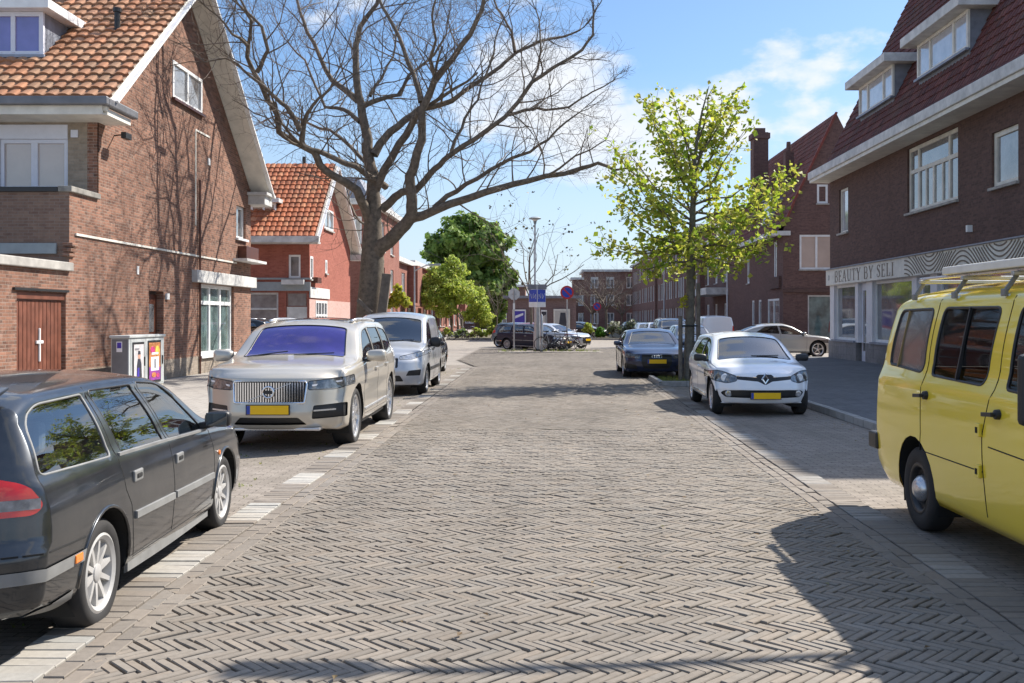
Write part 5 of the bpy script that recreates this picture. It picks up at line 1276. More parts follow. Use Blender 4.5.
    def handle(s, y, z, sg, m, ln=0.2, h=0.035, parent=None, drop=0.03):
        p, nrm = s.on_side(y, z, sg)
        if p is None: return
        mb = MB(); mb.obox(p+Vector((sg*0.022, 0, 0)), (0, 1, 0), (1, 0, 0), (0, 0, 1), ln/2, 0.010, h/2)
        for d in (-1, 1): mb.obox(p+Vector((sg*0.008, d*ln*.42, 0)), (0, 1, 0), (1, 0, 0), (0, 0, 1), 0.018, 0.014, h/2)
        return mb.build('handle', m, parent or s.root, bevel=0.008, uv=False)
    def mirror(s, y, z, sg, m, sz=(0.11, 0.09, 0.075), stalk=True, back=None):
        p, _ = s.on_side(y, z, sg)
        if p is None: return
        mb = MB(); c = p+Vector((sg*(sz[0]+0.03), -0.01, sz[2]*0.75)); n1, n2 = 12, 8; vs = []; fs = []
        for i in range(n2+1):
            a = math.pi*i/n2
            for k in range(n1):
                b = 2*math.pi*k/n1
                def se(t, e=0.55): return math.copysign(abs(t)**e, t)
                x = se(math.cos(a)); yv = se(math.sin(a))*se(math.cos(b)); zv = se(math.sin(a))*se(math.sin(b))
                yv = yv*(1 if yv > 0 else 0.55); zsc = 1-0.18*(x*sg*-1+1)*.5
                vs.append(c+Vector((x*sz[0], yv*sz[1], zv*sz[2]*zsc)))
        for i in range(n2):
            for k in range(n1): fs.append((i*n1+k, i*n1+(k+1) % n1, (i+1)*n1+(k+1) % n1, (i+1)*n1+k))
        mb.add(vs, fs); o = mb.build('mirror', m, s.root, smooth=True, uv=False, fix=True)
        g = MB(); g.obox(c+Vector((0, -sz[1]*.56, 0)), (1, 0, 0), (0, 1, 0), (0, 0, 1), sz[0]*.82, .004, sz[2]*.75); g.build('mirror_glass', M['pane'], o, bevel=.01, uv=False)
        st = MB(); st.bar(p+Vector((-sg*.01, 0.0, 0)), c+Vector((-sg*sz[0]*.5, 0, -sz[2]*.6)), .10, .05); st.build('mirror_foot', M['black'], o, bevel=.01, uv=False)
        return o
    def wipers(s, y0, x=0.62):
        for xa, xb, yy in ((x*.95, x*.15, .10), (-.02*x, -x*.82, .10)):
            a, b = s.on_top(xa, y0+.02)[0], s.on_top(xb, y0-yy)[0]
            if a is None or b is None: continue
            mb = MB(); mb.bar(a+Vector((0, 0, .014)), b+Vector((0, 0, .018)), .018, .014); mb.build('wiper', M['black'], s.root, uv=False)
    def plate(s, z, sg, ln=0.52, h=0.11, strip=True, tilt=0.0, x=0.0):
        p, _ = s.on_end(x, z, sg); mb = MB(); c = Vector((x, p.y+sg*0.022, z))
        b = MB(); b.obox(c-Vector((0, sg*.010, 0)), (1, 0, 0), (0, 1, 0), (0, 0, 1), ln/2+.012, .012, h/2+.010); fr = b.build('plate_holder', M['black'], s.root, uv=False)
        mb.obox(c, (1, 0, 0), (0, 1, 0), (0, 0, 1), ln/2, .005, h/2); mb.build('number_plate', M['plate'], fr, uv=False)
        mb = MB(); mb.obox(c+Vector((sg*-1*(ln/2-0.022)*-1 if False else sg*(ln/2-.022), sg*.0045, 0)), (1, 0, 0), (0, 1, 0), (0, 0, 1), .021, .003, h/2-.002); mb.build('plate_strip', M['blue_strip'], fr, uv=False)
    def finish(s, interior=True, seats=True, floor_z=0.30, cab=(-1.2, 0.5), seat_z=0.5, seat_m=None, rows=(0.05, -0.85), dash=0.75, headz=1.2):
        bm = s.bm
        me = bpy.data.meshes.new('body'); bm.to_mesh(me)
        s.body = link_mesh('body', me, s.paint, s.root, True); bm.free()
        S = s.S; wmax = max(k[1] for k in S['w'])
        mb = MB(); mb.box(-wmax*.80, wmax*.80, -S['L']/2+.45, S['L']/2-.55, floor_z-.02, floor_z+.16); mb.build('underbody_light_block', M['dark'], s.root, uv=False)  # dark underbody box, added to block light inside the shell
        if not interior: return
        mb = MB(); x = wmax*.80
        mb.box(-x, x, dash-.12, dash+.30, .55, S.get('dashz', .90)); mb.build('dashboard', M['dark'], s.root, bevel=.05, uv=False)
        mb = MB(); mb.tube([(-0.36*S.get('wheelside', 1)+.18*math.cos(a*.524), dash-.22+.05*math.sin(a*.524), S.get('dashz', .90)+.02+.17*math.sin(a*.524)) for a in range(12)], .014, 6, closed=True); mb.build('steering_wheel', M['black'], s.root, uv=False)
        mb = MB(); mb.obox((0, dash-.48, headz+.10), (1, 0, 0), (0, 1, 0), (0, 0, 1), .10, .02, .035); mb.build('inside_mirror', M['black'], s.root, bevel=.01, uv=False)
        first = None
        for r_ in rows:
            for sg in (1, -1):
                if first is None:
                    b = MB(); b.prism(rounded([(-.27, .0), (.25, .02), (.27, .16), (-.10, .18), (-.30, headz-seat_z-.22), (-.40, headz-seat_z-.22), (-.36, .05)], .05, 2), lambda u, v: (-.24, u, v), lambda u, v: (.24, u, v))
                    first = b.build('seat', seat_m or M['seat'], s.root, fix=True, bevel=.03, uv=False); h = MB(); h.obox((0, -.40, headz-seat_z-.10), (1, 0, 0), (0, 1, 0), (0, 0, 1), .13, .05, .09); h.build('head_rest', seat_m or M['seat'], first, bevel=.03, uv=False); c = first
                else: c = copy_tree(first, s.root)
                c.location = (sg*.36, r_, seat_z)
def make_wheel(root, loc, sg, R_, tw, rimr, spokes, style, rim_m):
    h = tw/2; mb = MB()
    mb.lathe([(rimr-.012, -h*.75), (rimr+.008, -h*.92), (rimr+(R_-rimr)*.5, -h*1.02), (R_-.022, -h*.93), (R_-.004, -h*.72), (R_, -h*.3), (R_, h*.3), (R_-.004, h*.72), (R_-.022, h*.93), (rimr+(R_-rimr)*.5, h*1.02), (rimr+.008, h*.92), (rimr-.012, h*.75)], axis='X', n=40)
    t = mb.build('wheel', M['rubber'], root, smooth=True, uv=False); t.location = loc
    o = sg*h*0.78; rb = MB()
    rb.lathe([(rimr+.006, o+sg*.012), (rimr-.008, o+sg*.018), (rimr-.030, o+sg*.004), (rimr-.042, o-sg*.05), (rimr-.045, o-sg*.12)], axis='X', n=40)
    if style == 'steel':
        rb.lathe([(rimr-.03, o-sg*.03), (rimr-.06, o-sg*.045), (rimr*.55, o-sg*.03), (rimr*.5, o-sg*.02)], axis='X', n=32)
        rim = rb.build('rim', M['black'], t, smooth=True, uv=False)
        c = MB(); c.lathe([(0.105, o-sg*.02), (.10, o+sg*.01), (.06, o+sg*.045), (0.0, o+sg*.055)], axis='X', n=24); c.build('hub_cap', rim_m, rim, smooth=True, uv=False)
    else:
        hub = rimr*.24
        for k in range(spokes):
            for dbl in ((-.5, .5) if style == 'twin' else (0,)):
                a = 2*math.pi*k/spokes+dbl*0.16+0.2; ca, sa = math.cos(a), math.sin(a)
                w0, w1 = (rimr*.15, rimr*.19) if style == 'broad' else ((rimr*.10, rimr*.13) if style == 'twin' else (rimr*.17, rimr*.12))
                vs = []
                for (rr, ww, oo) in ((hub*.7, w0/2, -.012), (rimr*.6, (w0+w1)/4, -.004), (rimr-.018, w1/2, -.002)):
                    for s2_, d in ((-1, 0), (1, 0), (1, -.035), (-1, -.035)):
                        y = ca*rr-sa*ww*s2_*(0.86 if d == 0 else 1); z = sa*rr+ca*ww*s2_*(0.86 if d == 0 else 1); vs.append((o+sg*(oo+d), y, z))
                rb.add(vs, [(4*i+q, 4*i+(q+1) % 4, 4*i+4+(q+1) % 4, 4*i+4+q) for i in range(2) for q in range(4)])
        rb.lathe([(hub, o-sg*.03), (hub*.95, o-sg*.004), (hub*.6, o+sg*.004), (0, o+sg*.006)], axis='X', n=24)
        rim = rb.build('rim', rim_m, t, smooth=True, autosmooth=35, uv=False)
        d = MB(); d.lathe([(rimr*.62, o-sg*.075), (rimr*.62, o-sg*.085), (0.02, o-sg*.085)], axis='X', n=24); d.build('brake_disc', M['trim_grey'], rim, uv=False)
    return t
# ---------------- estate car, near left
lang = math.atan(0.004)
def leftx(Y, half): return lineL(Y)-0.02-half
# palette
P_ANTH = paint('anthracite_paint', (0.030, 0.034, 0.040), 0.6, 0.30, 0.10)
P_SAND = paint('champagne_paint', (0.53, 0.485, 0.41), 0.35, 0.30, 0.05)
P_SILV = paint('silver_paint', (0.50, 0.515, 0.54), 0.4, 0.32, 0.08)
P_WHITE = paint('white_paint_car', (0.80, 0.81, 0.83), 0.0, 0.35, 0.04)
P_BLUE = paint('midnight_blue_paint', (0.012, 0.022, 0.065), 0.45, 0.28, 0.06)
P_GREIGE = paint('grey_silver_paint', (0.50, 0.50, 0.48), 0.35, 0.30, 0.06)
P_YEL = paint('yellow_paint', (0.84, 0.625, 0.03), 0.0, 0.36, 0.06)
P_BLACK = paint('black_paint', (0.012, 0.013, 0.016), 0.3, 0.3, 0.08)
P_RED = paint('red_paint', (0.28, 0.015, 0.02), 0.3, 0.3, 0.06)
def V40():
    S = dict(L=4.48, w=[(-2.24, .84), (-1.3, .855), (0, .86), (1.3, .85), (2.24, .80)], tum=.43, crown=[(-2.24, .035), (0.3, .05), (1.0, .05), (2.24, .055)], edge=.08,
        top=[(-2.24, 1.32), (-1.6, 1.385), (-.6, 1.40), (-.05, 1.385), (.30, 1.33), (.95, 1.00), (1.15, .955), (1.7, .89), (2.24, .74)],
        belt=[(-2.24, .90), (-1.2, .91), (0, .885), (1.0, .86), (1.7, .80), (2.24, .66)], bot=[(-2.24, .30), (-1.7, .24), (0, .20), (1.7, .20), (2.24, .24)],
        fkx=.34, fp=3.2, fz=[(.2, .10), (.35, .03), (.5, 0), (.62, .05), (.74, .14)], rkx=.20, rp=4, rz=[(.2, .10), (.35, .02), (.5, 0), (.60, 0.0), (.625, .045), (.9, .09), (1.0, .13), (1.34, .34)], rrange=.6, re=1.3,
        shape=[(0, .88), (.08, .965), (.30, .99), (.55, 1.0), (.80, .985), (1.0, .95)])
    c = Car('estate_car', 'dark grey estate car with red tail lamp, parked nearest on the left', S, P_ANTH, (-2.475-.86, 6.74, 0), .062)
    c.root.scale = (1, 1, .98)
    R_ = .305; ys = (-1.29, 1.27)
    c.arches(ys, R_+.01, .355)
    for sg in (1, -1):
        rim = M['trim_grey']
        c.side(rounded([(-1.95, .955), (-1.10, .935), (-1.10, 1.295), (-1.70, 1.285), (-1.86, 1.21)], [.05, .03, .04, .12, .12]), sg, 'quarter_glass', M['glass_car'], .006, rim, .008)
        c.side(rounded([(-.93, .93), (-.17, .912), (-.31, 1.30), (-1.00, 1.31)], .03), sg, 'window_glass', M['glass_car'], .006, M['black'], .007)
        c.side(rounded([(-.06, .912), (.76, .885), (.42, 1.17), (.20, 1.275), (-.20, 1.31)], [.03, .03, .1, .1, .03]), sg, 'window_glass', M['glass_car'], .006, M['black'], .007)
        c.strip([(-1.0, .928), (-.13, .905), (.80, .872)], sg, .022, .010, 'window_strip', M['trim_grey'])
        c.seam([[(-1.05, 1.33), (-1.03, .90), (-1.0, .72), (-.93, .62), (-.89, .45), (-.85, .30)], [(-.25, 1.34), (-.11, .90), (-.13, .30)], [(.84, .90), (.90, .70), (.86, .32)], [(-.85, .29), (.86, .29)]], sg)
        c.strip([(-.87, .545), (-.14, .53)], sg, .052, .014, 'rub_strip', M['trim_grey']); c.strip([(-.10, .53), (.85, .51)], sg, .052, .014, 'rub_strip', M['trim_grey'])
        c.strip([(-.90, .25), (.88, .225)], sg, .10, .012, 'sill_trim', M['trim_grey'])
        for y, z in ((-.80, .775), (.02, .765)):
            p, n_ = c.on_side(y, z, sg); h = MB(); h.obox(p+Vector((sg*.004, 0, 0)), (0, 1, 0), (1, 0, 0), (0, 0, 1), .075, .010, .036); hb = h.build('handle', M['trim_grey'], c.root, bevel=.014, uv=False)
            h = MB(); h.obox(p+Vector((sg*.014, -.0, .0)), (0, 1, 0), (1, 0, 0), (0, 0, 1), .042, .006, .014); h.build('handle_recess', M['dark'], hb, bevel=.01, uv=False)
        c.mirror(.78, .905, sg, M['black'], (.095, .08, .068))
        h = MB(); p, _ = c.on_side(1.05, .66, sg); h.lathe([(.022, 0), (.018, .008), (0, .012)], (0, 0, 0), 'X', 10); o = h.build('side_lamp', M['lens_amber'], c.root, uv=False); o.location = p
        # arch lips
        for y in ys:
            mb = MB(); pts = []
            for i in range(17):
                a = math.pi*i/16; h_ = c.on_side(y+.358*math.cos(a), R_+.01+.358*math.sin(a), sg)[0]
                if h_ is not None: pts.append(h_)
            mb.tube(pts, .011, 6); mb.build('arch_lip', c.paint, c.root, smooth=True, uv=False)
        # tail lamp wraps the corner
    for sg in (1, -1):
        x0, x1 = (.46*sg, .95*sg)
        c.end(rounded([(sg*.40, .64), (sg*.96, .64), (sg*.96, .93), (sg*.55, .93), (sg*.47, .80)], .02), -1, 'tail_lamp', M['lens_red'], .0, M['black'], .005, ny=-.02) if False else None
        fs = cut(c.bm, rounded([(-2.4, .77), (-2.02, .775), (-1.99, .82), (-2.02, .92), (-2.09, .975), (-2.4, .975)], .03), 'side', lambda f: f.calc_center_median().x*sg > .42 and f.calc_center_median().y < -1.5)
        tl, lp = detach(c.bm, fs, 'tail_lamp', M['lens_red'], c.root, -.004)
        t2 = MB(); pts = [c.on_side(y, .83, sg)[0] for y in (-2.06, -2.03, -2.0)]; pts = [p for p in pts if p is not None]
        q = [c.on_end(sg*x, .83, -1)[0] for x in (.50, .58, .66, .73, .77)]
        allp = [p for p in q if p is not None]+pts; vs = []
        for p in allp:
            d = Vector((sg*.6, -.8, 0))*.009; vs += [p+d+Vector((0, 0, -.026)), p+d+Vector((0, 0, .026))]
        t2.add(vs, [(2*i, 2*i+1, 2*i+3, 2*i+2) for i in range(len(allp)-1)]); t2.build('reverse_lens', M['lens_clear'], tl, uv=False)
        fs = cut(c.bm, [(-2.5, .46), (-1.62, .455), (-1.60, .515), (-2.5, .525)], 'side', lambda f: f.calc_center_median().x*sg > .30 and f.calc_center_median().y < -1.5)
        bs, _ = detach(c.bm, fs, 'bumper_strip', M['trim_grey'], c.root, -.010)
        fs = cut(c.bm, [(-2.5, .20), (-1.66, .20), (-1.72, .33), (-2.0, .31), (-2.5, .22)], 'side', lambda f: f.calc_center_median().x*sg > .35 and f.calc_center_median().y < -1.5)
        if fs: detach(c.bm, fs, 'bumper_corner', M['trim_grey'], c.root, -.008)
        h = MB(); p, _ = c.on_side(-1.70, .487, sg); h.obox(p+Vector((sg*.012, 0, 0)), (0, 1, 0), (1, 0, 0), (0, 0, 1), .045, .006, .022); h.build('side_marker', M['lens_amber'], c.root, bevel=.005, uv=False)
    c.strip([(-2.30, .60), (-1.60, .575)], 1, .012, .003, 'bumper_gap', M['dark'])
    c.end(rounded([(-.60, .98), (.60, .98), (.52, 1.30), (-.52, 1.30)], .05), -1, 'rear_window', M['glass_dark'], .006, M['black'], .010)
    c.plate(.76, -1); c.top(rounded([(-.62, .99), (.62, .99), (.50, .40), (-.50, .40)], .06), 'windscreen', M['glass_car'], .006, M['black'], .010)
    for sg in (1, -1):
        c.end(rounded([(sg*.34, .60), (sg*.80, .60), (sg*.80, .72), (sg*.34, .72)], .03), 1, 'headlight', M['lens_clear'], .002, M['black'])
    c.end(rounded([(-.28, .56), (.28, .56), (.28, .72), (-.28, .72)], .03), 1, 'grille', M['black'], .01, M['chrome']); c.plate(.44, 1)
    sp_ = MB(); sp_.prism([(-2.10, 1.315), (-1.80, 1.385), (-1.80, 1.37), (-2.08, 1.285)], lambda u, v: (-.56, u, v), lambda u, v: (.56, u, v)); sp_.build('spoiler', c.paint, c.root, fix=True, bevel=.01, uv=False)
    ex = MB(); ex.tube([(.45, -2.2, .26), (.45, -1.9, .26)], .028, 10); ex.build('exhaust_pipe', M['steel'], c.root, uv=False)
    c.wheels(ys, R_, .195, .215, 10, 'single', M['alloy_dull'])
    c.finish(rows=(.0, -.85), dash=.72, headz=1.16, seat_z=.42, seat_m=M['seat_grey'])
    return c
# ---------------- large champagne off-roader
def emblem_iron(c, z, r):
    p, _ = c.on_end(0, z, 1); mb = MB(); y = p.y+.03
    mb.tube([(r*math.cos(a*.314), y, z+r*math.sin(a*.314)) for a in range(20)], r*.20, 6, closed=True); mb.build('emblem', M['chrome'], c.root, smooth=True, uv=False)
    mb = MB(); mb.obox((0, y, z), (1, 0, 0), (0, 1, 0), (0, 0, 1), r*.95, .008, r*.30); mb.build('emblem_bar', M['black'], c.root, uv=False)
def XC90():
    S = dict(L=4.95, w=[(-2.475, .90), (-1.5, .955), (0, .96), (1.5, .955), (2.475, .86)], tum=.33, crown=[(-2.475, .04), (.2, .06), (1.0, .06), (1.6, .045), (2.475, .05)], edge=.09,
        top=[(-2.475, 1.59), (-1.6, 1.685), (-.5, 1.705), (.1, 1.68), (.45, 1.615), (1.15, 1.205), (1.38, 1.16), (1.9, 1.115), (2.3, 1.06), (2.475, 1.00)],
        belt=[(-2.475, 1.16), (-1.0, 1.12), (0.3, 1.09), (1.3, 1.07), (2.0, 1.03), (2.475, .93)], bot=[(-2.475, .40), (-1.9, .30), (0, .26), (1.9, .26), (2.475, .30)],
        fkx=.40, fp=3.0, fz=[(.25, .14), (.38, .04), (.50, 0), (.62, .02), (.80, .04), (.94, .07), (1.02, .16)], rkx=.16, rz=[(.3, .1), (.45, 0), (.75, .02), (1.1, .10), (1.7, .45)], rrange=.8, re=1.25,
        shape=[(0, .88), (.06, .965), (.28, .985), (.50, .98), (.74, 1.0), (.90, .985), (1.0, .96)])
    Y = 12.45
    c = Car('off_road_car', 'champagne large off-road car with violet windscreen and slatted grille', S, P_SAND, (-2.50-.96, Y+2.475, 0), math.pi+lang)
    R_ = .385; ys = (-1.50, 1.485); c.arches(ys, R_+.01, .435)
    for sg in (1, -1):
        c.side(rounded([(-.05, 1.13), (.92, 1.105), (.55, 1.37), (.26, 1.51), (-.12, 1.55)], [.03, .04, .15, .15, .03]), sg, 'window_glass', M['glass_car'], .006, M['black'], .009)
        c.side(rounded([(-1.02, 1.15), (-.15, 1.135), (-.22, 1.555), (-1.05, 1.555)], .03), sg, 'window_glass', M['glass_dark'], .006, M['black'], .009)
        c.side(rounded([(-1.92, 1.26), (-1.12, 1.155), (-1.14, 1.555), (-1.70, 1.515)], [.06, .03, .03, .08]), sg, 'quarter_glass', M['glass_dark'], .006, M['black'], .009)
        c.strip([(-1.9, 1.20), (-1.1, 1.125), (.95, 1.085)], sg, .018, .006, 'window_strip', M['alloy'])
        c.seam([[(-1.08, 1.63), (-1.07, .80), (-.98, .62), (-.95, .38)], [(-.17, 1.63), (-.10, 1.1), (-.10, .38)], [(1.0, 1.08), (1.02, .8), (.98, .38)], [(-.95, .38), (.98, .37)]], sg)
        c.strip([(-.95, .46), (.98, .44)], sg, .03, .014, 'door_trim', M['alloy']); c.strip([(-1.04, .29), (1.02, .28)], sg, .07, .012, 'sill_trim', M['black'])
        c.handle(-.86, .985, sg, c.paint, .22, .04); c.handle(.10, .965, sg, c.paint, .22, .04)
        c.mirror(.80, 1.10, sg, c.paint, (.14, .10, .095))
        mb = MB(); rail = [Vector((sg*.60, y, interp(S['top'])(y)-.02)) for y in (.15, -.3, -.8, -1.3, -1.75)]; mb.tube(rail, .022, 8); mb.build('roof_rail', M['alloy'], c.root, smooth=True, uv=False)
    c.top(rounded([(-.70, 1.16), (.70, 1.16), (.60, .50), (-.60, .50)], [.06, .06, .07, .07]), 'windscreen', M['glass_violet'], .006, M['black'], .014)
    c.top(rounded([(-.50, .12), (.50, .12), (.50, -.75), (-.50, -.75)], .05), 'sunroof', M['pane'], .003, M['black'], .008)
    for sg in (1, -1):
        hl = c.end(rounded([(sg*.47, .795), (sg*.80, .80), (sg*.97, .85), (sg*.97, .975), (sg*.88, .945), (sg*.47, .905)], .03), 1, 'headlight', M['lens_smoke'], .004, M['black'], .007, ny=.08)
        if hl:
            mb = MB(); a = c.on_end(sg*.52, .85, 1)[0]; b = c.on_end(sg*.84, .895, 1)[0]; mb.bar(a+Vector((0, .004, 0)), b+Vector((0, .004, 0)), .012, .022); mb.build('lamp_bar', M['lens_white'], hl, uv=False)
        d = c.end(rounded([(sg*.52, .43), (sg*.90, .44), (sg*.90, .62), (sg*.54, .60)], .02), 1, 'side_intake', M['black'], .02, None, ny=.0)
        a = c.on_end(sg*.54, .535, 1)[0]; b = c.on_end(sg*.78, .54, 1)[0]; mb = MB(); mb.bar(a, b, .02, .018); mb.build('intake_bar', M['alloy'], c.root, uv=False)
    g_ = c.end(rounded([(-.44, .635), (.44, .635), (.46, .88), (.44, .905), (-.44, .905), (-.46, .88)], .03), 1, 'grille', M['black'], .035, None)
    mb = MB(); fr_ = rounded([(-.44, .635), (.44, .635), (.46, .88), (.44, .905), (-.44, .905), (-.46, .88)], .03); mb.tube([c.on_end(x, z, 1)[0]+Vector((0, .006, 0)) for x, z in fr_], .015, 6, closed=True); mb.build('grille_frame', M['chrome'], g_, smooth=True, uv=False)
    mb = MB()
    for k in range(-13, 14):
        x = k*.0325; p = c.on_end(x, .77, 1)[0]; mb.obox(p-Vector((0, .004, 0)), (1, 0, 0), (0, 1, 0), (0, 0, 1), .008, .012, .122)
    mb.build('grille_slats', M['chrome'], g_, uv=False)
    mb = MB(); mb.bar(c.on_end(.27, .66, 1)[0]+Vector((0, .026, 0)), c.on_end(-.27, .885, 1)[0]+Vector((0, .026, 0)), .008, .024, (0, 1, 0)); mb.build('grille_bar', M['alu'], g_, uv=False)
    emblem_iron(c, .772, .068)
    c.end(rounded([(-.46, .36), (.46, .36), (.36, .455), (-.36, .455)], .02), 1, 'lower_intake', M['black'], .03); c.plate(.555, 1)
    c.strip([(-2.3, .5), (-1.9, .5)], 1, .02, .004, 'bumper_gap', M['dark'])
    mb = MB(); mb.obox((0, 2.27, .30), (1, 0, 0), (0, 1, 0), (0, 0, 1), .62, .09, .018); mb.build('skid_plate', M['alloy'], c.root, bevel=.01, uv=False)
    for sg in (1, -1): c.end(rounded([(sg*.62, .55), (sg*.92, .55), (sg*.92, .95), (sg*.62, .95)], .04), -1, 'tail_lamp', M['lens_red'], .0)
    c.wheels(ys, R_, .275, .285, 10, 'broad', M['alloy']); c.S['dashz'] = 1.02
    c.wipers(1.20, .66)
    c.finish(rows=(.05, -.9), dash=.85, headz=1.48, seat_z=.62)
    return c
# ---------------- silver van
def VAN():
    S = dict(L=4.42, w=[(-2.21, .86), (-1.3, .91), (0, .915), (1.2, .91), (2.21, .80)], tum=.16, crown=[(-2.21, .045), (.4, .06), (1.1, .07), (2.21, .06)], edge=.11,
        top=[(-2.21, 1.79), (-1.0, 1.84), (0, 1.845), (.45, 1.80), (.72, 1.68), (1.30, 1.20), (1.50, 1.13), (1.85, 1.06), (2.21, .92)],
        belt=[(-2.21, 1.02), (0, 1.04), (1.2, 1.03), (1.8, .96), (2.21, .82)], bot=[(-2.21, .33), (-1.6, .25), (1.6, .22), (2.21, .25)],
        fkx=.36, fz=[(.2, .1), (.4, .02), (.55, 0), (.75, .05), (.95, .20)], rkx=.10, rz=[(.3, .06), (.5, 0), (1, .02), (1.8, .12)], rrange=.35,
        shape=[(0, .90), (.06, .965), (.25, .99), (.5, 1.0), (.8, .985), (1, .965)])
    Y = 21.7
    c = Car('delivery_van', 'silver delivery van with dark windscreen parked behind the champagne off-road car', S, P_SILV, (-2.60-.915, Y+2.0, 0), math.pi+lang, cat='van')
    R_ = .325; ys = (-1.32, 1.34); c.arches(ys, R_+.01, .375)
    for sg in (1, -1):
        c.side(rounded([(.30, 1.08), (1.18, 1.06), (.95, 1.35), (.62, 1.60), (.30, 1.60)], [.03, .04, .12, .15, .04]), sg, 'window_glass', M['glass_dark'], .006, M['black'], .009)
        c.seam([[(.22, 1.68), (.22, .32)], [(1.22, 1.05), (1.16, .72), (.98, .45), (.95, .32)], [(.22, .32), (.96, .32)], [(-.85, 1.65), (-.85, .36), (.2, .34)], [(-2.0, 1.0), (-.85, .99)]], sg)
        c.strip([(-.85, .56), (.95, .56)], sg, .09, .012, 'rub_strip', M['black']); c.handle(.34, .98, sg, M['black'], .18); c.handle(.10, 1.0, sg, M['black'], .16)
        c.mirror(.95, 1.06, sg, M['black'], (.12, .09, .13))
        c.end(rounded([(sg*.36, .80), (sg*.62, .80), (sg*.94, .92), (sg*.92, 1.0), (sg*.70, .95), (sg*.36, .87)], .02), 1, 'headlight', M['lens_clear'], .003, M['black'], .006, ny=-.05)
        c.end(rounded([(sg*.50, .45), (sg*.78, .45), (sg*.80, .58), (sg*.56, .56)], .02), 1, 'fog_lamp', M['black'], .006)
        c.end(rounded([(sg*.70, .8), (sg*.86, .8), (sg*.84, 1.3), (sg*.74, 1.3)], .03), -1, 'tail_lamp', M['lens_red'], 0)
    c.top(rounded([(-.74, 1.30), (.74, 1.30), (.66, .66), (-.66, .66)], .07), 'windscreen', M['glass_car'], .006, M['black'], .012)
    c.end(rounded([(-.34, .62), (.34, .62), (.34, .84), (-.34, .84)], .04), 1, 'grille', M['black'], .015, M['chrome'], .008)
    c.end(rounded([(-.45, .33), (.45, .33), (.38, .46), (-.38, .46)], .03), 1, 'lower_intake', M['black'], .02); c.plate(.54, 1)
    c.wheels(ys, R_, .205, .215, 5, 'twin', M['alloy']); c.S['dashz'] = 1.05
    c.wipers(1.34, .68)
    c.finish(rows=(.45,), dash=1.0, headz=1.45, seat_z=.62)
    b = MB(); b.box(-.78, .78, .12, .16, .5, 1.66); b.build('bulkhead', M['trim_grey'], c.root, uv=False)
    return c
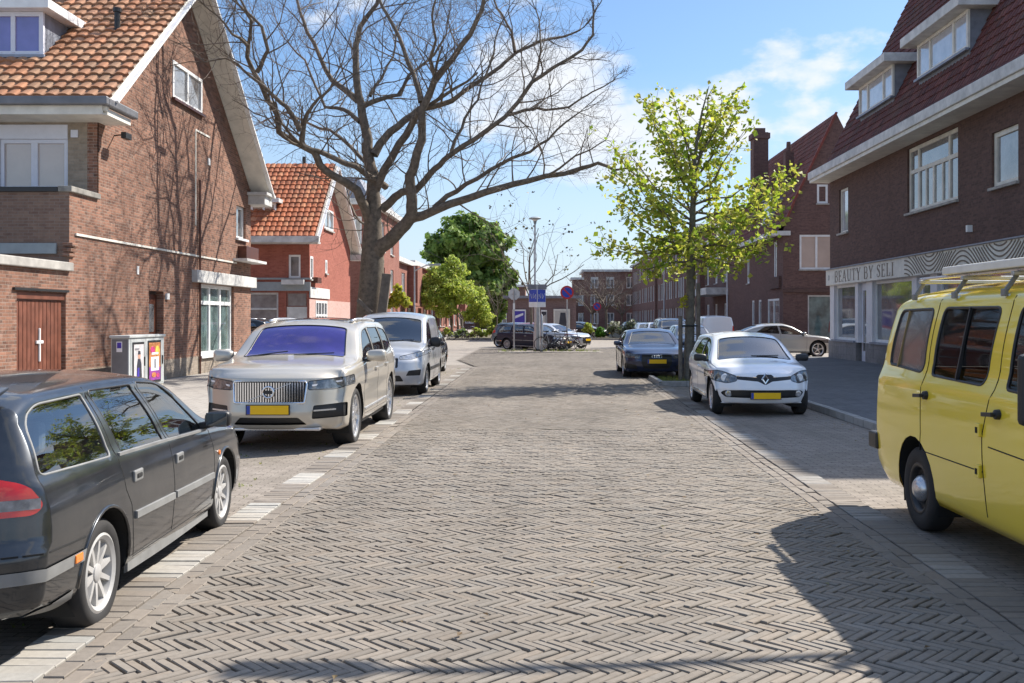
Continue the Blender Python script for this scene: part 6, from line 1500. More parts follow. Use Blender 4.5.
# ---------------- white hatchback
def CLIO():
    S = dict(L=4.06, w=[(-2.03, .80), (-1.2, .865), (0, .855), (1.2, .865), (2.03, .78)], tum=.42, crown=[(-2.03, .03), (.2, .055), (.9, .06), (2.03, .07)], edge=.10,
        top=[(-2.03, 1.30), (-1.4, 1.405), (-.6, 1.445), (-.1, 1.435), (.25, 1.37), (.98, 1.01), (1.16, .955), (1.6, .89), (2.03, .76)],
        belt=[(-2.03, 1.03), (-1.0, .97), (0, .92), (1.0, .88), (1.6, .82), (2.03, .68)], bot=[(-2.03, .34), (-1.4, .24), (1.4, .20), (2.03, .24)],
        fkx=.42, fp=2.8, fz=[(.2, .12), (.36, .02), (.48, 0), (.60, .04), (.72, .10), (.82, .20)], rkx=.25, rz=[(.3, .1), (.5, 0), (.8, .06), (1.3, .40)], rrange=.7, re=1.3,
        shape=[(0, .88), (.06, .965), (.26, .985), (.50, .985), (.74, 1.0), (.9, .98), (1.0, .94)])
    Y = 17.0
    c = Car('hatchback', 'white hatchback with diamond emblem facing the camera on the right', S, P_WHITE, (lineR(Y)+.11+.86, Y+2.03, 0), math.pi-.012)
    R_ = .31; ys = (-1.26, 1.30); c.arches(ys, R_+.01, .355)
    for sg in (1, -1):
        c.side(rounded([(-.12, .965), (.74, .925), (.42, 1.15), (.18, 1.275), (-.20, 1.325)], [.03, .03, .1, .12, .03]), sg, 'window_glass', M['glass_dark'], .006, M['black'], .008)
        c.side(rounded([(-1.05, 1.03), (-.22, .97), (-.28, 1.33), (-.85, 1.29)], [.05, .03, .03, .1]), sg, 'window_glass', M['glass_dark'], .006, M['black'], .008)
        c.seam([[(-.24, 1.36), (-.18, .92), (-.20, .30)], [(.86, .90), (.86, .55), (.80, .30)], [(-1.1, 1.05), (-1.02, .78), (-.86, .52), (-.84, .30)], [(-.84, .29), (.80, .28)]], sg)
        c.strip([(-.8, .33), (.78, .31)], sg, .06, .012, 'door_trim', M['chrome']); c.handle(-.02, .80, sg, c.paint, .18)
        c.mirror(.72, .925, sg, M['black'], (.115, .09, .075))
        hl = c.end(rounded([(sg*.46, .62), (sg*.62, .575), (sg*.85, .62), (sg*.90, .74), (sg*.80, .80), (sg*.66, .775), (sg*.46, .70)], .05), 1, 'headlight', M['lens_smoke'], .003, M['black'], .006, ny=-.1)
        if hl:
            mb = MB(); p = c.on_end(sg*.64, .665, 1)[0]; mb.lathe([(.07, -.01), (.06, .012), (.045, .004), (0, .004)], (0, 0, 0), 'Y', 18); o = mb.build('lamp_bowl', M['lens_white'], hl, smooth=True, uv=False); o.location = p
        p = c.on_end(sg*.60, .40, 1)[0]
        c.end(rounded([(sg*.70, .85), (sg*.86, .85), (sg*.80, 1.0), (sg*.66, 1.0)], .03), -1, 'tail_lamp', M['lens_red'], 0)
    c.top(rounded([(-.66, 1.03), (.66, 1.03), (.53, .30), (-.53, .30)], .06), 'windscreen', M['glass_dark'], .006, M['black'], .012)
    li = c.end(rounded([(-.72, .41), (-.64, .335), (.64, .335), (.72, .41), (.66, .455), (.4, .47), (-.4, .47), (-.66, .455)], .04), 1, 'lower_intake', M['black'], .02)
    for sg in (1, -1):
        p = c.on_end(sg*.595, .40, 1)[0]; mb = MB(); mb.lathe([(.058, -.03), (.058, .004), (.045, .008), (0, .004)], (0, 0, 0), 'Y', 20); o = mb.build('fog_lamp', M['lens_clear'], c.root, smooth=True, uv=False); o.location = p
    c.end(rounded([(-.47, .645), (-.12, .615), (0, .555), (.12, .615), (.47, .645), (.47, .70), (.16, .685), (.12, .73), (-.12, .73), (-.16, .685), (-.47, .70)], .02), 1, 'grille', M['black'], .004, None)
    for sg in (1, -1):
        mb = MB()
        for z in ((.705, .69),): mb.bar(c.on_end(sg*.14, .685, 1)[0]+Vector((0, .004, 0)), c.on_end(sg*.46, .702, 1)[0]+Vector((0, .004, 0)), .012, .012)
        mb.build('grille_trim', M['chrome'], c.root, uv=False)
    p = c.on_end(0, .655, 1)[0]; mb = MB(); y = p.y+.03; q = [(0, .105), (.072, 0), (0, -.105), (-.072, 0)]; q2 = [(a*.48, b*.52) for a, b in q]
    vs = [(a, y, .655+b) for a, b in q]+[(a, y+.012, .655+b) for a, b in q2]+[(a*.8, y+.016, .655+b*.8) for a, b in q]
    mb.add(vs, [(i, (i+1) % 4, 8+(i+1) % 4, 8+i) for i in range(4)]+[(8+i, 8+(i+1) % 4, 4+(i+1) % 4, 4+i) for i in range(4)]); mb.build('emblem', M['chrome'], c.root, uv=False, fix=True)
    c.plate(.375, 1, .50, .105); mb = MB(); a = c.on_top(.05, .985)[0]; b = c.on_top(-.45, .93)[0]; mb.bar(a+Vector((0, 0, .012)), b+Vector((0, 0, .015)), .02, .015); mb.build('wiper', M['black'], c.root, uv=False)
    mb = MB(); p = c.on_top(.50, .85)[0]; mb.obox(p+Vector((0, 0, -.02)), (1, 0, 0), (0, .88, -.47), (0, .47, .88), .03, .04, .002); mb.build('sticker', plain('sticker_green', (.45, .55, .2), .6, var=0), c.root, uv=False)
    c.wheels(ys, R_, .195, .215, 8, 'twin', M['alloy']); c.finish(rows=(.0, -.75), dash=.70, headz=1.18, seat_z=.44, seat_m=M['seat_grey'])
    return c
# ---------------- dark blue coupe-saloon
def AUDI(name='saloon', label='dark blue low saloon with four-ring emblem facing the camera near the leafy tree', pm=None, loc=None, rot=math.pi-.012, plate=True, group=None, rings=True, front=True):
    S = dict(L=4.70, w=[(-2.35, .84), (-1.4, .915), (0, .92), (1.4, .915), (2.35, .82)], tum=.47, crown=[(-2.35, .03), (.1, .055), (.9, .055), (2.35, .06)], edge=.09,
        top=[(-2.35, .99), (-1.95, 1.06), (-1.2, 1.30), (-.6, 1.39), (-.1, 1.395), (.25, 1.33), (1.0, .97), (1.2, .925), (1.8, .86), (2.35, .72)],
        belt=[(-2.35, .93), (-1.2, .95), (0, .915), (1.0, .885), (1.7, .82), (2.35, .66)], bot=[(-2.35, .30), (-1.8, .22), (1.8, .19), (2.35, .22)],
        fkx=.34, fp=3.0, fz=[(.2, .1), (.36, .02), (.5, 0), (.66, .04), (.76, .12)], rkx=.28, rz=[(.3, .1), (.5, 0), (.8, .03), (1.0, .14)],
        shape=[(0, .88), (.06, .965), (.26, .985), (.50, .985), (.78, 1.0), (.9, .985), (1.0, .95)])
    Y = 27.6
    c = Car(name, label, S, pm or P_BLUE, loc or (2.20+.92, Y+2.35, 0), rot, group)
    R_ = .335; ys = (-1.36, 1.40); c.arches(ys, R_+.01, .38)
    for sg in (1, -1):
        c.side(rounded([(-.15, .965), (.80, .92), (.42, 1.13), (.15, 1.255), (-.22, 1.29)], [.03, .03, .12, .12, .03]), sg, 'window_glass', M['glass_dark'], .006, M['black'], .009)
        c.side(rounded([(-1.25, 1.02), (-.24, .97), (-.30, 1.295), (-.85, 1.24)], [.04, .03, .03, .1]), sg, 'window_glass', M['glass_dark'], .006, M['black'], .009)
        c.seam([[(-.26, 1.32), (-.20, .92), (-.22, .28)], [(.92, .88), (.92, .5), (.88, .28)], [(-1.25, .98), (-1.0, .72), (-.95, .28)], [(-.95, .27), (.88, .26)]], sg)
        c.handle(-.05, .80, sg, c.paint, .2); c.handle(-1.0, .83, sg, c.paint, .2); c.mirror(.78, .92, sg, c.paint, (.115, .09, .07))
        hl = c.end(rounded([(sg*.46, .575), (sg*.90, .60), (sg*.94, .70), (sg*.80, .725), (sg*.46, .675)], .03), 1, 'headlight', M['lens_smoke'], .003, M['black'], .006, ny=.05)
        c.end(rounded([(sg*.52, .28), (sg*.86, .30), (sg*.86, .44), (sg*.56, .40)], .03), 1, 'side_intake', M['black'], .015)
        c.end(rounded([(sg*.36, .72), (sg*.92, .72), (sg*.92, .88), (sg*.40, .86)], .03), -1, 'tail_lamp', M['lens_red'], 0)
    c.top(rounded([(-.70, 1.0), (.70, 1.0), (.54, .30), (-.54, .30)], .06), 'windscreen', M['glass_dark'], .006, M['black'], .012)
    c.top(rounded([(-.52, -1.15), (.52, -1.15), (.66, -1.82), (-.66, -1.82)], .06), 'rear_window', M['glass_dark'], .006, M['black'], .012, zmin=.9)
    c.end(rounded([(-.34, .30), (.34, .30), (.42, .45), (.42, .68), (-.42, .68), (-.42, .45)], .04), 1, 'grille', M['black'], .015, M['black'], .01)
    if rings:
        p = c.on_end(0, .645, 1)[0]; mb = MB()
        for k in range(4): mb.tube([((k-1.5)*.062+.042*math.cos(a*.524), p.y+.012, .632+.042*math.sin(a*.524)) for a in range(12)], .007, 5, closed=True)
        mb.build('emblem', M['chrome'], c.root, uv=False)
    c.plate(.50, 1)
    c.wheels(ys, R_, .235, .245, 5, 'twin', M['alloy']); c.finish(rows=(.0,), dash=.72, headz=1.14, seat_z=.40)
    return c
# ---------------- silver-grey saloon across the side street
def MERC():
    c = AUDI('saloon', 'grey-silver saloon parked across the side street by the shop corner', P_GREIGE, (10.25, 43.6, 0), -math.pi/2+.02, rings=False)
    c.root.scale = (1, 1.0, 1.06); return c
# ---------------- yellow camper van, near right
def YVAN():
    S = dict(L=4.75, w=[(-2.375, .855), (-1.2, .885), (0, .885), (1.6, .88), (2.375, .82)], tum=.165, crown=[(-2.375, .09), (.4, .10), (1.5, .10), (2.375, .08)], edge=.12,
        top=[(-2.375, 1.93), (-1.6, 1.99), (0, 2.0), (1.0, 1.97), (1.45, 1.86), (1.95, 1.25), (2.1, 1.12), (2.375, 1.02)],
        belt=[(-2.375, 1.22), (0, 1.22), (1.5, 1.18), (2.0, 1.05), (2.375, .92)], bot=[(-2.375, .38), (-1.9, .27), (1.8, .27), (2.375, .36)],
        fkx=.22, fz=[(.3, .04), (.5, 0), (.8, .0), (1.0, .08)], rkx=.16, rp=5, rz=[(.3, .02), (.6, 0), (1.2, .03), (1.95, .22)], rrange=.4,
        shape=[(0, .93), (.06, .965), (.24, .985), (.52, 1.0), (.82, .99), (.94, .98), (1.0, .95)], shoulder=.03)
    c = Car('camper_van', 'yellow vintage camper van with roof rack at the right edge', S, P_YEL, (2.95+.885, 6.78, 0), math.pi-.0, cat='van')
    R_ = .335; ys = (-1.24, 1.50); c.arches(ys, R_+.02, .40)
    rub = M['black']
    for sg in (1, -1):
        qg = c.side(rounded([(-2.05, 1.30), (-1.20, 1.265), (-1.20, 1.775), (-1.98, 1.765)], .07), sg, 'window_glass', plain('grey_blind_glass', (.085, .08, .08), .25, coat=.25, var=.12, scale=1.0), .008, rub, .013)
        h_ = c.on_side(-1.80, 1.28, sg)[0]; h2_ = c.on_side(-1.76, 1.76, sg)[0]
        mb = MB(); mb.bar(h_, h2_, .012, .02, (1, 0, 0)); mb.build('window_divider', plain('brass_strip', (.35, .26, .12), .4, metal=.5, var=.1), qg, uv=False)
        wg = c.side(rounded([(-1.02, 1.255), (-.06, 1.235), (-.02, 1.775), (-1.0, 1.78)], .07), sg, 'window_glass', M['glass_van'], .008, rub, .013)
        mb = MB(); mb.bar(c.on_side(-.52, 1.25, sg)[0], c.on_side(-.52, 1.775, sg)[0], .018, .028, (1, 0, 0)); mb.build('window_divider', M['black'], wg, uv=False)
        c.side(rounded([(.26, 1.235), (1.22, 1.20), (1.22, 1.45), (.98, 1.765), (.26, 1.775)], [.06, .06, .1, .1, .06]), sg, 'window_glass', M['glass_van'], .008, rub, .013)
        c.seam([[(-1.12, 1.85), (-1.12, 1.22), (-1.08, .80), (-1.10, .66)], [(.12, 1.85), (.12, 1.22), (.02, .9), (.06, .36)], [(-1.08, .66), (.04, .66)]], sg, .006)
        c.seam([[(1.34, 1.8), (1.36, 1.2), (1.32, .36)], [(.12, .84), (1.3, .80)]], sg, .006)
        c.seam([[(-2.3, 1.88), (-1.0, 1.915), (.5, 1.905), (1.3, 1.87)]], sg, .012, 'rain_gutter', None, M_YELD)
        for y in (-.98, .26):
            p, n_ = c.on_side(y, 1.10 if y < 0 else 1.07, sg); mb = MB(); mb.lathe([(.035, 0), (.032, .03), (.015, .035), (.015, .06), (0, .06)], (0, 0, 0), 'X', 14); mb.bar((.055, .02, 0), (.055, -.13, -.01), .022, .028)
            if sg < 0: mb.v = [(-a, b, c_) for a, b, c_ in mb.v]
            o = mb.build('handle', M['black'], c.root, bevel=.004, uv=False, fix=True); o.location = p
        for z in (.94, .66):
            p, _ = c.on_side(.02, z, sg); mb = MB(); mb.obox(p+Vector((sg*.012, -.03, 0)), (0, 1, 0), (1, 0, 0), (0, 0, 1), .035, .014, .045); o = mb.build('hinge', c.paint, c.root, bevel=.006, uv=False)
            mb = MB(); mb.obox(p+Vector((sg*.026, -.03, 0)), (0, 1, 0), (1, 0, 0), (0, 0, 1), .014, .004, .02); mb.build('hinge_slot', M['dark'], o, uv=False)
        # rear bumper end, black
        mb = MB(); mb.obox((sg*.77, -2.29, .60), (1, 0, 0), (0, 1, 0), (0, 0, 1), .10, .11, .075); mb.build('bumper_end', M['black'], c.root, bevel=.02, uv=False)
        # big square door mirror on an arm
        mb = MB(); mb.obox((sg*1.10, 1.22, 1.30), (1, 0, 0), (0, 1, 0), (0, 0, 1), .105, .035, .20); o = mb.build('mirror', M['black'], c.root, bevel=.03, uv=False)
        mb = MB(); mb.tube([(sg*.84, 1.25, 1.18), (sg*.98, 1.24, 1.16), (sg*1.10, 1.22, 1.30)], .012, 6); mb.tube([(sg*.80, 1.25, 1.50), (sg*.98, 1.24, 1.54), (sg*1.10, 1.22, 1.45)], .012, 6); mb.build('mirror_arm', M['black'], o, uv=False)
        c.end(rounded([(sg*.66, .78), (sg*.84, .78), (sg*.84, 1.02), (sg*.66, 1.02)], .03), -1, 'tail_lamp', M['lens_red'], 0)
        c.end(rounded([(sg*.48, .62), (sg*.78, .62), (sg*.78, .88), (sg*.48, .88)], .12), 1, 'headlight', M['lens_clear'], 0, M['chrome'])
    c.end(rounded([(-.72, 1.25), (.72, 1.25), (.64, 1.78), (-.64, 1.78)], .1), -1, 'rear_window', M['glass_van'], .008, rub, .013)
    c.top(rounded([(-.74, 1.95), (.74, 1.95), (.64, 1.47), (-.64, 1.47)], .1), 'windscreen', M['glass_car'], .008, rub, .014)
    c.end(rounded([(-.40, .62), (.40, .62), (.40, .86), (-.40, .86)], .05), 1, 'grille', M['black'], .01); c.plate(.50, 1)
    mb = MB(); mb.obox((0, 2.40, .50), (1, 0, 0), (0, 1, 0), (0, 0, 1), .84, .06, .07); mb.build('bumper', M['black'], c.root, bevel=.02, uv=False)
    c.wheels(ys, R_, .20, .20, 0, 'steel', M['alloy']); c.S['dashz'] = 1.15
    c.finish(rows=(.75,), dash=1.45, headz=1.62, seat_z=.75, floor_z=.42)
    # roof rack with a long pale board: carried by the van, a thing of its own
    rr = thing('roof_rack', 'grey roof rack with black feet on top of the yellow camper van', 'roof rack', c.root.location.copy(), math.pi)
    for y in (-1.70, -.85, -.02, .95):
        mb = MB(); mb.bar((-.66, y, 2.005), (.66, y, 2.005), .04, .03); mb.build('cross_bar', M['steel'], rr, bevel=.006, uv=False)
        for sg in (1, -1):
            h = c.tree.ray_cast(Vector((sg*3, y, 1.84)), Vector((-sg, 0, 0)))[0]
            b0 = Vector((h.x+sg*.012, y, 1.875)); mb = MB(); mb.bar(b0+Vector((0, 0, .0)), Vector((sg*.60, y-.05, 2.0)), .034, .02, (0, 1, 0)); mb.obox(b0+Vector((0, 0, .0)), (1, 0, 0), (0, 1, 0), (0, 0, 1), .016, .032, .026); mb.build('rack_foot', M['trim_grey'], rr, bevel=.008, uv=False)
    for sg in (1, -1):
        mb = MB(); mb.bar((sg*.60, -1.80, 2.03), (sg*.60, 1.2, 2.03), .05, .022); mb.build('side_rail', M['alloy'], rr, bevel=.008, uv=False)
    bd = MB(); bd.prism(rounded([(.34, -1.25), (.66, -1.25), (.66, 1.3), (.34, 1.3)], .05), lambda u, v: (u, v, 2.043), lambda u, v: (u, v, 2.105)); o = bd.build('roof_board', M['cream'], None, fix=True, bevel=.01); o.location = c.root.location; o.rotation_euler = (0, 0, math.pi)
    tag(o, 'long pale board lying on the roof rack of the yellow van', 'board')
    return c
M_YELD = plain('yellow_gutter', (0.55, 0.40, 0.02), 0.4, var=.1)
C_EST = V40(); C_SUV = XC90(); C_VAN = VAN(); C_HAT = CLIO(); C_SAL = AUDI(); MERC(); YVAN()
# ------------------------------------------------------------------ other parked vehicles: repainted copies
def repaint(o, old, new):
    if o.type == 'MESH':
        for sl_ in o.material_slots:
            if sl_.material is old: sl_.link = 'OBJECT'; sl_.material = new
    for ch in o.children: repaint(ch, old, new)
def park(src, pm, name, label, cat, x, y, rot, group):
    c = copy_tree(src.root); c.name = name; c.location = (x, y, 0); c.rotation_euler = (0, 0, rot); tag(c, label, cat); c['group'] = group
    repaint(c, src.paint, pm); repaint(c, M['glass_violet'], M['glass_dark']); return c
P_NAVY = plain('navy_paint', (0.008, 0.013, 0.032), 0.5, coat=.15, var=.1, spec=.3); P_GREY = paint('slate_paint', (0.06, 0.075, 0.10), 0.5, 0.3, .08); P_LB = paint('pale_blue_paint', (0.42, 0.47, 0.52), 0.5, 0.3, .05)
GI, GR_ = 'cars parked askew behind the sign column', 'cars parked in a row beyond the leafy tree'
def px_at(px, Y): return (px-CX)*Y/F
park(C_EST, P_NAVY, 'estate_car', 'dark navy estate car standing askew behind the sign column', 'car', px_at(535, 53.5), 53.5, -2.25, GI)
park(C_HAT, P_GREY, 'hatchback', 'dark grey hatchback half hidden at the left of the navy estate', 'car', px_at(524, 58), 58, -2.2, GI)
park(C_HAT, P_RED, 'hatchback', 'red hatchback whose roof shows behind the navy estate', 'car', px_at(543, 57.0), 57.0, -2.25, GI)
park(C_SAL, P_SILV, 'saloon', 'silver saloon with its nose by the bicycles behind the navy estate', 'car', px_at(553, 56.5), 56.5, -2.2, GI)
park(C_SAL, P_BLACK, 'saloon', 'black saloon near the shrubs right of the kiosk', 'car', px_at(582, 82), 82, -2.0, GI)
park(C_HAT, P_GREY, 'hatchback', 'dark hatchback half hidden by the trunk of the leafy tree', 'car', px_at(690, 43), 43, math.pi, GR_)
park(C_SUV, P_BLACK, 'off_road_car', 'black off-road car in the row above the roof of the dark blue saloon', 'car', px_at(672, 54), 54, math.pi, GR_)
park(C_HAT, P_WHITE, 'hatchback', 'white hatchback in the middle of the row beyond the leafy tree', 'car', px_at(658, 64), 64, math.pi, GR_)
park(C_EST, P_LB, 'estate_car', 'pale blue estate in the row, left of the white hatchback', 'car', px_at(646, 73), 73, math.pi, GR_)
park(C_SAL, P_BLACK, 'saloon', 'black saloon at the far left end of the row near the shrubs', 'car', px_at(632, 90), 90, math.pi, GR_)
v_ = park(C_VAN, P_WHITE, 'delivery_van', 'white delivery van seen from behind, left of the grey-silver saloon', 'van', px_at(718, 52), 54, 0.0, 'vans'); del v_['group']
v_ = park(C_SUV, P_BLACK, 'off_road_car', 'dark car in the side street left, between the brick corner house and the red house', 'car', -13.1, 40.0, math.pi/2, 'x'); del v_['group']
v_ = park(C_EST, P_BLACK, 'estate_car', 'black estate hidden behind the silver van', 'car', lineL(29.5)-1.42, 30.6, math.pi+lang, 'x'); del v_['group']
# ------------------------------------------------------------------ utility cabinet with posters
cab = place('utility_cabinet', 'grey utility cabinet with two posters on the left pavement', 'cabinet', (-8.98, 22.1, 0.12))
cm = plain('cabinet_light_grey', (0.44, 0.46, 0.455), .5, var=.12, scale=3); cdk = plain('cabinet_dark_grey', (0.15, 0.155, 0.165), .5, var=.15, scale=3)
X0, X1, Y0, Y1 = -9.18, -8.80, 21.15, 23.1
mb = MB(); mb.box(X0, X1, Y0, Y1, .20, 1.27); mb.build('body', cm, cab, bevel=.01)
mb = MB(); mb.box(X0+.02, X1-.02, Y0-.006, Y0+.01, .22, 1.25); mb.build('side_panel', cdk, cab)
mb = MB(); mb.box(X0-.03, X1+.03, Y0-.03, Y1+.03, 1.272, 1.33); mb.build('lid', cm, cab, bevel=.012)
mb = MB(); mb.box(X0+.02, X1-.01, Y0+.02, Y1-.02, .10, .20); mb.build('plinth', M['concrete'], cab)
for a, b in ((21.24, 22.02), (22.04, 23.04)):
    mb = MB(); mb.box(X1-.004, X1+.010, a, b, .24, 1.24); dr_ = mb.build('door', cm, cab, bevel=.006)
    mb = MB(); mb.box(X1+.008, X1+.03, b-.10, b-.07, .65, .85); mb.build('handle', M['black'], dr_, bevel=.005)
def bill(y0, y1, z0, z1, name, base, shapes):
    mb = MB(); mb.box(X1+.010, X1+.022, y0, y1, z0, z1); fr = mb.build('poster_frame', M['black'], cab, bevel=.004)
    mb = MB(); mb.box(X1+.022, X1+.026, y0+.05, y1-.05, z0+.05, z1-.05); sh_ = mb.build('poster', base, fr)
    for k, (poly, m) in enumerate(shapes):
        mb = MB(); w_, h_ = y1-y0-.1, z1-z0-.1; mb.prism([(y0+.05+u*w_, z0+.05+v*h_) for u, v in poly], lambda u, v: (X1+.0262, u, v), lambda u, v: (X1+.0285+.0012*k, u, v)); mb.build('printed_shape', m, sh_, fix=True)
def circ(cx, cy, rx__, ry__, n=14): return [(cx+rx__*math.cos(6.283*i/n), cy+ry__*math.sin(6.283*i/n)) for i in range(n)]
po, pp, pm_ = plain('print_orange', (.52, .20, .07), .4, var=.4, scale=14), plain('print_purple', (.28, .05, .30), .4, var=.4, scale=14), plain('print_magenta', (.55, .05, .20), .4, var=.4, scale=12)
skin_p, pt = plain('print_skin', (.45, .25, .18), .5, var=.2), plain('print_grey', (.28, .27, .29), .5, var=.3, scale=12)
bill(21.30, 21.92, .30, 1.18, 'a', plain('print_pale', (.60, .57, .57), .4, var=.15, scale=9), [([(.25, 0), (.8, 0), (.75, .45), (.62, .62), (.38, .6), (.28, .4)], pk), (circ(.52, .68, .14, .09), skin_p), ([(.38, .72), (.66, .72), (.62, .82), (.42, .82)], pk), ([(.3, .1), (.52, .12), (.5, .36), (.34, .34)], pb), ([(.1, .85), (.5, .85), (.5, .9), (.1, .9)], pt)])
bill(22.12, 22.86, .26, 1.20, 'b', po, [([(0, 0), (1, 0), (1, .34), (.5, .28), (0, .36)], pp), ([(.15, .25), (.85, .25), (.85, .62), (.15, .62)], pw), (circ(.3, .80, .2, .10), pm_), (circ(.72, .78, .18, .13), plain('print_yellow', (.8, .55, .08), .4, var=.2)), ([(.2, .68), (.8, .68), (.8, .74), (.2, .74)], pw), ([(.46, .32), (.54, .32), (.54, .56), (.46, .56)], pk), (circ(.4, .14, .2, .07), po), (circ(.75, .12, .14, .06), pm_)])
mb = MB(); mb.box(X0+.12, X0+.24, Y0-.012, Y0-.006, .98, 1.2); st_ = mb.build('notice', pw, cab); mb = MB(); mb.box(X0+.135, X0+.225, Y0-.016, Y0-.012, 1.06, 1.18); mb.build('notice_print', pb, st_)
# ------------------------------------------------------------------ street furniture
def post_lamp(name, label, x, y, h, arm=None, head='disc', group=None, r=0.055):
    o = place(name, label, 'street lamp', (x, y, 0), group)
    mb = MB(); mb.tube([(x, y, 0.0), (x, y, 1.0), (x, y, 1.05), (x, y, h)], [r*1.5, r*1.5, r, r*.75], 12); mb.build('pole', M['steel'], o, smooth=True, autosmooth=40)
    if head == 'disc':
        mb = MB(); mb.lathe([(.06, h-.25), (.10, h-.05), (.30, h), (.31, h+.03), (.20, h+.10), (0, h+.13)], (x, y, 0), 'Z', 24); mb.build('lamp_head', M['grey_paint'], o, smooth=True, autosmooth=40)
        mb = MB(); mb.lathe([(.10, h-.10), (.15, h-.03), (.26, h-.005)], (x, y, 0), 'Z', 24); mb.build('diffuser', M['white'], o, smooth=True)
    else:
        ax_, ay_ = arm; n = 7; pts = [(x, y, h-.3)]+[(x+ax_*t, y+ay_*t, h-.3+.4*math.sin(t*1.5)) for t in [i/n for i in range(1, n+1)]]
        mb = MB(); mb.tube(pts, r*.6, 8); mb.build('arm', M['steel'], o, smooth=True)
        e = Vector(pts[-1]); d = Vector((ax_, ay_, 0)).normalized(); mb = MB(); mb.obox(e+d*.28, d, d.cross(Vector((0, 0, 1))), (0, 0, 1), .34, .11, .06); mb.build('lamp_head', M['grey_paint'], o, bevel=.04)
    return o
post_lamp('street_lamp', 'tall slim street lamp with a mushroom head behind the sign column', px_at(535, 50), 50, 6.65)
post_lamp('street_lamp', 'street lamp with a bent arm beside the yellow-green bush on the left', px_at(414.5, 62), 62, 4.9, (1.0, 0), 'arm', 'arm lamps of the street')
post_lamp('street_lamp', 'street lamp with a bent arm in front of the apartment blocks', px_at(664, 80), 80, 6.3, (-1.6, 0), 'arm', 'arm lamps of the street')
post_lamp('street_lamp', 'thin lamp post standing at the corner of the dark gable house', px_at(727, 55), 55, 5.0, (-.8, 0), 'arm', 'arm lamps of the street', .045)
post_lamp('street_lamp', 'street lamp on the right pavement behind the yellow van, outside the picture', 6.35, 8.6, 6.3, (-2.2, 0), 'arm', 'arm lamps of the street', .07)
# sign column
SXc, SYc = px_at(537.3, 48.8), 48.8
o = place('sign_column', 'steel sign column with blue panels and a dark name board on the traffic island', 'sign', (SXc, SYc, .09))
mb = MB(); mb.tube([(SXc, SYc, .09), (SXc, SYc, 3.3)], .13, 18); mb.build('column', M['steel'], o, smooth=True, autosmooth=40)
mb = MB(); mb.lathe([(.17, .09), (.17, .17), (.13, .18)], (SXc, SYc, 0), 'Z', 18); mb.build('foot', M['black'], o)
mb = MB(); mb.box(SXc-.48, SXc+.46, SYc-.12, SYc+.12, 3.10, 3.34); mb.build('name_board', M['slate'], o, bevel=.01)
blue = plain('sign_blue', (0.02, 0.06, 0.42), .4, var=.08)
for sg, lab in ((-1, 'l'), (1, 'r')):
    d = Vector((sg*math.cos(.62), math.sin(.62), 0)); n_ = Vector((sg*math.sin(.62), -math.cos(.62), 0)); c0 = Vector((SXc, SYc-.28, 0))
    def P_(u, z, k): q = c0+d*u+n_*k; return Vector((q.x, q.y, z))
    mb = MB(); mb.obox(P_(.25, 2.66, -.01), d, n_, (0, 0, 1), .25, .015, .43); pn_ = mb.build('sign_panel', M['white'], o)
    mb = MB(); mb.obox(P_(.25, 2.78, .008), d, n_, (0, 0, 1), .235, .004, .30); f_ = mb.build('blue_field', blue, pn_)
    mb = MB()
    for (a, b) in (((.08, 2.62), (.08, 2.86)), ((.08, 2.86), (.20, 2.66)), ((.20, 2.66), (.20, 2.9)), ((.30, 2.64), (.30, 2.88)), ((.30, 2.64), (.42, 2.90))): mb.bar(P_(a[0], a[1], .014), P_(b[0], b[1], .014), .008, .03, n_)
    mb.build('white_mark', M['white'], f_)
tag((lambda m: m.build('bollard', M['steel'], None, smooth=True, autosmooth=40))((lambda m: m.tube([(px_at(541.6, 48.6), 48.6, .05), (px_at(541.6, 48.6), 48.6, 1.8), (px_at(541.6, 48.6), 48.6, 1.88)], [.075, .075, .03], 14))(MB())), 'plain round steel post just right of the sign column', 'post')
def traffic_sign(name, label, px, Y, ztop, r, kind, zb=0.0, tilt=0.0):
    x = px_at(px, Y); o = place(name, label, 'sign', (x, Y, zb)); mb = MB(); mb.tube([(x, Y, zb), (x, Y, ztop)], .035, 10); mb.build('post', M['steel'], o, smooth=True, autosmooth=40)
    zc = ztop-r
    if kind == 'back':
        mb = MB(); mb.prism([(x+r*math.cos(math.pi/8+i*math.pi/4), zc+r*math.sin(math.pi/8+i*math.pi/4)) for i in range(8)], lambda u, v: (u, Y+.045, v), lambda u, v: (u, Y+.06, v)); mb.build('sign_back', M['alu'], o, fix=True)
        mb = MB(); mb.box(x-.12, x+.12, Y+.03, Y+.045, zc-.02, zc+.02); mb.build('bracket', M['steel'], o)
        mb = MB(); mb.box(x-.05, x+.05, Y-.05, Y-.036, zc-.75, zc-.45); mb.build('sticker', M['white'], o); return
    def dsk(rr, k, m, nm, par): mb = MB(); mb.lathe([(0, 0), (rr, 0), (rr, -.004), (0, -.004)], (x, Y-.045-k, zc), 'Y', 28); return mb.build(nm, m, par)
    a = dsk(r, 0, M['lens_red'] if False else plain('sign_red', (.50, .02, .025), .4, var=.08), 'sign_disc', o); b = dsk(r*.74, .005, blue, 'blue_field', a)
    mb = MB(); mb.bar((x-r*.55, Y-.056, zc+r*.55), (x+r*.55, Y-.056, zc-r*.55), .006, r*.22, (0, 1, 0)) if False else mb.obox((x, Y-.056, zc), (.7071, 0, -.7071), (0, 1, 0), (.7071, 0, .7071), r*.74, .003, r*.11); mb.build('slash', plain('sign_red_bar', (.50, .02, .025), .4, var=.08), b)
traffic_sign('stop_sign', 'octagonal sign seen from behind on a pole left of the sign column', 514, 49.0, 3.17, .30, 'back', .09)
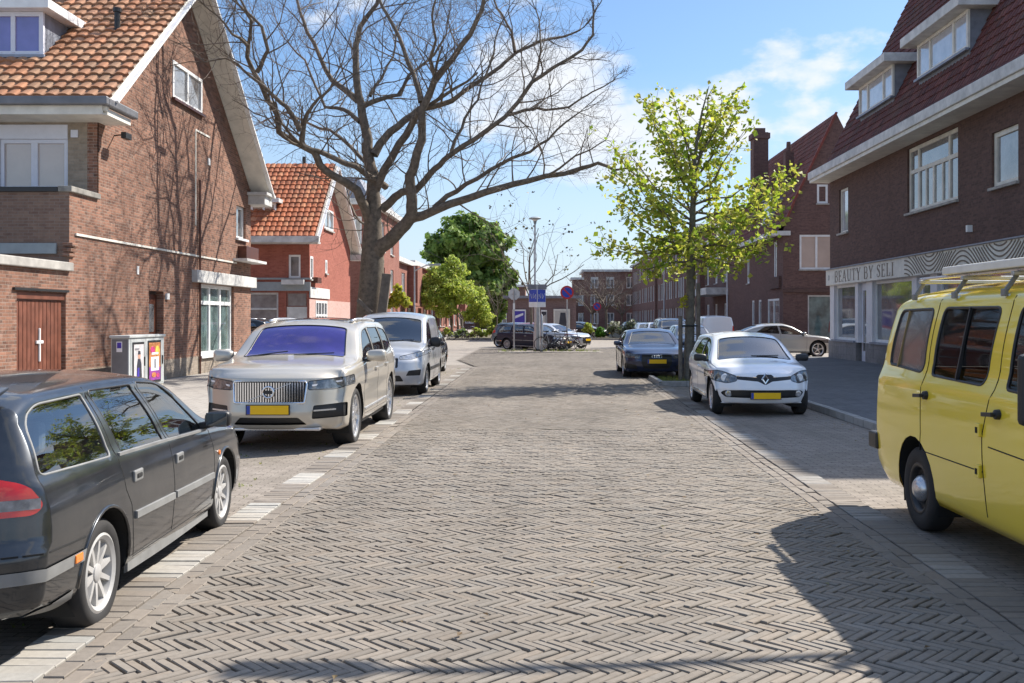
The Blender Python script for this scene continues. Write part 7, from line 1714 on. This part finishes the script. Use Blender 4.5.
traffic_sign('no_parking_sign', 'round blue no parking sign with red ring right of the sign column', 567, 48.9, 3.28, .33, 'np', .09)
traffic_sign('no_parking_sign', 'small distant no parking sign in front of the pale leafless tree', 597, 80, 2.95, .33, 'np', .14)
# bicycles
def bicycle(label, x, y, rot, col_, group):
    o = thing('bicycle', label, 'bicycle', (x, y, .09), rot, group); fm = plain('bicycle_paint', col_, .35, var=.1)
    for wy in (-.54, .54):
        mb = MB(); mb.tube([(0, wy+.33*math.cos(6.283*i/24), .35+.33*math.sin(6.283*i/24)) for i in range(24)], .018, 6, closed=True); wh = mb.build('wheel', M['rubber'], o, uv=False)
        mb = MB()
        for i in range(12): mb.tube([(.012*(-1)**i, wy, .35), (0, wy+.31*math.cos(6.283*i/12), .35+.31*math.sin(6.283*i/12))], .003, 3)
        mb.build('spokes', M['steel'], wh, uv=False)
    mb = MB(); A, B, C, D, E, F_ = (0, -.54, .35), (0, -.12, .30), (0, -.25, .82), (0, .38, .80), (0, .42, .62), (0, .54, .35)
    for a, b in ((A, B), (A, C), (B, C), (C, D), (B, E), (D, E), (E, F_)): mb.tube([a, b], .016, 6)
    mb.tube([D, (0, .34, 1.0)], .013, 6); mb.build('frame', fm, o, uv=False)
    mb = MB(); mb.tube([(-.28, .20, 1.02), (-.20, .30, 1.04), (0, .35, 1.02), (.20, .30, 1.04), (.28, .20, 1.02)], .012, 6); mb.build('handlebar', M['chrome'], o, uv=False)
    mb = MB(); mb.tube([C, (0, -.28, .94)], .013, 6); mb.obox((0, -.29, .96), (1, 0, 0), (0, 1, 0), (0, 0, 1), .07, .13, .03); mb.build('saddle', M['black'], o, bevel=.02, uv=False)
    mb = MB(); mb.lathe([(.09, -.02), (.09, .02), (0, .02)], (0, -.12, .30), 'X', 16); mb.build('chain_ring', M['black'], o, uv=False)
    mb = MB(); mb.box(-.07, .07, -.72, -.30, .72, .735); mb.build('carrier', M['black'], o, uv=False); return o
GB = 'bicycles on the traffic island'
bicycle('silver grey bicycle leaning on the island nearest the sign column', px_at(552, 48.5), 48.5, -math.pi/2+.1, (.30, .31, .32), GB)
bicycle('black bicycle behind the silver one on the island', px_at(560, 48.9), 48.95, -math.pi/2-.25, (.03, .03, .03), GB)
bicycle('dark red bicycle next to the pole of the no parking sign', px_at(570, 48.7), 48.7, -math.pi/2+.35, (.15, .03, .03), GB)
GB2 = 'bicycles parked along the far planting bed'
for i, (px, c_) in enumerate(((415, (.03, .03, .03)), (424, (.25, .26, .27)), (434, (.04, .05, .12)), (446, (.03, .03, .03)), (459, (.3, .3, .3)), (470, (.12, .03, .03)))):
    b_ = bicycle(['black bicycle at the left end of the row before the far shrubs', 'grey bicycle second from the left before the far shrubs', 'blue bicycle under the left of the willow', 'black bicycle under the middle of the willow', 'silver bicycle under the right of the willow', 'red bicycle at the right end of the row before the far shrubs'][i], px_at(px, 76.2), 76.3, -math.pi/2+.5*(-1)**i, c_, GB2); b_.location.z = 0
# weeds on the island and in the bays: uncountable tufts
gm = MB(); gcols = [(.20, .24, .05), (.14, .19, .04), (.28, .28, .08)]
rng.seed(77)
def tuft(x, y, z, n, h):
    for _ in range(n):
        a = rng.random()*6.283; dx, dy = math.cos(a), math.sin(a); l = h*(.5+rng.random()*.8); w_ = .004+.006*rng.random(); px_, py_ = x+rng.gauss(0, .03), y+rng.gauss(0, .03)
        gm.col = rng.choice(gcols); gm.add([(px_-dy*w_, py_+dx*w_, z), (px_+dy*w_, py_-dx*w_, z), (px_+dx*l*.6, py_+dy*l*.6, z+l)], [(0, 1, 2)])
for _ in range(70): tuft(rng.uniform(-2.2, 2.7), rng.uniform(47.75, 49.0), .09, 10, .12)
for _ in range(260):
    y = rng.uniform(3, 34); tuft(lineL(y)-rng.uniform(.2, 2.2), y, .004, 4, .025)
for _ in range(60): tuft(-4.72-rng.random()*.05-0.0276*0, rng.uniform(4, 20), .004, 6, .05)
for _ in range(200): tuft(rng.uniform(3.0, 4.5), rng.uniform(24.9, 27.1), .06, 7, .10)
tag(gm.build('weeds', M['leaf'], None, uv=False), 'short weeds and moss growing in paving joints and the tree pit', 'weeds', None, 'stuff')
# fallen leaves and litter along the kerbs
lm = MB(); lcols = [(.20, .13, .06), (.15, .10, .05), (.28, .20, .09), (.24, .22, .10)]
for _ in range(420):
    sd = rng.random()
    if sd < .45: y = rng.uniform(4, 34); x = lineL(y)-rng.uniform(1.9, 2.5); z = .02
    elif sd < .8: y = rng.uniform(9, 34); x = 4.9-abs(rng.gauss(0, .25)); z = .02
    else: y = rng.uniform(4, 30); x = rng.uniform(lineL(y)+.4, lineR(y)-.4); z = .055
    a = rng.random()*6.283; s_ = rng.uniform(.015, .035); lm.col = rng.choice(lcols)
    lm.add([(x+s_*math.cos(a), y+s_*math.sin(a), z), (x-s_*.5*math.sin(a), y+s_*.5*math.cos(a), z+.008), (x-s_*math.cos(a), y-s_*math.sin(a), z), (x+s_*.5*math.sin(a), y-s_*.5*math.cos(a), z+.006)], [(0, 1, 2, 3)])
tag(lm.build('leaf_litter', M['leaf'], None, uv=False), 'scattered dry leaves and bits lying along the kerbs and joints', 'litter', None, 'stuff')
# person near the shop corner, mostly hidden by the saloon
def person(label, x, y, rot, zg):
    o = thing('person', label, 'person', (x, y, zg), rot)
    J = dict(pel=(0, 0, .93), wai=(0, .01, 1.10), che=(0, .0, 1.33), nek=(0, .0, 1.48), hed=(0, .02, 1.60), top=(0, .0, 1.72),
             shl=(.17, 0, 1.40), ell=(.23, -.03, 1.13), wrl=(.22, .06, .90), hal=(.21, .09, .82), shr=(-.17, 0, 1.40), elr=(-.23, -.02, 1.13), wrr=(-.22, .08, .91), har=(-.21, .11, .83),
             hil=(.09, 0, .88), knl=(.10, .08, .49), anl=(.10, .02, .09), tol=(.10, .16, .04), hir=(-.09, 0, .88), knr=(-.10, .0, .49), anr=(-.10, -.14, .10), tor=(-.10, .0, .04))
    rd = dict(pel=.14, wai=.125, che=.15, nek=.055, hed=.088, top=.06, shl=.07, ell=.048, wrl=.034, hal=.036, shr=.07, elr=.048, wrr=.034, har=.036, hil=.085, knl=.06, anl=.042, tol=.035, hir=.085, knr=.06, anr=.042, tor=.035)
    E = [('pel', 'wai'), ('wai', 'che'), ('che', 'nek'), ('nek', 'hed'), ('hed', 'top'), ('che', 'shl'), ('shl', 'ell'), ('ell', 'wrl'), ('wrl', 'hal'), ('che', 'shr'), ('shr', 'elr'), ('elr', 'wrr'), ('wrr', 'har'), ('pel', 'hil'), ('hil', 'knl'), ('knl', 'anl'), ('anl', 'tol'), ('pel', 'hir'), ('hir', 'knr'), ('knr', 'anr'), ('anr', 'tor')]
    k = list(J); me = bpy.data.meshes.new('body'); me.from_pydata([J[q] for q in k], [(k.index(a), k.index(b)) for a, b in E], [])
    b = link_mesh('body', me, plain('rust_coat', (.22, .07, .05), .8, var=.15), o); m1 = b.modifiers.new('skin', 'SKIN')
    sk = me.skin_vertices[0]
    for i, q in enumerate(k): sk.data[i].radius = (rd[q], rd[q])
    sk.data[0].use_root = True; m1.use_smooth_shade = True; m2 = b.modifiers.new('sub', 'SUBSURF'); m2.levels = 1; m2.render_levels = 2
    mb = MB(); mb.lathe([(.0, -.02), (.075, .0), (.10, .05), (.095, .12), (.05, .165), (0, .175)], (0, -.005, 1.58), 'Z', 16); mb.build('hair', plain('fair_hair', (.42, .36, .28), .7, var=.2), o, smooth=True, uv=False)
    mb = MB(); mb.lathe([(0, -.01), (.07, .0), (.082, .05), (.07, .10), (0, .12)], (0, .045, 1.535), 'Z', 14); mb.build('face', plain('skin', (.50, .31, .23), .6, var=.08), o, smooth=True, uv=False)
person('person in a rust coat by the dark gable house, beside the shop corner', px_at(833.5, 53.2), 53.2, math.pi*.8, .12)
